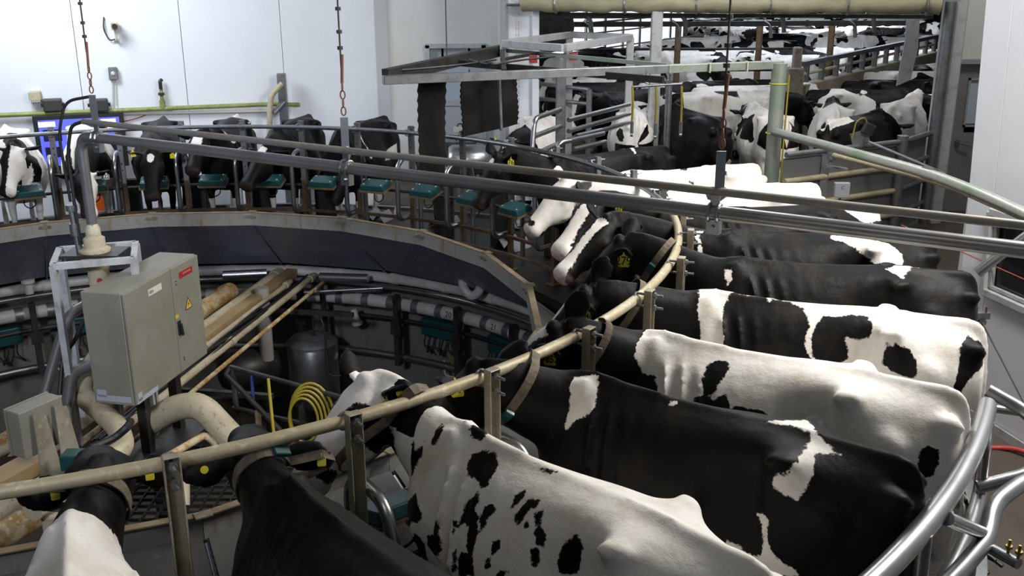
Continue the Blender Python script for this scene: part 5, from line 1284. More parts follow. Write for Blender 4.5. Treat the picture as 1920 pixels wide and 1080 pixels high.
def build_gates():
    def gate(name, lb, tubes, m='stainless', rad=.03, posts=()):
        b = Vector(tubes[0][0]); b.z = 0; r = empty(name, b); tag(r, lb, 'gate')
        for pts in tubes: mb = MB(); mb.tube(arcpts([Vector(p)-b for p in pts], .12), rad, 10); mb.build('gate_bar', M[m], r, smooth=True)
        for p in posts: mb = MB(); p = Vector(p); mb.tube([V(p.x-b.x, p.y-b.y, 0), p-b], rad*1.4, 12); mb.build('gate_post', M[m], r, smooth=True)
        return r
    Y = aty
    gate('entry_gate', 'rounded stainless gate in front of the white faced entering cow', [[Y(1050, 205, 12.2), Y(1002, 222, 11.6), Y(997, 300, 11.5)], [Y(1050, 237, 12.2), Y(1001, 256, 11.6)], [Y(1050, 268, 12.2), Y(1001, 290, 11.6)]])
    gate('entry_gate', 'stainless side gate between the blaze faced cow and the white rump cow', [[Y(1066, 225, 12.4), Y(1180, 196, 13.9)], [Y(1066, 246, 12.4), Y(1180, 214, 13.9)], [Y(1066, 262, 12.4), Y(1180, 230, 13.9)]])
    gate('entry_gate', 'low stainless gate behind the back of the black cow', [[Y(1040, 292, 11.9), Y(1048, 268, 11.9), Y(1072, 263, 12.0), Y(1132, 250, 12.6)], [Y(1075, 280, 12.0), Y(1135, 266, 12.6)], [Y(1080, 255, 12.4), Y(1128, 244, 12.9)]])
    gate('rear_gate', 'short pipe gate far left in the holding pen', [[Y(1012, 157, 15.5), Y(1105, 168, 14.8)], [Y(1012, 185, 15.5), Y(1105, 195, 14.8)]], 'steel', .03, [Y(1105, 168, 14.8)])
    # exit gate, sheeted
    a, b, c = atz(1474, 291, 1.25), atz(1692, 266, 1.25), V(5.62, 13.42, 1.25)
    for k, (p, q, lb) in enumerate(((a, b, 'grey sheeted pipe gate behind the white cows'), (b, c, 'grey sheeted pipe gate section next to the right jamb'))):
        d = q-p; r = empty('sheeted_gate', (p.x, p.y, 0)); tag(r, lb, 'gate'); b0 = Vector(r.location)
        for z in (1.25, .93, .62, .30): mb = MB(); mb.tube([V(p.x, p.y, z)-b0, V(q.x, q.y, z)-b0], .036, 10); mb.build('gate_bar', M['rail_dirty' if k == 0 and z != 1.25 else 'steel'], r, smooth=True)
        n = Vector((-d.y, d.x, 0)).normalized(); mb = MB(); mb.bar(V(0, 0, .62)+n*.045, V(d.x, d.y, .62)+n*.045, .012, 1.16); mb.build('gate_sheet', mat('gate_sheet_%d' % k, (.17, .17, .17), .6, .3), r)
        for t in ((1,) if k == 0 else ()): mb = MB(); mb.tube([V(d.x*t, d.y*t, 0), V(d.x*t, d.y*t, 1.33)], .07, 14); mb.build('gate_post', M['steel'], r, smooth=True)
        if k == 0: mb = MB(); mb.bar(V(d.x*.33, d.y*.33, .2), V(d.x*.33, d.y*.33, 1.2), .03, .10, (1, 0, 0)); mb.build('gate_stile', M['steel'], r)
    # sign box behind the rump of a white cow
    q = Y(1578, 356, 11.1); mb = MB(); mb.box((0, 0, 0), (.17, .06, .17)); o = mb.build('control_box', M['grey_paint'], bevel=.006); o.location = q; tag(o, 'small grey box with dark lettering beside the rump of the white cow', 'box')
    t = text_mesh('box_lettering', 'C', .05, M['ink']); t.parent = o; t.matrix_basis = basis((0, -.0315, .03), (1, 0, 0), (0, 0, 1))
    mb = MB(); mb.tube([V(0, .03, -.1), V(0, .03, -(q.z))], .02, 8); s_ = mb.build('stand_tube', M['steel'], smooth=True); s_.parent = o
build_gates()

# ---------------------------------------------------------------- things on the left wall
def wall_obj(name, px, py, lb, cat, group=None):
    r = empty(name, onwall(px, py)); tag(r, lb, cat, group); r.matrix_basis = Matrix.Translation(onwall(px, py))@WM.to_4x4(); return r   # local y = out of the wall
def build_wall_things():
    r = wall_obj('security_camera', 215, 48, 'small cream security camera on the white wall with a looped cable', 'camera')
    mb = MB(); mb.box((0, .16, 0), (.11, .24, .10)); mb.build('body', M['cream'], r, bevel=.012, seg=2)
    mb = MB(); mb.disc((0, .285, 0), (0, 1, 0), .042, .02, 14); mb.build('lens', M['black'], r)
    mb = MB(); mb.tube(arcpts([V(0, .02, -.22), V(0, .12, -.22), V(0, .14, -.06)], .05), .018, 8); mb.box((0, .01, -.22), (.07, .02, .07)); mb.build('mount', M['label'], r, smooth=False)
    mb = MB(); mb.tube(arcpts([V(-.14, .02, .13), V(-.17, .05, -.05), V(-.1, .06, -.22), V(0, .05, -.2)], .12), .010, 6); mb.build('cable', M['black'], r, smooth=True)
    r = wall_obj('wall_switch', 212, 137, 'grey wall switch box below the security camera', 'switch')
    mb = MB(); mb.box((0, .05, 0), (.13, .10, .19)); mb.build('box', M['steel'], r, bevel=.01)
    mb = MB(); mb.lathe((0, .105, 0), [(.03, -.01), (.035, 0), (.02, .02)], 14, (0, 1, 0)); mb.build('knob', M['label'], r)
    mb = MB(); mb.tube([V(-.02, .03, -.1), V(-.06, .03, -.5)], .010, 6); mb.tube([V(.02, .03, -.1), V(-.01, .03, -.5)], .008, 6); mb.build('cable', M['label'], r, smooth=True)
    r = wall_obj('vent_lamp', 67, 182, 'cream vented lamp box left of the two dark speakers', 'lamp')
    mb = MB(); mb.box((0, .08, .03), (.17, .16, .13)); mb.build('housing', M['cream'], r, bevel=.01)
    mb = MB()
    for k in range(6): mb.box((-.06+k*.024, .165, -.045), (.014, .02, .03))
    mb.build('vent', M['label'], r)
    for px, lb in ((100, 'left dark wall speaker above the screen'), (186, 'right dark wall speaker above the screen')):
        r = wall_obj('loudspeaker', px, 195, lb, 'speaker', 'dark wall speakers')
        mb = MB(); mb.box((0, .13, 0), (.27, .18, .19)); mb.build('case', mat('speaker_case', (.035, .033, .028), .5), r, bevel=.02, seg=2)
        mb = MB(); mb.box((0, .213, -.01), (.24, .008, .14)); mb.build('grille', M['black'], r, bevel=.01)
        mb = MB(); mb.box((-.15, .12, 0), (.03, .05, .05)); mb.box((.15, .12, 0), (.03, .05, .05)); mb.box((0, .035, -.02), (.08, .05, .08)); mb.build('bracket', M['black'], r)
    # screen
    c = onwall(152, 258); r = wall_obj('monitor_screen', 154, 262, 'large black framed screen showing blue pages behind the second cow', 'screen')
    Wd, Hh = 1.30, .85
    mb = MB(); mb.box((0, .16, 0), (Wd, .06, Hh)); mb.build('bezel', M['black'], r, bevel=.01)
    mb = MB(); mb.box((0, .193, 0), (Wd-.14, .004, Hh-.14)); s = mb.build('display', M['screen'], r)
    for c_, d_ in (((-.46, .1965, .29), (.24, .003, .08)), ((.42, .1965, .25), (.22, .003, .16)), ((.1, .1965, .0), (.3, .003, .3))): mb = MB(); mb.box(c_, d_); mb.build('page_light', M['screen_w'], s)
    for c_, d_ in (((-.40, .1965, .12), (.26, .003, .18)), ((-.42, .1965, -.14), (.22, .003, .16)), ((.4, .1965, -.15), (.2, .003, .2))): mb = MB(); mb.box(c_, d_); mb.build('page_dark', M['screen_d'], s)
    mb = MB(); mb.box((0, .08, 0), (.3, .12, .3)); mb.build('wall_bracket', M['steel'], r)
    # mossy pipe with riser
    a, b, c = onwall(-30, 216, .10), onwall(505, 194, .10), onwall(560, 195, .10); L0 = a
    r = empty('mossy_pipe', a); tag(r, 'long mossy green pipe along the left white wall', 'pipe')
    mb = MB(); mb.tube([a-L0, b-L0, c-L0], .035, 12); mb.build('pipe_tube', M['algae_pipe'], r, smooth=True)
    q = onwall(305, 201, .10)-L0; mb = MB(); mb.tube([q, q+V(0, 0, .12)], .045, 10); mb.tube([q+V(0, 0, .12), q+V(0, 0, .30)], .028, 10); mb.build('tee_riser', M['algae_pipe'], r, smooth=True)
    mb = MB(); mb.tube(arcpts([q+V(0, 0, .28), q+V(0, 0, .42), q+V(.02, .03, .44)], .03), .028, 10); mb.tube([q+V(0, 0, .20), q+V(0, 0, .24)], .05, 6); mb.build('valve', M['darksteel'], r, smooth=True)
    tube_thing('wall_conduit', [onwall(230, 212, .05), onwall(505, 207, .05)], .028, M['label'], 'white conduit just below the mossy pipe', 'pipe')
    tube_thing('red_cable', [onwall(228, 228, .03), onwall(255, 222, .03), onwall(276, 214, .03)], .008, M['red'], 'thin red cable on the white wall right of the screen', 'cable', n=6, bend=.1)
    # mast by the wall
    q = onwall(523, 135, .25); r = empty('wall_mast', (q.x, q.y, OPZ)); tag(r, 'square steel mast with a bent white pipe by the left wall', 'mast'); L0 = Vector(r.location)
    mb = MB(); mb.box((0, 0, (q.z-OPZ)/2), (.13, .13, q.z-OPZ)); mb.build('mast_bar', M['steel'], r, bevel=.01)
    p = [onwall(523, 152, .4), onwall(503, 172, .4), onwall(500, 195, .4), onwall(499, 262, .4)]
    mb = MB(); mb.tube(arcpts([x-L0 for x in p], .1), .045, 12); mb.build('bent_pipe', M['cream'], r, smooth=True)
    mb = MB(); mb.tube([onwall(507, 207, .4)-L0, onwall(527, 188, .3)-L0], .045, 10); mb.build('brace', M['steel'], r, smooth=True)
    # white posts / boxes seen low between the legs
    for px, py, w_, h_, lb in ((640, 385, .75, .62, 'white equipment cabinet behind the legs of the rightmost black cow'), (410, 388, .6, .5, 'white equipment cabinet behind the striped cow legs')):
        q = onwall(px, py, 1.1); q.z = OPZ; r = empty('equipment_cabinet', q); tag(r, lb, 'cabinet', 'white cabinets by the left wall')
        r.matrix_basis = Matrix.Translation(q)@WM.to_4x4()
        mb = MB(); mb.box((0, 0, .75), (w_, .4, 1.5)); mb.build('body', M['white_wall'], r, bevel=.01); mb = MB(); mb.box((0, .21, .75), (w_-.05, .02, 1.42)); mb.build('door', M['white_wall'], r, bevel=.005)
    # small fan by the doorway and shelf items near px 855,240..270
    r = empty('wall_bracket_box', aty(863, 243, 17.2)); tag(r, 'small grey box with black handle left of the white pier', 'box')
    mb = MB(); mb.box((0, 0, 0), (.22, .12, .10)); mb.build('case', M['label'], r, bevel=.01); mb = MB(); mb.tube([V(math.cos(t)*.05, 0, .05+math.sin(t)*.05) for t in [PI*k/10 for k in range(11)]], .012, 6); mb.build('handle', M['black'], r, smooth=True)
    q = aty(855, 275, 16.0); r = empty('feed_hopper', (q.x, q.y, OPZ)); tag(r, 'grey funnel shaped hopper behind the empty stalls', 'hopper')
    mb = MB(); h = q.z-OPZ
    mb.add([V(-.35, -.3, h+.12), V(.35, -.3, h+.12), V(.35, .3, h+.12), V(-.35, .3, h+.12), V(-.08, -.08, h-.45), V(.08, -.08, h-.45), V(.08, .08, h-.45), V(-.08, .08, h-.45)], [(0, 1, 5, 4), (1, 2, 6, 5), (2, 3, 7, 6), (3, 0, 4, 7), (0, 3, 2, 1), (4, 5, 6, 7)]); mb.build('funnel', M['steel'], r)
    for sx in (-.3, .3):
        for sy in (-.25, .25): mb = MB(); mb.box((sx, sy, (h-.1)/2+.02), (.05, .05, h-.05)); mb.build('leg', M['steel'], r)
    q = aty(878, 300, 15.3); r = empty('steel_drum', (q.x, q.y, q.z)); tag(r, 'round stainless drum lying behind the stalls left of the white pier', 'drum')
    mb = MB(); mb.lathe((0, 0, 0), [(.02, -.32), (.20, -.30), (.24, -.24), (.24, .22), (.20, .30), (.02, .32)], 22, (1, .1, 0)); mb.build('drum_body', M['stainless'], r, smooth=True)
    mb = MB(); mb.box((-.15, 0, -.5), (.05, .3, .6)); mb.box((.15, 0, -.5), (.05, .3, .6)); mb.build('drum_stand', M['steel'], r)
    # tread plates and timber with yellow straps behind empty stalls
    q = atz(850, 395, .02); r = empty('timber_box', aty(860, 385, 13.9)); tag(r, 'brown timber crate with yellow strap under the front rails', 'crate')
    r.location = pol(7.55, sa(13.05), OPZ)
    mb = MB()
    for k in range(6): mb.box((0, -.30+k*.12, .62), (1.0, .11, 1.24))
    mb.build('board_panel', M['wood'], r, bevel=.004)
    mb = MB(); mb.bar((-.3, -.38, 1.26), (.35, -.38, 1.26), .02, .03); mb.build('strap', M['tag_yellow'], r)
build_wall_things()

# ---------------------------------------------------------------- curtain, header, chain in the opening
def build_opening():
    a, b = aty(978, 8, 14.75), aty(1764, 8, 13.4); CM = Matrix.Rotation(math.atan2(b.y-a.y, b.x-a.x), 4, 'Z')
    zc = (a.z+b.z)/2; L0 = V(a.x, a.y, zc); Ln = Vector((b.x-a.x, b.y-a.y, 0)).length
    r = empty('rolled_curtain', L0); r.matrix_basis = Matrix.Translation(L0)@CM; tag(r, 'rolled cream tarpaulin curtain above the wide opening', 'curtain')
    n = 60; pts = []; rad = []
    for k in range(n+1):
        x = Ln*k/n; sag = .02*math.sin(k*.9)+.012*math.sin(k*2.3); pinch = 1-.13*math.exp(-((x % .98)-.5)**2/.004)
        pts.append(V(x, 0, sag*.5)); rad.append(.115*pinch+.008*math.sin(k*1.7))
    mb = MB(); mb.tube(pts, rad, 18); mb.build('roll', M['curtain'], r, smooth=True)
    for k in range(6):
        x = .5+.98*k; mb = MB(); mb.tube([V(x, math.cos(t)*.128, math.sin(t)*.128) for t in [2*PI*s/18 for s in range(18)]], .012, 6, closed=True); mb.box((x, 0, .25), (.06, .01, .28)); mb.build('strap', M['steel'], r)
    mb = MB(); mb.tube([V(-.22, 0, -.02), V(.1, 0, -.02)], .02, 8); mb.build('crank_shaft', M['steel'], r, smooth=True)
    mb = MB(); mb.bar(L0+V(.3, .2, -.155), V(b.x, b.y+.2, zc-.155), .08, .05); o = struct(mb.build('trim_3', M['darksteel']))
    mb = MB(); mb.bar(L0+V(-.2, .35, 1.66), V(b.x+.3, b.y+.35, zc+1.66), .12, 3.1); o = struct(mb.build('wall_header', M['white_wall_b']))
    # pull chain
    q = aty(970, 60, 14.7); h = empty('pull_chain', (q.x, q.y, .9)); tag(h, 'looped pull chain hanging in front of the white pier', 'chain')
    for s in (-.018, .018):
        mb = MB(); z = 0
        for k in range(46): mb.box((s, 0, z), (.010, .006, .03)) if k % 2 else mb.box((s, 0, z), (.004, .012, .03)); z += .045
        mb.build('chain_run', M['steel'], h)
    mb = MB(); mb.disc((0, 0, -.02), (0, 1, 0), .03, .02, 10); mb.build('knot', M['rope'], h)
    # roof beams of the pen seen below the curtain
    for k, (py, yy, x0, x1, lb) in enumerate(((32, 16.0, 1003, 1742, 'dark horizontal beam right behind the curtain'), (46, 18.5, 1010, 1700, 'second dark beam across the holding pen'))):
        p, q = aty(x0, py, yy), aty(x1, py, yy); q.z = p.z; c = empty('pen_beam', (p+q)/2); tag(c, lb, 'beam', 'beams across the holding pen')
        mb = MB(); mb.bar(p-c.location, q-c.location, .06, (.05, .09, .05)[k]); mb.build('beam_bar', M['darksteel'], c)
        for t in (.13, .37, .62, .85):
            m_ = (p*(1-t)+q*t)-c.location; mb = MB(); mb.tube(arcpts([m_+V(-.06, 0, .05), m_+V(.06, 0, -.02), m_+V(.09, 0, -.25)], .06), .035, 8); mb.build('bracket', M['steel'], c, smooth=True)
    for px, yy, z0, lb in ((1272, 19.5, 2.3, 'left'), (1425, 19.5, 2.3, 'middle'), (1560, 19.5, 2.3, 'right')):
        p = aty(px, 55, yy); o = tube_thing('pen_post', [V(p.x, p.y, 0), V(p.x, p.y, p.z+.1)], .06, M['wood'], lb+' one of three brown posts among the crowded cows', 'post', 'brown posts in the pen')
    # horizontal pen cables/rails
    for k, (yy, z) in enumerate(((18.5, 1.62), (23.5, 1.62))):
        p, q = aty(1005, 100, yy), aty(1500, 100, yy); tube_thing('pen_rail', [V(p.x, yy, z), V(q.x, yy, z)], .03, M['darksteel'], ('near' if k == 0 else 'far')+' dark rail across the crowded holding pen', 'rail', 'rails across the pen')
    # concrete divider with pipe rail
    a, b = atz(1500, 159, 1.45), atz(1736, 100, 1.45); a.z = b.z = 0; b = b+(b-a)*.15; d = (b-a); L_ = d.length; u = d.normalized()
    r = empty('pen_divider', a); tag(r, 'concrete wall with a pipe rail on posts dividing the holding pen', 'wall')
    for k in range(8):
        t0, t1 = L_*k/8+.01, L_*(k+1)/8-.01; mb = MB(); mb.bar(u*t0+V(0, 0, .725), u*t1+V(0, 0, .725), .22, 1.45); mb.build('concrete_panel', M['concrete'], r, bevel=.01)
    mb = MB(); mb.bar(V(0, 0, 1.80), u*L_+V(0, 0, 1.80), .09, .08); mb.build('top_rail', M['steel'], r)
    mb = MB(); mb.tube([V(0, 0, 1.62), u*L_+V(0, 0, 1.62)], .03, 8); mb.build('mid_rail', M['cream'], r, smooth=True)
    for k in range(12): mb = MB(); q = u*(.25+L_*k/12); mb.tube([q+V(0, 0, 1.43), q+V(0, 0, 1.78)], .055, 10); mb.build('rail_post', M['steel'], r, smooth=True)
    p = a+V(-.15, -.15, 0); mb = MB(); mb.box((0, 0, .88), (.26, .26, 1.76)); mb.box((.02, 0, 1.92), (.13, .18, .36)); o = mb.build('pen_corner_post', M['concrete'], bevel=.02); o.location = p; tag(o, 'rough dark corner post at the start of the concrete pen wall', 'post')
    # white chute like bracket at right end
    p = aty(1712, 30, 16.5); r = empty('white_chute', (p.x, p.y, p.z)); tag(r, 'white pointed sheet hanging at the right end of the beam', 'sheet')
    mb = MB(); mb.poly([V(-.10, 0, .2), V(.10, 0, .2), V(.14, 0, -.5), V(.08, 0, -1.0), V(-.14, 0, -1.1), V(-.08, 0, -.4)], (0, .03, 0)); mb.build('sheet', M['white_steel'], r); mb = MB(); mb.tube([V(0, .015, .1), V(0, .015, 4.49-p.z)], .02, 6); mb.build('hanger_rod', M['steel'], r)
    # fan at upper left of the opening
    p = aty(1035, 50, 17.5); r = empty('barn_fan', p); tag(r, 'dark round barn fan at the upper left of the opening', 'fan')
    mb = MB(); mb.lathe((0, 0, 0), [(.36, -.12), (.38, -.10), (.38, .10), (.36, .12)], 26, (.5, -1, 0)); mb.build('shroud', M['darksteel'], r, smooth=True)
    mb = MB(); mb.tube([V(0, 0, .3), V(0, 0, 4.49-p.z)], .03, 8); mb.build('hanger_rod', M['darksteel'], r)
    for k in range(4):
        a_ = k*PI/2+.3; mb = MB(); d1 = V(math.cos(a_)*.9, math.cos(a_)*.45, math.sin(a_)); mb.bar(d1*.05, d1*.32, .10, .012, (.5, -1, 0)); mb.build('blade', M['steel'], r)
    # lit sheet windows, barn walls
    A_, B_ = V(.2, 25.0, 0), V(5.6, 33.5, 0); d = B_-A_; L_ = d.length; u = d.normalized(); n_ = Vector((u.y, -u.x, 0))
    mb = MB(); mb.bar(A_+V(0, 0, .60), B_+V(0, 0, .60), .2, 1.2); struct(mb.build('wall_pen', M['concrete']))
    for k in range(9):
        t0, t1 = L_*k/9+.06, L_*(k+1)/9-.06
        for (z0, z1) in ((1.18, 1.96), (2.01, 2.9)):
            mb = MB(); mb.bar(A_+u*t0+V(0, 0, (z0+z1)/2), A_+u*t1+V(0, 0, (z0+z1)/2), .04, z1-z0); struct(mb.build('window_pane', M['daylight']))
        mb = MB(); q = A_+u*(L_*k/9)-n_*-.05; mb.box(q+V(0, 0, 1.6), (.05, .05, 3.2)); struct(mb.build('window_frame', M['wood' if k % 2 else 'darksteel']))
    for z in (1.16, 1.985, 3.0): mb = MB(); mb.bar(A_+n_*.05+V(0, 0, z), B_+n_*.05+V(0, 0, z), .03, .04); struct(mb.build('window_frame', M['darksteel']))
    for z in (1.75, 2.15): mb = MB(); mb.tube([A_+n_*1.2+V(0, 0, z-.3), B_+n_*1.2+V(0, 0, z-.3)], .02, 8); o = mb.build('pen_side_rail', M['darksteel'], smooth=True); tag(o, ('lower' if z < 2 else 'upper')+' rail before the bright barn windows', 'rail', 'rails before the windows')
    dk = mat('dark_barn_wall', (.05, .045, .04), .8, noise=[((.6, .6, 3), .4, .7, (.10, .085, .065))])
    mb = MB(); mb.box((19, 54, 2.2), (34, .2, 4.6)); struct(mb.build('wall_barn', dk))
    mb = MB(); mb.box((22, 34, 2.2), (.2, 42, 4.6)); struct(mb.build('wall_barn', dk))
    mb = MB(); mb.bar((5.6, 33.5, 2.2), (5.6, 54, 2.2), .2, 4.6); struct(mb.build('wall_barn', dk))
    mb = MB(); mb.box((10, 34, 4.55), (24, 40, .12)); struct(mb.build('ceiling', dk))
    mb = MB()
    mb.box((.1, 20.05, 2.2), (.2, 9.3, 4.6)); struct(mb.build('wall_barn', M['white_wall_b']))
    # posts and lit items before the far barn wall
    rnd = random.Random(5)
    for k in range(9):
        x = 8+k*1.35; mb = MB(); mb.box((x, 50, 1.7), (.14, .14, 3.4)); struct(mb.build('trim_4', M['steel' if k % 3 else 'wood']))
    for k, z in enumerate((1.7, 2.05, 2.4)): mb = MB(); mb.box((13, 49.8, z), (12, .08, .09)); struct(mb.build('trim_4', M['steel' if k else 'wood']))
build_opening()
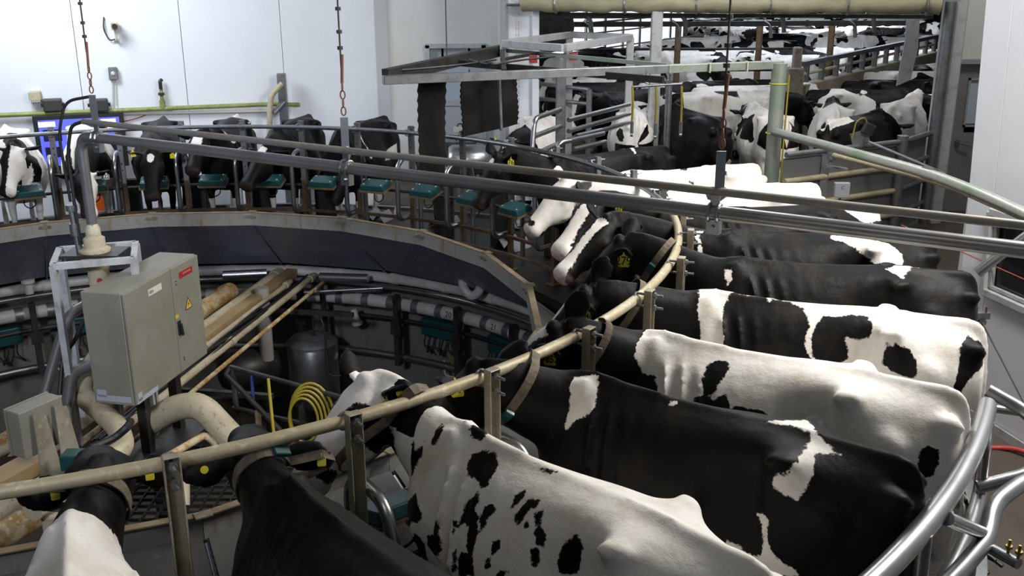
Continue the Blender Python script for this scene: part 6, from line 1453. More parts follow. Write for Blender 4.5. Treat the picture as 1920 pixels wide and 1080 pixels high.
# ================================================================ the cows
PATCH = {}
PATCH.update({
 'A': [(1, [(1.627,0.127),(1.628,0.116),(1.63,0.106),(1.626,0.084),(1.628,0.06),(1.626,0.044),(1.625,0.029),(1.595,0.057),(1.575,0.08),(1.584,0.095),(1.595,0.11),(1.611,0.118)]), (1, [(1.474,0.016),(1.467,0.008),(1.473,-0.01),(1.498,-0.057),(1.479,-0.07),(1.467,-0.072),(1.457,-0.076),(1.373,0.014),(1.383,0.028),(1.396,0.028),(1.408,0.028),(1.425,0.028),(1.441,0.028),(1.457,0.022)]), (1, [(1.344,0.164),(1.359,0.147),(1.38,0.127),(1.385,0.1),(1.389,0.075),(1.369,0.062),(1.348,0.05),(1.314,0.043),(1.279,0.037),(1.257,0.055),(1.234,0.075),(1.23,0.102),(1.227,0.129),(1.22,0.157),(1.215,0.185),(1.228,0.188),(1.24,0.192),(1.266,0.182),(1.3,0.168),(1.324,0.165)]), (1, [(1.083,0.016),(1.052,0.014),(1.022,0.013),(0.991,0.012),(0.96,0.012),(0.979,0.021),(1,0.03),(1.026,0.029),(1.053,0.028),(1.068,0.022)]), (1, [(1.046,0.218),(1.05,0.188),(1.055,0.159),(1.04,0.136),(1.027,0.113),(1.019,0.133),(1.012,0.153),(1.02,0.182),(1.029,0.211),(1.038,0.215)]), (1, [(1.017,0.267),(1.012,0.247),(1.008,0.226),(1.003,0.206),(0.999,0.186),(0.993,0.17),(0.988,0.154),(0.962,0.145),(0.937,0.137),(0.935,0.15),(0.934,0.163),(0.947,0.177),(0.961,0.191),(0.962,0.21),(0.965,0.229),(0.97,0.244),(0.976,0.26),(0.996,0.264)]), (1, [(0.946,0.267),(0.954,0.247),(0.962,0.228),(0.957,0.219),(0.951,0.21),(0.939,0.235),(0.928,0.26),(0.937,0.263)]), (1, [(0.941,0.193),(0.917,0.182),(0.893,0.172),(0.882,0.196),(0.873,0.221),(0.852,0.234),(0.833,0.247),(0.825,0.273),(0.818,0.3),(0.843,0.299),(0.869,0.297),(0.881,0.276),(0.894,0.254),(0.894,0.237),(0.895,0.22),(0.918,0.207)]), (1, [(0.868,0.372),(0.871,0.347),(0.875,0.323),(0.857,0.322),(0.84,0.321),(0.833,0.345),(0.826,0.37),(0.835,0.385),(0.844,0.399),(0.856,0.385)]), (1, [(0.756,0.332),(0.756,0.3),(0.757,0.271),(0.746,0.244),(0.735,0.22),(0.716,0.209),(0.697,0.199),(0.682,0.206),(0.668,0.212),(0.664,0.238),(0.661,0.266),(0.663,0.292),(0.664,0.32),(0.69,0.345),(0.716,0.371),(0.731,0.369),(0.747,0.367),(0.751,0.349)]), (1, [(1.287,0.334),(1.291,0.309),(1.296,0.284),(1.268,0.246),(1.24,0.211),(1.226,0.228),(1.213,0.245),(1.216,0.267),(1.22,0.289),(1.203,0.302),(1.184,0.314),(1.168,0.359),(1.153,0.404),(1.152,0.454),(1.154,0.504),(1.177,0.485),(1.2,0.466),(1.208,0.424),(1.216,0.38),(1.237,0.373),(1.259,0.366),(1.27,0.387),(1.277,0.408),(1.285,0.395),(1.292,0.381),(1.289,0.358)]), (1, [(1.154,0.374),(1.168,0.339),(1.183,0.303),(1.179,0.279),(1.175,0.256),(1.154,0.236),(1.134,0.217),(1.125,0.238),(1.116,0.258),(1.124,0.276),(1.132,0.295),(1.13,0.313),(1.127,0.332),(1.14,0.353)]), (1, [(1.301,0.45),(1.308,0.419),(1.319,0.389),(1.307,0.383),(1.298,0.379),(1.29,0.416),(1.283,0.454),(1.292,0.452)]), (1, [(1.052,0.442),(1.057,0.413),(1.064,0.384),(1.051,0.366),(1.038,0.348),(1.03,0.367),(1.021,0.385),(1.027,0.407),(1.033,0.428),(1.042,0.435)]), (1, [(1.709,0.752),(1.724,0.722),(1.736,0.682),(1.756,0.665),(1.682,0.454),(1.654,0.408),(1.631,0.372),(1.613,0.394),(1.596,0.417),(1.566,0.443),(1.538,0.469),(1.554,0.505),(1.572,0.543),(1.592,0.542),(1.617,0.551),(1.628,0.607),(1.701,0.796),(1.706,0.775)]), (1, [(1.489,0.628),(1.493,0.597),(1.498,0.567),(1.47,0.549),(1.442,0.531),(1.441,0.492),(1.443,0.455),(1.407,0.453),(1.388,0.462),(1.369,0.516),(1.357,0.575),(1.375,0.597),(1.415,0.644),(1.435,0.644),(1.453,0.642),(1.471,0.635)]), (1, [(1.651,0.851),(1.604,0.696),(1.584,0.607),(1.562,0.616),(1.54,0.623),(1.525,0.641),(1.509,0.658),(1.503,0.702),(1.502,0.751),(1.547,0.782),(1.63,0.88),(1.628,0.874),(1.626,0.871),(1.639,0.862)]), (1, [(1.22,0.619),(1.226,0.583),(1.236,0.547),(1.224,0.519),(1.214,0.493),(1.179,0.491),(1.145,0.49),(1.126,0.524),(1.109,0.558),(1.16,0.584)]), (1, [(1.267,0.624),(1.267,0.573),(1.276,0.526),(1.268,0.517),(1.259,0.508),(1.244,0.557),(1.236,0.609),(1.252,0.618)]), (1, [(1.666,0.815),(1.673,0.798),(1.679,0.777),(1.685,0.766),(1.69,0.758),(1.687,0.772),(1.684,0.787),(1.676,0.804)]), (1, [(1.067,0.51),(1.07,0.483),(1.073,0.456),(1.061,0.449),(1.05,0.441),(1.045,0.47),(1.041,0.498),(1.053,0.504)]), (1, [(0.999,0.505),(0.986,0.484),(0.974,0.464),(0.958,0.461),(0.943,0.459),(0.94,0.469),(0.937,0.478),(0.967,0.491)]), (1, [(1.986,0.165),(1.953,0.129),(1.902,0.107),(1.874,0.118),(1.846,0.13),(1.82,0.136),(1.794,0.142),(1.766,0.141),(1.739,0.14),(1.728,0.156),(1.72,0.173),(1.7,0.158),(1.683,0.144),(1.683,0.129),(1.684,0.115),(1.673,0.141),(1.664,0.169),(1.685,0.203),(1.71,0.246),(1.728,0.289),(1.741,0.345),(1.777,0.478),(1.76,0.537),(1.746,0.598),(1.733,0.649),(1.71,0.711),(1.681,0.735),(1.662,0.693),(1.651,0.671),(1.702,0.7),(1.721,0.668),(1.734,0.616),(1.741,0.549),(1.748,0.499),(1.757,0.471),(2.084,0.66),(2.083,0.659),(2.081,0.642),(2.078,0.529),(2.001,0.27),(1.987,0.215),(1.981,0.189)])],
 'B': [(-1, [(1.62,0.083),(1.615,0.062),(1.613,0.038),(1.552,0.03),(1.495,0.018),(1.486,0.027),(1.477,0.037),(1.461,0.082),(1.446,0.131),(1.452,0.157),(1.461,0.179),(1.5,0.195),(1.535,0.219),(1.554,0.255),(1.575,0.294),(1.581,0.279),(1.587,0.265),(1.581,0.203),(1.578,0.151),(1.588,0.125),(1.598,0.101),(1.608,0.092)]), (-1, [(0.65,0.021),(0.602,0.006),(0.575,-0.067),(0.553,-0.106),(0.528,-0.133),(0.512,-0.15),(0.484,-0.135),(0.447,-0.087),(0.395,0.014),(0.356,0.032),(0.317,0.05),(0.298,0.055),(0.278,0.06),(0.305,0.071),(0.332,0.084),(0.356,0.094),(0.379,0.105),(0.368,0.141),(0.36,0.172),(0.36,0.209),(0.362,0.244),(0.377,0.283),(0.393,0.322),(0.418,0.315),(0.443,0.308),(0.464,0.31),(0.487,0.311),(0.493,0.301),(0.5,0.29),(0.497,0.276),(0.493,0.263),(0.464,0.25),(0.437,0.235),(0.426,0.212),(0.422,0.177),(0.42,0.114),(0.417,0.049),(0.422,0.032),(0.425,0.019),(0.462,0.013),(0.5,0.007),(0.574,0.014)]), (-1, [(1.101,0.027),(1.084,0.019),(1.068,0.01),(1.066,0.02),(1.066,0.028),(1.074,0.035),(1.083,0.042),(1.092,0.034)]), (-1, [(0.684,0.644),(0.668,0.649),(0.651,0.653),(0.628,0.659),(0.605,0.663),(0.593,0.675),(0.582,0.686),(0.548,0.682),(0.514,0.677),(0.511,0.643),(0.507,0.608),(0.517,0.555),(0.527,0.499),(0.55,0.474),(0.574,0.446),(0.549,0.447),(0.523,0.447),(0.512,0.454),(0.5,0.461),(0.499,0.515),(0.498,0.568),(0.479,0.6),(0.461,0.632),(0.432,0.654),(0.403,0.678),(0.381,0.68),(0.359,0.682),(0.352,0.7),(0.345,0.719),(0.389,0.73),(0.436,0.744),(0.51,0.739),(0.586,0.737),(0.616,0.715),(0.646,0.69),(0.664,0.667)])],
 'C': [(1, [(1.233,0.22),(1.23,0.174),(1.229,0.129),(1.215,0.109),(1.201,0.091),(1.166,0.085),(1.131,0.079),(1.119,0.107),(1.106,0.135),(1.119,0.175),(1.132,0.215),(1.147,0.258),(1.164,0.3),(1.185,0.3),(1.204,0.301),(1.218,0.261)]), (1, [(1.254,0.382),(1.25,0.351),(1.247,0.321),(1.219,0.311),(1.193,0.298),(1.169,0.307),(1.144,0.315),(1.115,0.29),(1.087,0.265),(1.065,0.305),(1.044,0.345),(1.024,0.331),(1.005,0.318),(0.981,0.328),(0.958,0.338),(0.931,0.327),(0.903,0.316),(0.87,0.341),(0.838,0.367),(0.884,0.386),(0.931,0.404),(0.999,0.408),(1.07,0.412),(1.126,0.412),(1.183,0.412),(1.217,0.398)]), (1, [(0.131,0.488),(0.132,0.428),(0.133,0.37),(0.115,0.343),(0.098,0.315),(0.074,0.32),(0.051,0.324),(0.045,0.367),(0.04,0.413),(0.046,0.466),(0.052,0.521),(0.073,0.547),(0.093,0.572),(0.11,0.561),(0.127,0.552),(0.129,0.519)]), (1, [(1.869,0.276),(1.793,0.241),(1.723,0.193),(1.703,0.195),(1.683,0.197),(1.65,0.184),(1.616,0.17),(1.594,0.189),(1.57,0.218),(1.534,0.22),(1.498,0.221),(1.478,0.273),(1.457,0.332),(1.512,0.337),(1.567,0.343),(1.676,0.365),(1.765,0.395),(1.823,0.382),(1.884,0.373),(1.871,0.321)])],
 'D': [(1, [(1.428,0.392),(1.427,0.33),(1.425,0.276),(1.437,0.218),(1.45,0.161),(1.451,0.109),(1.451,0.065),(1.434,0.035),(1.416,0.012),(1.396,-0.012),(1.376,-0.004),(1.309,-0.005),(1.246,-0.004),(1.224,-0.041),(1.195,0.02),(1.177,0.013),(1.16,0.003),(1.111,-0.003),(1.061,0.007),(1.022,0.026),(0.984,0.043),(0.966,0.083),(0.948,0.121),(0.942,0.156),(0.937,0.189),(0.943,0.216),(0.95,0.243),(0.946,0.29),(0.942,0.337),(0.913,0.368),(0.884,0.399),(0.965,0.413),(1.047,0.427),(1.167,0.421),(1.29,0.414),(1.359,0.402)]), (1, [(0.914,0.319),(0.915,0.273),(0.916,0.227),(0.904,0.187),(0.893,0.147),(0.877,0.122),(0.862,0.095),(0.82,0.102),(0.779,0.109),(0.751,0.096),(0.722,0.081),(0.67,0.084),(0.618,0.085),(0.601,0.119),(0.585,0.149),(0.589,0.181),(0.593,0.209),(0.629,0.212),(0.665,0.22),(0.697,0.219),(0.729,0.218),(0.717,0.254),(0.704,0.293),(0.707,0.324),(0.711,0.358),(0.75,0.374),(0.791,0.39),(0.838,0.388),(0.885,0.385),(0.899,0.352)]), (1, [(0.517,0.313),(0.51,0.283),(0.503,0.259),(0.472,0.259),(0.441,0.254),(0.405,0.256),(0.37,0.259),(0.35,0.291),(0.331,0.327),(0.327,0.384),(0.321,0.443),(0.35,0.436),(0.378,0.429),(0.424,0.414),(0.47,0.399),(0.491,0.38),(0.512,0.362),(0.514,0.337)]), (1, [(0.095,0.145),(0.078,0.108),(0.061,0.071),(0.016,0.074),(-0.033,0.048),(-0.03,0.17),(-0.059,0.045),(-0.045,0.12),(-0.026,0.248),(-0.002,0.302),(0.02,0.341),(0.045,0.415),(0.069,0.487),(0.087,0.548),(0.105,0.609),(0.123,0.589),(0.142,0.57),(0.129,0.512),(0.117,0.455),(0.109,0.401),(0.101,0.348),(0.104,0.292),(0.107,0.24),(0.102,0.193)]), (1, [(1.897,0.161),(1.842,0.112),(1.789,0.06),(1.717,-0.004),(1.634,-0.009),(1.623,0.01),(1.607,0.047),(1.606,0.091),(1.607,0.126),(1.592,0.165),(1.577,0.21),(1.572,0.267),(1.567,0.334),(1.582,0.344),(1.598,0.355),(1.678,0.347),(1.755,0.352),(1.817,0.346),(1.878,0.343),(1.884,0.249)])],
 'E': [(-1, [(1.634,0.083),(1.606,0.09),(1.578,0.098),(1.582,0.123),(1.587,0.15),(1.598,0.161),(1.609,0.173),(1.617,0.149),(1.625,0.127),(1.63,0.105)]), (-1, [(0.566,0.034),(0.505,0.013),(0.416,-0.171),(0.394,-0.002),(0.332,-0.005),(0.355,-0.005),(0.379,0.004),(0.41,0.032),(0.445,0.074),(0.457,0.115),(0.47,0.157),(0.484,0.133),(0.498,0.105),(0.531,0.065)])],
 'F': [(-1, [(1.837,0.045),(1.789,0.035),(1.74,0.023),(1.759,0.053),(1.776,0.075),(1.765,0.118),(1.751,0.159),(1.753,0.178),(1.754,0.198),(1.769,0.193),(1.785,0.189),(1.79,0.149),(1.793,0.111),(1.804,0.085),(1.815,0.058),(1.826,0.051)]), (-1, [(0.781,0.035),(0.675,0.05),(0.569,0.059),(0.464,0.101),(0.345,0.108),(0.306,0.151),(0.263,0.186),(0.263,0.23),(0.264,0.276),(0.293,0.281),(0.322,0.284),(0.38,0.284),(0.439,0.285),(0.462,0.293),(0.485,0.3),(0.537,0.256),(0.582,0.202),(0.638,0.161),(0.693,0.12),(0.736,0.107),(0.779,0.092),(0.78,0.064)])],
 'G': [(-1, [(0.379,0.004),(0.235,-0.013),(0.109,-0.007),(0.006,-0.005),(-0.035,0.006),(-0.045,0.016),(-0.063,0.004),(0,0.156),(0.108,0.164),(0.073,0.202),(0.029,0.23),(0.091,0.205),(0.149,0.177),(0.218,0.137),(0.279,0.088),(0.327,0.04)])],
 'H': [(1, [(1.159,-0.002),(1.118,-0.005),(1.079,-0.005),(1.011,0.001),(0.947,0.02),(0.962,0.079),(0.974,0.135),(1.02,0.152),(1.067,0.171),(1.123,0.157),(1.18,0.144),(1.165,0.059)]), (1, [(1.687,0.029),(1.65,0.02),(1.615,0.015),(1.584,0.047),(1.551,0.075),(1.549,0.106),(1.545,0.139),(1.588,0.163),(1.63,0.19),(1.69,0.177),(1.749,0.162),(1.725,0.101)]), (1, [(-0.032,0.156),(-0.032,0.156),(-0.032,0.156),(-0.045,0.161),(-0.045,0.162),(-0.045,0.161),(-0.045,0.161),(-0.045,0.161)])],
 'I': [(1, [(0.913,-0.062),(0.884,-0.06),(0.856,-0.056),(0.832,-0.056),(0.81,-0.052),(0.868,0.011),(0.891,0.03),(0.923,0.025),(0.955,0.021),(0.896,-0.076)]), (1, [(0.515,0.105),(0.505,0.126),(0.494,0.145),(0.532,0.195),(0.548,0.224),(0.553,0.204),(0.567,0.191),(0.555,0.162)]), (1, [(0.868,-0.061),(0.838,-0.057),(0.812,-0.046),(0.853,-0.004),(0.884,0.034),(0.91,0.03),(0.937,0.026),(0.865,-0.073)]), (1, [(1.71,0.078),(1.678,0.087),(1.648,0.097),(1.642,0.118),(1.636,0.139),(1.668,0.134),(1.7,0.13),(1.705,0.103)]), (1, [(0.952,0.176),(0.929,0.181),(0.906,0.186),(0.903,0.202),(0.9,0.217),(0.925,0.214),(0.949,0.211),(0.951,0.193)])],
 'J': [(-1, [(0.501,-0.206),(0.469,-0.196),(0.563,-0.006),(0.478,-0.003),(0.402,-0.002),(0.337,-0.005),(0.282,-0.005),(0.377,-0.005),(0.461,-0.003),(0.495,-0.003),(0.53,-0.003),(0.525,0.021),(0.582,0.115),(0.596,0.119),(0.609,0.122),(0.584,0.052),(0.564,-0.006),(0.602,-0.009),(0.472,-0.197),(0.485,-0.204)])],
 'K': [(-1, [(1.245,0.128),(1.297,0.193),(1.329,0.259),(1.321,0.337),(1.297,0.417),(1.308,0.487),(1.304,0.555),(1.319,0.547),(1.336,0.539),(1.34,0.439),(1.336,0.341),(1.341,0.264),(1.341,0.195),(1.294,0.161)]), (-1, [(0.995,0.626),(0.871,0.574),(0.611,0.537),(0.505,0.505),(0.362,0.483),(0.381,0.575),(0.388,0.666),(0.457,0.69),(0.515,0.715),(0.75,0.67)]), (-1, [(0.563,-0.036),(0.523,-0.019),(0.468,-0.008),(0.328,-0.016),(0.286,-0.007),(0.475,-0.002),(0.53,-0.021),(0.549,-0.026)])],
 'L': [(-1, [(0.439,-0.021),(0.372,-0.007),(0.153,-0.008),(0.123,-0.004),(0.104,-0.004),(0.092,0.003),(0.032,0.016),(0.071,0.006),(0.092,0.003),(0.105,-0.004),(0.133,-0.004),(0.355,-0.006)])],
 'M': [(-1, [(0.455,-0.136),(0.606,-0.04),(0.38,-0.022),(0.122,-0.013),(0.092,0.003),(0.092,0.003),(0.068,0.018),(0.077,0.045),(0.029,0.14),(0.497,0.218),(0.373,0.243),(0.482,0.256),(0.52,0.254),(0.546,0.224),(0.513,0.194),(0.103,0.09),(0.288,0.066),(0.457,0.039),(0.471,-0.011),(0.617,-0.037)]), (-1, [(1.418,0.055),(1.453,0.105),(1.468,0.158),(1.434,0.224),(1.357,0.298),(1.437,0.29),(1.465,0.28),(1.519,0.21),(1.572,0.15),(1.56,0.109)])],
 'P': [(1, [(1.989,-0.158),(2.068,-0.147),(2.124,-0.132),(2.191,-0.146),(2.246,-0.152),(2.221,-0.05),(2.178,0.056),(2.041,0.068),(1.878,0.072),(1.784,0.127),(1.608,0.171),(1.649,0.219),(1.679,0.285),(1.606,0.287),(1.497,0.31),(1.475,0.465),(1.402,0.614),(1.365,0.714),(1.318,0.8),(1.671,0.802),(2.453,0.859),(1.849,0.928),(2.36,0.923),(2.515,-0.691),(2.477,-0.585),(2.259,-0.324)]), (1, [(0.348,-0.063),(0.354,-0.016),(0.087,0.027),(0.501,0.136),(0.495,0.212),(0.497,0.222),(0.507,0.227),(0.528,0.232),(0.54,0.236),(0.7,0.149),(0.874,0.061),(0.784,0.001)]), (1, [(0.505,-0.245),(0.508,-0.239),(0.507,-0.231),(0.505,-0.223),(0.496,-0.205),(0.518,-0.237),(0.473,-0.266),(0.494,-0.25)]), (1, [(1.308,-0.425),(1.349,-0.348),(1.447,-0.261),(1.659,-0.385),(1.716,-0.648),(2.52,-0.721),(1.373,-0.804),(1.264,-0.803),(1.125,-0.804),(1.411,-0.609)])],
 'Q': [(1, [(2.126,-0.027),(1.918,0.107),(1.755,0.177),(1.659,0.26),(1.612,0.34),(1.646,0.455),(1.649,0.574),(1.675,0.702),(1.659,0.813),(1.733,0.865),(1.771,0.927),(1.773,0.996),(1.767,1.051),(1.777,1.117),(1.779,-1.075),(2.134,-0.916)]), (1, [(1.193,-0.136),(1.079,-0.085),(0.938,-0.038),(1.069,0.004),(0.909,0.068),(1.564,0.009),(1.92,-0.028),(1.967,-0.089),(2.034,-0.159),(1.372,-0.124)])],
 'Y': [(1, [(1.881,-0.039),(1.845,-0.076),(1.863,-0.117),(1.845,-0.141),(1.837,-0.171),(1.823,-0.194),(1.818,-0.225),(1.758,-0.226),(1.692,-0.222),(1.719,-0.285),(1.624,-0.25),(1.839,-0.407),(1.873,-0.383),(2.158,-0.589),(2.022,-0.277),(1.877,-0.128)])],
})

def head_px(root_m, poll, zp, nose, L_=.585, perp=False):
    """poll at height zp on its pixel ray, nose on its own ray one head length away, the solution that looks forward"""
    P = atz(*poll, zp); hd = (root_m.to_3x3()@Vector((1, 0, 0))); c = []
    for k in range(260):
        z = zp+.06-k*.0025; N_ = atz(*nose, z); c.append((abs((N_-P).length-L_), N_))
    cand = [c[k][1] for k in range(1, 259) if c[k][0] <= c[k-1][0] and c[k][0] <= c[k+1][0] and c[k][0] < .02] or [min(c, key=lambda t: t[0])[1]]
    if perp: cand = [min(c, key=lambda t: (t[1]-P).length)[1]]
    N_ = max(cand, key=lambda n: (n-P).dot(hd)-.3*max(0, n.z-zp+.12)*10)
    inv = root_m.inverted(); return inv@P, inv@N_
COWS = {}
def stall_cow(key, i, label, poll, zp, nose, base=-1, head='black', rt_=6.58, lat=0.0, skew=0.0, tags=(), col=None, fat=1.0, neck=None, legs=None, tail=0.0, blobs=0, bsize=(.1, .2), seed=0, vox=.017, ear=(0, 0), hroll=0.0, step=(0, 0, 0, 0), group='cows standing in the rotary stalls', L_=.585, perp=False):
    a = sa(i+.5+lat); loc = pol(rt_, a, 0); rz = a+PI+skew
    m = Matrix.Translation(loc)@Matrix.Rotation(rz, 4, 'Z')
    p, n = head_px(m, poll, zp, nose, L_, perp)
    # keep the head reachable
    cm = cow_mesh('cow_'+key, poll=tuple(p), nose=tuple(n), vox=vox, fat=fat, tail=tail, ear=ear, hroll=hroll, step=step)
    paint(cm, base, PATCH.get(key, ()), head, seed=seed, neck=neck, legs=legs, blobs=blobs, bsize=bsize)
    r = add_cow(cm, label, group, loc, rz)
    view = tuple(m.inverted()@O)
    for t in tags: ear_tag(cm, r, view=view, ear=ear, **t)
    if col is not None: collar(cm, r, **col)
    COWS[key] = (cm, m, p, n)
    return r
S = stall_cow
S('A', 1, 'white cow with many small black spots and a black eye patch in the foreground', (688, 716), 1.50, (592, 846), -1, 'eyepatch', tags=[dict(side=1, kind='button', t=.55), dict(side=1, num='', t=.15)], col=dict(t=.70), ear=(.35, -.3), perp=True, lat=.20, skew=.07)
S('B', 2, 'black cow with a white shoulder band and a white slash on the hip', (893, 688), 1.46, (825, 770), 1, 'black', tags=[dict(side=1, num='2914', t=.45)], col=dict(t=.72, box=-2.6), legs=.55, lat=.27, skew=.08, hroll=-0.2, ear=(.3, -.4), rt_=6.62)
S('C', 3, 'mostly white cow with black neck and one black spot on the rear thigh', (1040, 618), 1.50, (940, 690), -1, 'wide', tags=[dict(side=1, num='9852', t=.5)], col=dict(t=.75), neck=[(1, .12, 1)], lat=.12, skew=.05, hroll=-0.55, ear=(.55, -.95), rt_=6.62)
S('D', 4, 'white cow with a large black saddle and black shoulders in the stalls', (1098, 548), 1.46, (1008, 632), -1, 'blaze', tags=[dict(side=1, num='1540', t=.5)], col=dict(t=.72), neck=[(1, 0, 1)], lat=.2, skew=.06, hroll=-0.6, ear=(.55, -.95), rt_=6.66)
S('E', 5, 'almost wholly black cow with yellow tag 279 and a turquoise collar tag', (1163, 452), 1.50, (1072, 550), 1, 'black', tags=[dict(side=1, num='279', t=.6, sc=1.25)], col=dict(t=.70, box=-3.0), lat=.2, skew=.06, hroll=-0.3, ear=(.3, -.4), rt_=6.74)
S('F', 6, 'black cow with narrow white blaze and white rump patch under the boom pipe', (1138, 412), 1.53, (1046, 512), 1, 'blaze', tags=[dict(side=1, kind='button', t=.4), dict(side=1, num='76', t=.65)], lat=.12, skew=.03, hroll=-0.25, ear=(.3, -.4), rt_=6.72)
S('G', 7, 'black cow with wide white face stripe, tag 3015 and white rump above the boom pipe', (1118, 372), 1.55, (1042, 470), 1, 'wide', tags=[dict(side=1, num='3015', t=.5)], lat=.12, skew=.03, hroll=-0.2, ear=(.3, -.4), rt_=6.66)
S('H', 8, 'white cow with one dark back patch and pale head with black cheek spots', (1062, 338), 1.53, (984, 428), -1, 'purewhite', tags=[dict(side=1, kind='button', t=.4)], neck=[(1, .72, .80)], lat=.05, hroll=-0.1, ear=(.3, -.4))
S('I', 9, 'white cow with few small spots, farthest of the white backs near the green post', (1165, 345), 1.15, (1125, 385), -1, 'white', neck=[(-1, 0, 1)], lat=.08)
S('J', 11, 'black cow with a white tail head and white forehead beyond the white backs', (932, 292), 1.48, (884, 388), 1, 'star', lat=-.55, tags=[dict(side=1, num='76', t=.5)], rt_=6.45, hroll=-0.1, ear=(.3, -.4))
far = dict(vox=.022)
S('K', 15, 'black cow with a thin white side stripe, rightmost of the far row', (655, 298), 1.12, (612, 380), 1, 'star', lat=-.1, legs=.5, **far)
S('L', 16, 'black cow with a white hip top and square white blaze in the far row', (497, 278), 1.30, (455, 345), 1, 'square', tags=[dict(side=-1, num='', t=.4)], legs=.5, **far)
S('M', 17, 'black cow with a white diagonal back stripe in the far row', (375, 250), 1.44, (357, 318), 1, 'square', legs=.5, **far)
S('N', 18, 'black cow with a white forehead mark looking straight at the camera', (283, 283), 1.30, (284, 370), 1, 'star', tags=[dict(side=1, num='', t=.6), dict(side=-1, num='9676', t=.6)], **far)
S('P', 19, 'white and black cow with white tag 22, head bowed before the blue screen', (155, 322), 1.12, (168, 400), -1, 'half', tags=[dict(side=1, num='22', t=.7, colr='tag_white')], blobs=0, legs=None, neck=[(1, .3, 1)], **far)
S('Q', 20, 'white faced cow with a black ear patch at the far left edge', (22, 275), 1.40, (8, 362), -1, 'half', neck=[(1, .55, 1)], **far)
S('X', 0, 'black cow seen from behind the neck at the bottom between two near posts', (478, 838), 1.40, (462, 795), 1, 'black', tags=[dict(side=-1, num='', t=.8, sc=.6), dict(side=1, kind='button', t=.55)], col=dict(t=.80, box=1.2), lat=.25, skew=.12)
S('Y', -1, 'cow with white shoulders and a black neck in the bottom left corner', (188, 872), 1.42, (176, 835), -1, 'black', tags=[dict(side=-1, num='', t=.4, sc=.55), dict(side=1, num='', t=.4, sc=.55)], col=dict(t=.82), neck=[(1, .35, 1)])

# ---- cows of the holding pen share a few meshes
def pen_proto(k, base, head, seed, blobs, bsize, poll, nose, vox=.03, tail=0.0, patches=()):
    cm = cow_mesh('pen_cow_%d' % k, poll=poll, nose=nose, vox=vox, tail=tail, nosmooth=3); paint(cm, base, patches, head, seed=seed, blobs=blobs, bsize=bsize); return cm
PP = [pen_proto(0, -1, 'half', 11, 7, (.14, .30), (2.15, .05, 1.35), (2.45, .15, .95)),
      pen_proto(1, 1, 'blaze', 12, 4, (.12, .30), (2.15, -.05, 1.30), (2.45, -.15, .90)),
      pen_proto(2, 1, 'black', 13, 1, (.12, .2), (2.1, .1, 1.25), (2.40, .3, .85)),
      pen_proto(3, -1, 'white', 14, 4, (.12, .28), (2.2, 0, 1.45), (2.55, .05, 1.08)),
      pen_proto(4, 1, 'wide', 15, 6, (.16, .36), (2.1, -.15, 1.28), (2.35, -.4, .88)),
      pen_proto(5, -1, 'half', 16, 12, (.10, .26), (2.15, .1, 1.38), (2.45, .25, .98)),
      pen_proto(6, -1, 'purewhite', 17, 1, (.08, .15), (2.15, 0, 1.40), (2.45, 0, 1.0)),
      pen_proto(7, 1, 'blaze', 18, 2, (.2, .35), (2.12, .2, 1.2), (2.35, .5, .85))]
NEARP = {}
def pen_cow(k, px, y, rz, label, group='cows in the holding pen', cm=None, py=250, sc=1.0, tagm=True):
    x = aty(px, py, y).x; cm = cm or PP[k]
    c, s = math.cos(rz), math.sin(rz)
    loc = (x-c*1.0*sc, y-s*1.0*sc, 0)            # px / y give the middle of the body
    r = empty('cow', loc, rz); tag(r, label, 'cow', group); r.scale = (sc, sc, sc)
    b = bpy.data.objects.new('body', cm['mesh']); COL.objects.link(b); b.parent = r
    return r, cm
def one(k, base, head, seed, blobs, bsize, poll, nose, **kw): return pen_proto(20+k, base, head, seed, blobs, bsize, poll, nose, vox=.022, **kw)
U = PI/2
# front rows that can be told apart
q1 = one(0, -1, 'wide', 31, 3, (.10, .2), (2.15, -.10, 1.32), (2.40, -.15, .88), patches=[(1, [(1.6, -.9), (2.2, -.9), (2.2, .9), (1.7, .9)])])
r, cm = pen_cow(0, 1003, 13.65, -U-.22, 'white cow with a black and white face entering past the rounded gate', 'cows in the holding pen', q1)
for s_ in (-1, 1): mb = MB(); ellip(mb, cm['hl'](.150, .119*s_, -.060), (.026, .015, .021), cm['H'], 12); mb.build('eye', M['eye'], r, smooth=True)
ear_tag(cm, r, -1, '76', view=tuple((Matrix.Translation(r.location)@Matrix.Rotation(r.rotation_euler.z, 4, 'Z')).inverted()@O), t=.6)
q2 = one(1, 1, 'wide', 32, 5, (.12, .28), (2.15, .05, 1.45), (2.42, .12, 1.02))
r, cm = pen_cow(0, 1172, 16.9, -2.45, 'black and white cow with a broad white blaze looking over the entry gate', 'cows in the holding pen', q2)
q3 = one(2, -1, 'white', 33, 0, (.1, .2), (2.15, 0, 1.3), (2.4, 0, .9), patches=[(1, [(.0, .36), (.10, .28), (.22, .30), (.24, .44), (.12, .52), (.0, .5)]), (1, [(-.1, -.14), (.03, -.18), (.05, -.30), (-.1, -.34)]), (1, [(-.1, .56), (.3, .6), (.3, .9), (-.1, .9)]), (1, [(-.1, -.52), (.3, -.5), (.4, -.8), (-.1, -.8)])])
pen_cow(0, 1184, 15.0, U-.05, 'white cow seen from behind with a brownish rump and a round black thigh spot', cm=q3)
q4 = one(8, 1, 'black', 38, 0, (.1, .2), (2.1, 0, 1.3), (2.4, .1, .9), patches=[(-1, [(.0, -.95), (.3, -.9), (.3, -.75), (.0, -.8)])])
pen_cow(2, 1292, 14.3, U+.25, 'black cow seen from behind in front of the long white cow', sc=1.02, cm=q4)
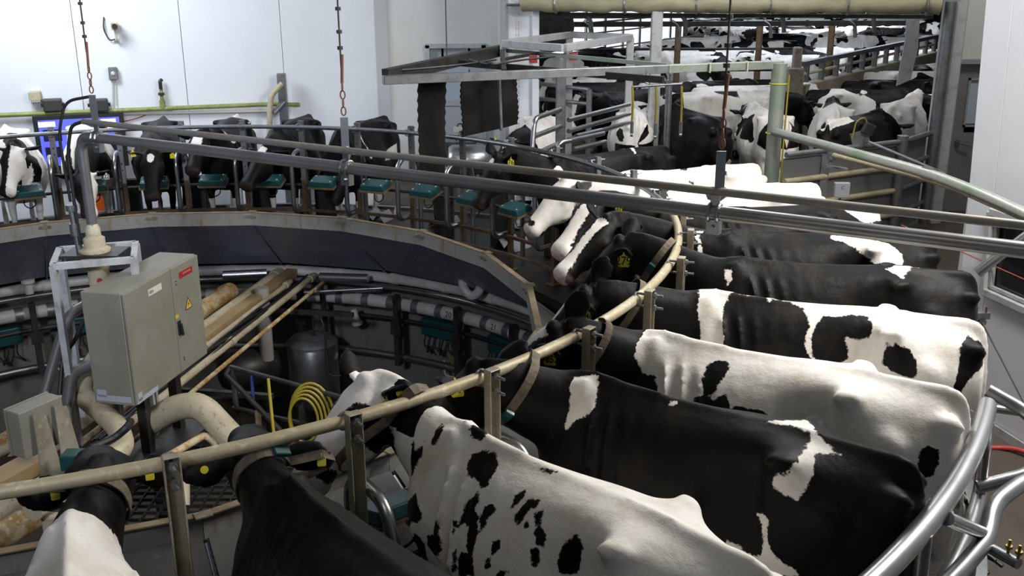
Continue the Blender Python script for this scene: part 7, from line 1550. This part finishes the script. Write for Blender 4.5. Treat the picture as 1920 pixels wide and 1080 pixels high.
q5 = one(3, -1, 'black', 34, 1, (.1, .2), (2.1, 0, 1.3), (2.4, .1, .9), patches=[(1, [(-.1, -.3), (.12, -.3), (.18, .3), (.1, .9), (-.1, .9)]), (1, [(1.65, -1), (2.3, -1), (2.3, 1), (1.65, 1)])])
pen_cow(0, 1375, 16.3, .12, 'long white cow standing sideways with a black tail end beside the green post', cm=q5, sc=1.04)
q6 = one(4, -1, 'half', 35, 3, (.1, .2), (2.1, 0, 1.3), (2.4, .1, .9), tail=.05, patches=[(1, [(-.2, .08), (.3, .1), (.35, .55), (.1, .62), (-.1, .5)]), (1, [(-.2, -.08), (.25, -.1), (.3, -.5), (.1, -.55), (-.1, -.5)])])
pen_cow(0, 1432, 14.6, U+.05, 'cow with two black buttocks and a white udder seen from behind by the green post', cm=q6)
q7 = one(5, -1, 'half', 36, 0, (.1, .2), (2.1, 0, 1.3), (2.4, .1, .9), tail=-.02, patches=[(1, [(.02, .22), (.12, .20), (.16, .34), (.06, .40), (-.02, .34)]), (1, [(.9, -.3), (1.5, -.3), (1.6, .1), (1.0, .2)])])
pen_cow(0, 1560, 15.3, U-.25, 'white cow seen from behind with a hanging white tail and one small black thigh spot', cm=q7)
q8 = one(6, 1, 'black', 37, 0, (.1, .2), (2.1, 0, 1.2), (2.4, .1, .8), patches=[(-1, [(-.02, -.05), (.5, -.12), (.7, .2), (.5, .25), (.3, .45), (.2, .2), (.0, .12)])])
pen_cow(0, 1612, 14.0, U-.75, 'black cow with a white hip patch right behind the sheeted gate', cm=q8)
pen_cow(6, 1690, 15.8, U-.55, 'dirty white cow behind the sheeted gate next to the right jamb')
pen_cow(4, 1625, 16.9, -.25, 'black cow with white hip streaks walking along the concrete pen wall')
pen_cow(1, 1680, 18.4, -.15, 'black and white striped cow in the lane by the concrete pen wall')
pen_cow(3, 1706, 20.0, -.1, 'bright white cow farther up the lane by the concrete pen wall')
pen_cow(5, 1728, 21.6, .7, 'spotted cow highest up in the lane by the concrete pen wall')
pen_cow(2, 1752, 18.9, .9, 'black cow at the right jamb in the lane by the concrete pen wall')
pen_cow(2, 1130, 18.2, .1, 'wholly black cow lying low behind the entry gates')
pen_cow(0, 1235, 17.2, U+.2, 'white patched cow behind the yellow hoses')
pen_cow(7, 1345, 18.4, .15, 'black cow behind the long white cow')
pen_cow(2, 1425, 18.6, PI+.1, 'black cow between the green post and the concrete corner post')
pen_cow(6, 1400, 17.6, .1, 'white backed cow beside the concrete corner post')
rnd = random.Random(42)
OCC = []
def segs(loc, rz): return [(loc[0]+math.cos(rz)*t, loc[1]+math.sin(rz)*t) for t in (.25, .7, 1.15, 1.6, 2.1)]
def free(sg, d=.62): return all((a[0]-b[0])**2+(a[1]-b[1])**2 > (d if k < 4 else .42)**2 for o_ in OCC for k, a in enumerate(sg) for b in o_)
for o_ in list(COL.objects):
    if o_.get('category') == 'cow' and o_.location.y > 13.3: OCC.append(segs(o_.location, o_.rotation_euler.z))
DA, DB = atz(1500, 159, 1.45), atz(1736, 100, 1.45)
def divx(y): return DA.x-.35+(y-DA.y)*(DB.x-DA.x)/(DB.y-DA.y) if y < 25.4 else 1e9
yy = 19.3; cnt = 0
nth = 0
while yy < 47:
    xl = aty(1004, 120, yy).x+.9 if yy < 24 else aty(1004, 90, yy).x+1.0
    if yy > 24: xl = max(xl, .9+(yy-25)*.63+.9) if yy < 33 else 7.2
    xr = min(divx(yy)-1.0, aty(1735, 120, yy).x)
    side = (cnt % 4 != 2)
    x = xl+rnd.uniform(0, .8)
    while x < xr:
        k = rnd.choice([0, 1, 2, 3, 4, 5, 6, 7, 0, 5, 3])
        if side: rz = rnd.choice([0, PI])+rnd.uniform(-.28, .28); stepx = 2.35
        else: rz = rnd.choice([U, -U])+rnd.uniform(-.3, .3); stepx = 1.0
        c, s = math.cos(rz), math.sin(rz); ym = yy+rnd.uniform(-.15, .15)
        lab = ('white', 'black', 'white', 'black')[0] if PP[k] in (PP[0], PP[3], PP[5], PP[6]) else 'black'
        dist = 'just behind the entry lanes' if yy < 22 else 'in the middle rows' if yy < 27 else 'far back'
        sg = segs((x-c*1.1, ym-s*1.1), rz)
        if not free(sg): x += .45; continue
        OCC.append(sg)
        r = empty('cow', (x-c*1.1, ym-s*1.1, 0), rz)
        nth = nth+1 if x > xl+1 else 1; ORD = ['first', 'second', 'third', 'fourth', 'fifth', 'sixth', 'seventh', 'eighth', 'ninth']
        tag(r, ('%s cow, %s from the left in the %s crowded row of the pen' % ('white patched' if lab == 'white' else 'mainly black', ORD[min(nth-1, 8)], ORD[cnt])) if yy < 27 else 'mostly %s cow in the crowd %s of the holding pen' % (lab, dist), 'cow', 'crowded cows %s of the pen, mostly %s' % (dist, lab))
        r.scale = (1, 1, 1); sc_ = rnd.uniform(.95, 1.05); r.scale = (sc_,)*3
        b = bpy.data.objects.new('body', PP[k]['mesh']); COL.objects.link(b); b.parent = r
        x += stepx*rnd.uniform(.95, 1.12)
    yy += (1.05 if side else 1.9)*rnd.uniform(.95, 1.1); cnt += 1
    if not side: yy += .5

# ---- person behind the second cow, standing on the lower floor
def build_person():
    base = aty(196, 380, 15.25); base.z = OPZ
    J = {'pelvis': (0, 0, .95), 'spine': (0, 0, 1.15), 'chest': (0, 0, 1.36), 'neck': (0, 0, 1.50), 'head': (0, -.02, 1.62), 'top': (0, -.02, 1.72),
         'hl': (.10, 0, .90), 'kl': (.11, -.03, .50), 'al': (.11, .02, .08), 'fl': (.12, -.16, .03), 'hr': (-.10, 0, .90), 'kr': (-.11, -.03, .50), 'ar': (-.11, .02, .08), 'fr': (-.12, -.16, .03),
         'sl': (.19, 0, 1.42), 'el': (.27, -.06, 1.16), 'wl': (.20, -.28, 1.06), 'sr': (-.19, 0, 1.42), 'er': (-.27, -.06, 1.16), 'wr': (-.20, -.28, 1.06)}
    Rr = dict(pelvis=.15, spine=.14, chest=.155, neck=.06, head=.10, top=.075, hl=.095, kl=.06, al=.045, fl=.04, hr=.095, kr=.06, ar=.045, fr=.04, sl=.07, el=.045, wl=.032, sr=.07, er=.045, wr=.032)
    E = [('pelvis', 'spine'), ('spine', 'chest'), ('chest', 'neck'), ('neck', 'head'), ('head', 'top'), ('pelvis', 'hl'), ('hl', 'kl'), ('kl', 'al'), ('al', 'fl'), ('pelvis', 'hr'), ('hr', 'kr'), ('kr', 'ar'), ('ar', 'fr'), ('chest', 'sl'), ('sl', 'el'), ('el', 'wl'), ('chest', 'sr'), ('sr', 'er'), ('er', 'wr')]
    for s, w in ((1, 'wl'), (-1, 'wr')):       # hands
        wx, wy, wz = J[w]; J['p'+w] = (wx-.01*s, wy-.07, wz-.01); Rr['p'+w] = .028; E.append((w, 'p'+w))
        for f in range(4):
            a, b = 'f%d%s' % (f, w), 'g%d%s' % (f, w); xo = (f-1.5)*.020
            J[a] = (wx+xo, wy-.12-.006*(f in (1, 2)), wz-.015); J[b] = (wx+xo, wy-.155-.006*(f in (1, 2)), wz-.04); Rr[a] = .010; Rr[b] = .008; E += [('p'+w, a), (a, b)]
        J['t'+w] = (wx-.045*s, wy-.09, wz-.01); Rr['t'+w] = .010; E.append(('p'+w, 't'+w))
    keys = list(J); me = bpy.data.meshes.new('person_body'); me.from_pydata([J[k] for k in keys], [(keys.index(a), keys.index(b)) for a, b in E], [])
    o = bpy.data.objects.new('body_tmp', me); COL.objects.link(o); o.modifiers.new('s', 'SKIN')
    for k, n in enumerate(keys): me.skin_vertices[0].data[k].radius = (Rr[n], Rr[n]*(.78 if n in ('chest', 'spine', 'pelvis') else 1))
    me.skin_vertices[0].data[0].use_root = True
    sb = o.modifiers.new('u', 'SUBSURF'); sb.levels = 2; sb.render_levels = 2
    dg = bpy.context.evaluated_depsgraph_get(); dg.update(); m2 = bpy.data.meshes.new_from_object(o.evaluated_get(dg)); bpy.data.objects.remove(o)
    skin = mat('skin_tone', (.45, .28, .20), .5); m2.materials.clear()
    for m_ in (M['denim'], skin, M['black']): m2.materials.append(m_)
    for p in m2.polygons:
        c = p.center; p.use_smooth = True; p.material_index = 1 if (c.z > 1.5 or c.y < -.25) else (2 if c.z < .14 else 0)
    r = empty('person', base, -.35); tag(r, 'person in blue clothes and an orange apron behind the second cow, mostly hidden', 'person')
    b = bpy.data.objects.new('body', m2); COL.objects.link(b); b.parent = r
    mb = MB(); vs = []; fs = []; nx, nz = 12, 12
    for j in range(nz+1):
        for i in range(nx+1):
            u, v = i/nx, j/nz; a = (u-.5)*2.6; z = 1.40-v*.85; w = (.15 if v < .25 else .215)+.015*math.sin(v*9+u*5)
            if v < .25: a *= .55
            vs.append(V(math.sin(a)*w, -math.cos(a)*(w*.85)+.0, z))
    for j in range(nz):
        for i in range(nx): q = j*(nx+1)+i; fs.append((q, q+1, q+nx+2, q+nx+1))
    mb.add(vs, fs); ap = mb.build('apron', M['orange'], r, smooth=True); sd_ = ap.modifiers.new('t', 'SOLIDIFY'); sd_.thickness = .008
    mb = MB(); ellip(mb, V(0, .015, 1.66), (.105, .115, .10)); mb.build('hair', M['black'], r, smooth=True)
    for s in (-1, 1): mb = MB(); ellip(mb, V(.035*s, -.112, 1.635), (.012, .008, .008)); mb.build('eye', M['black'], r)
build_person()
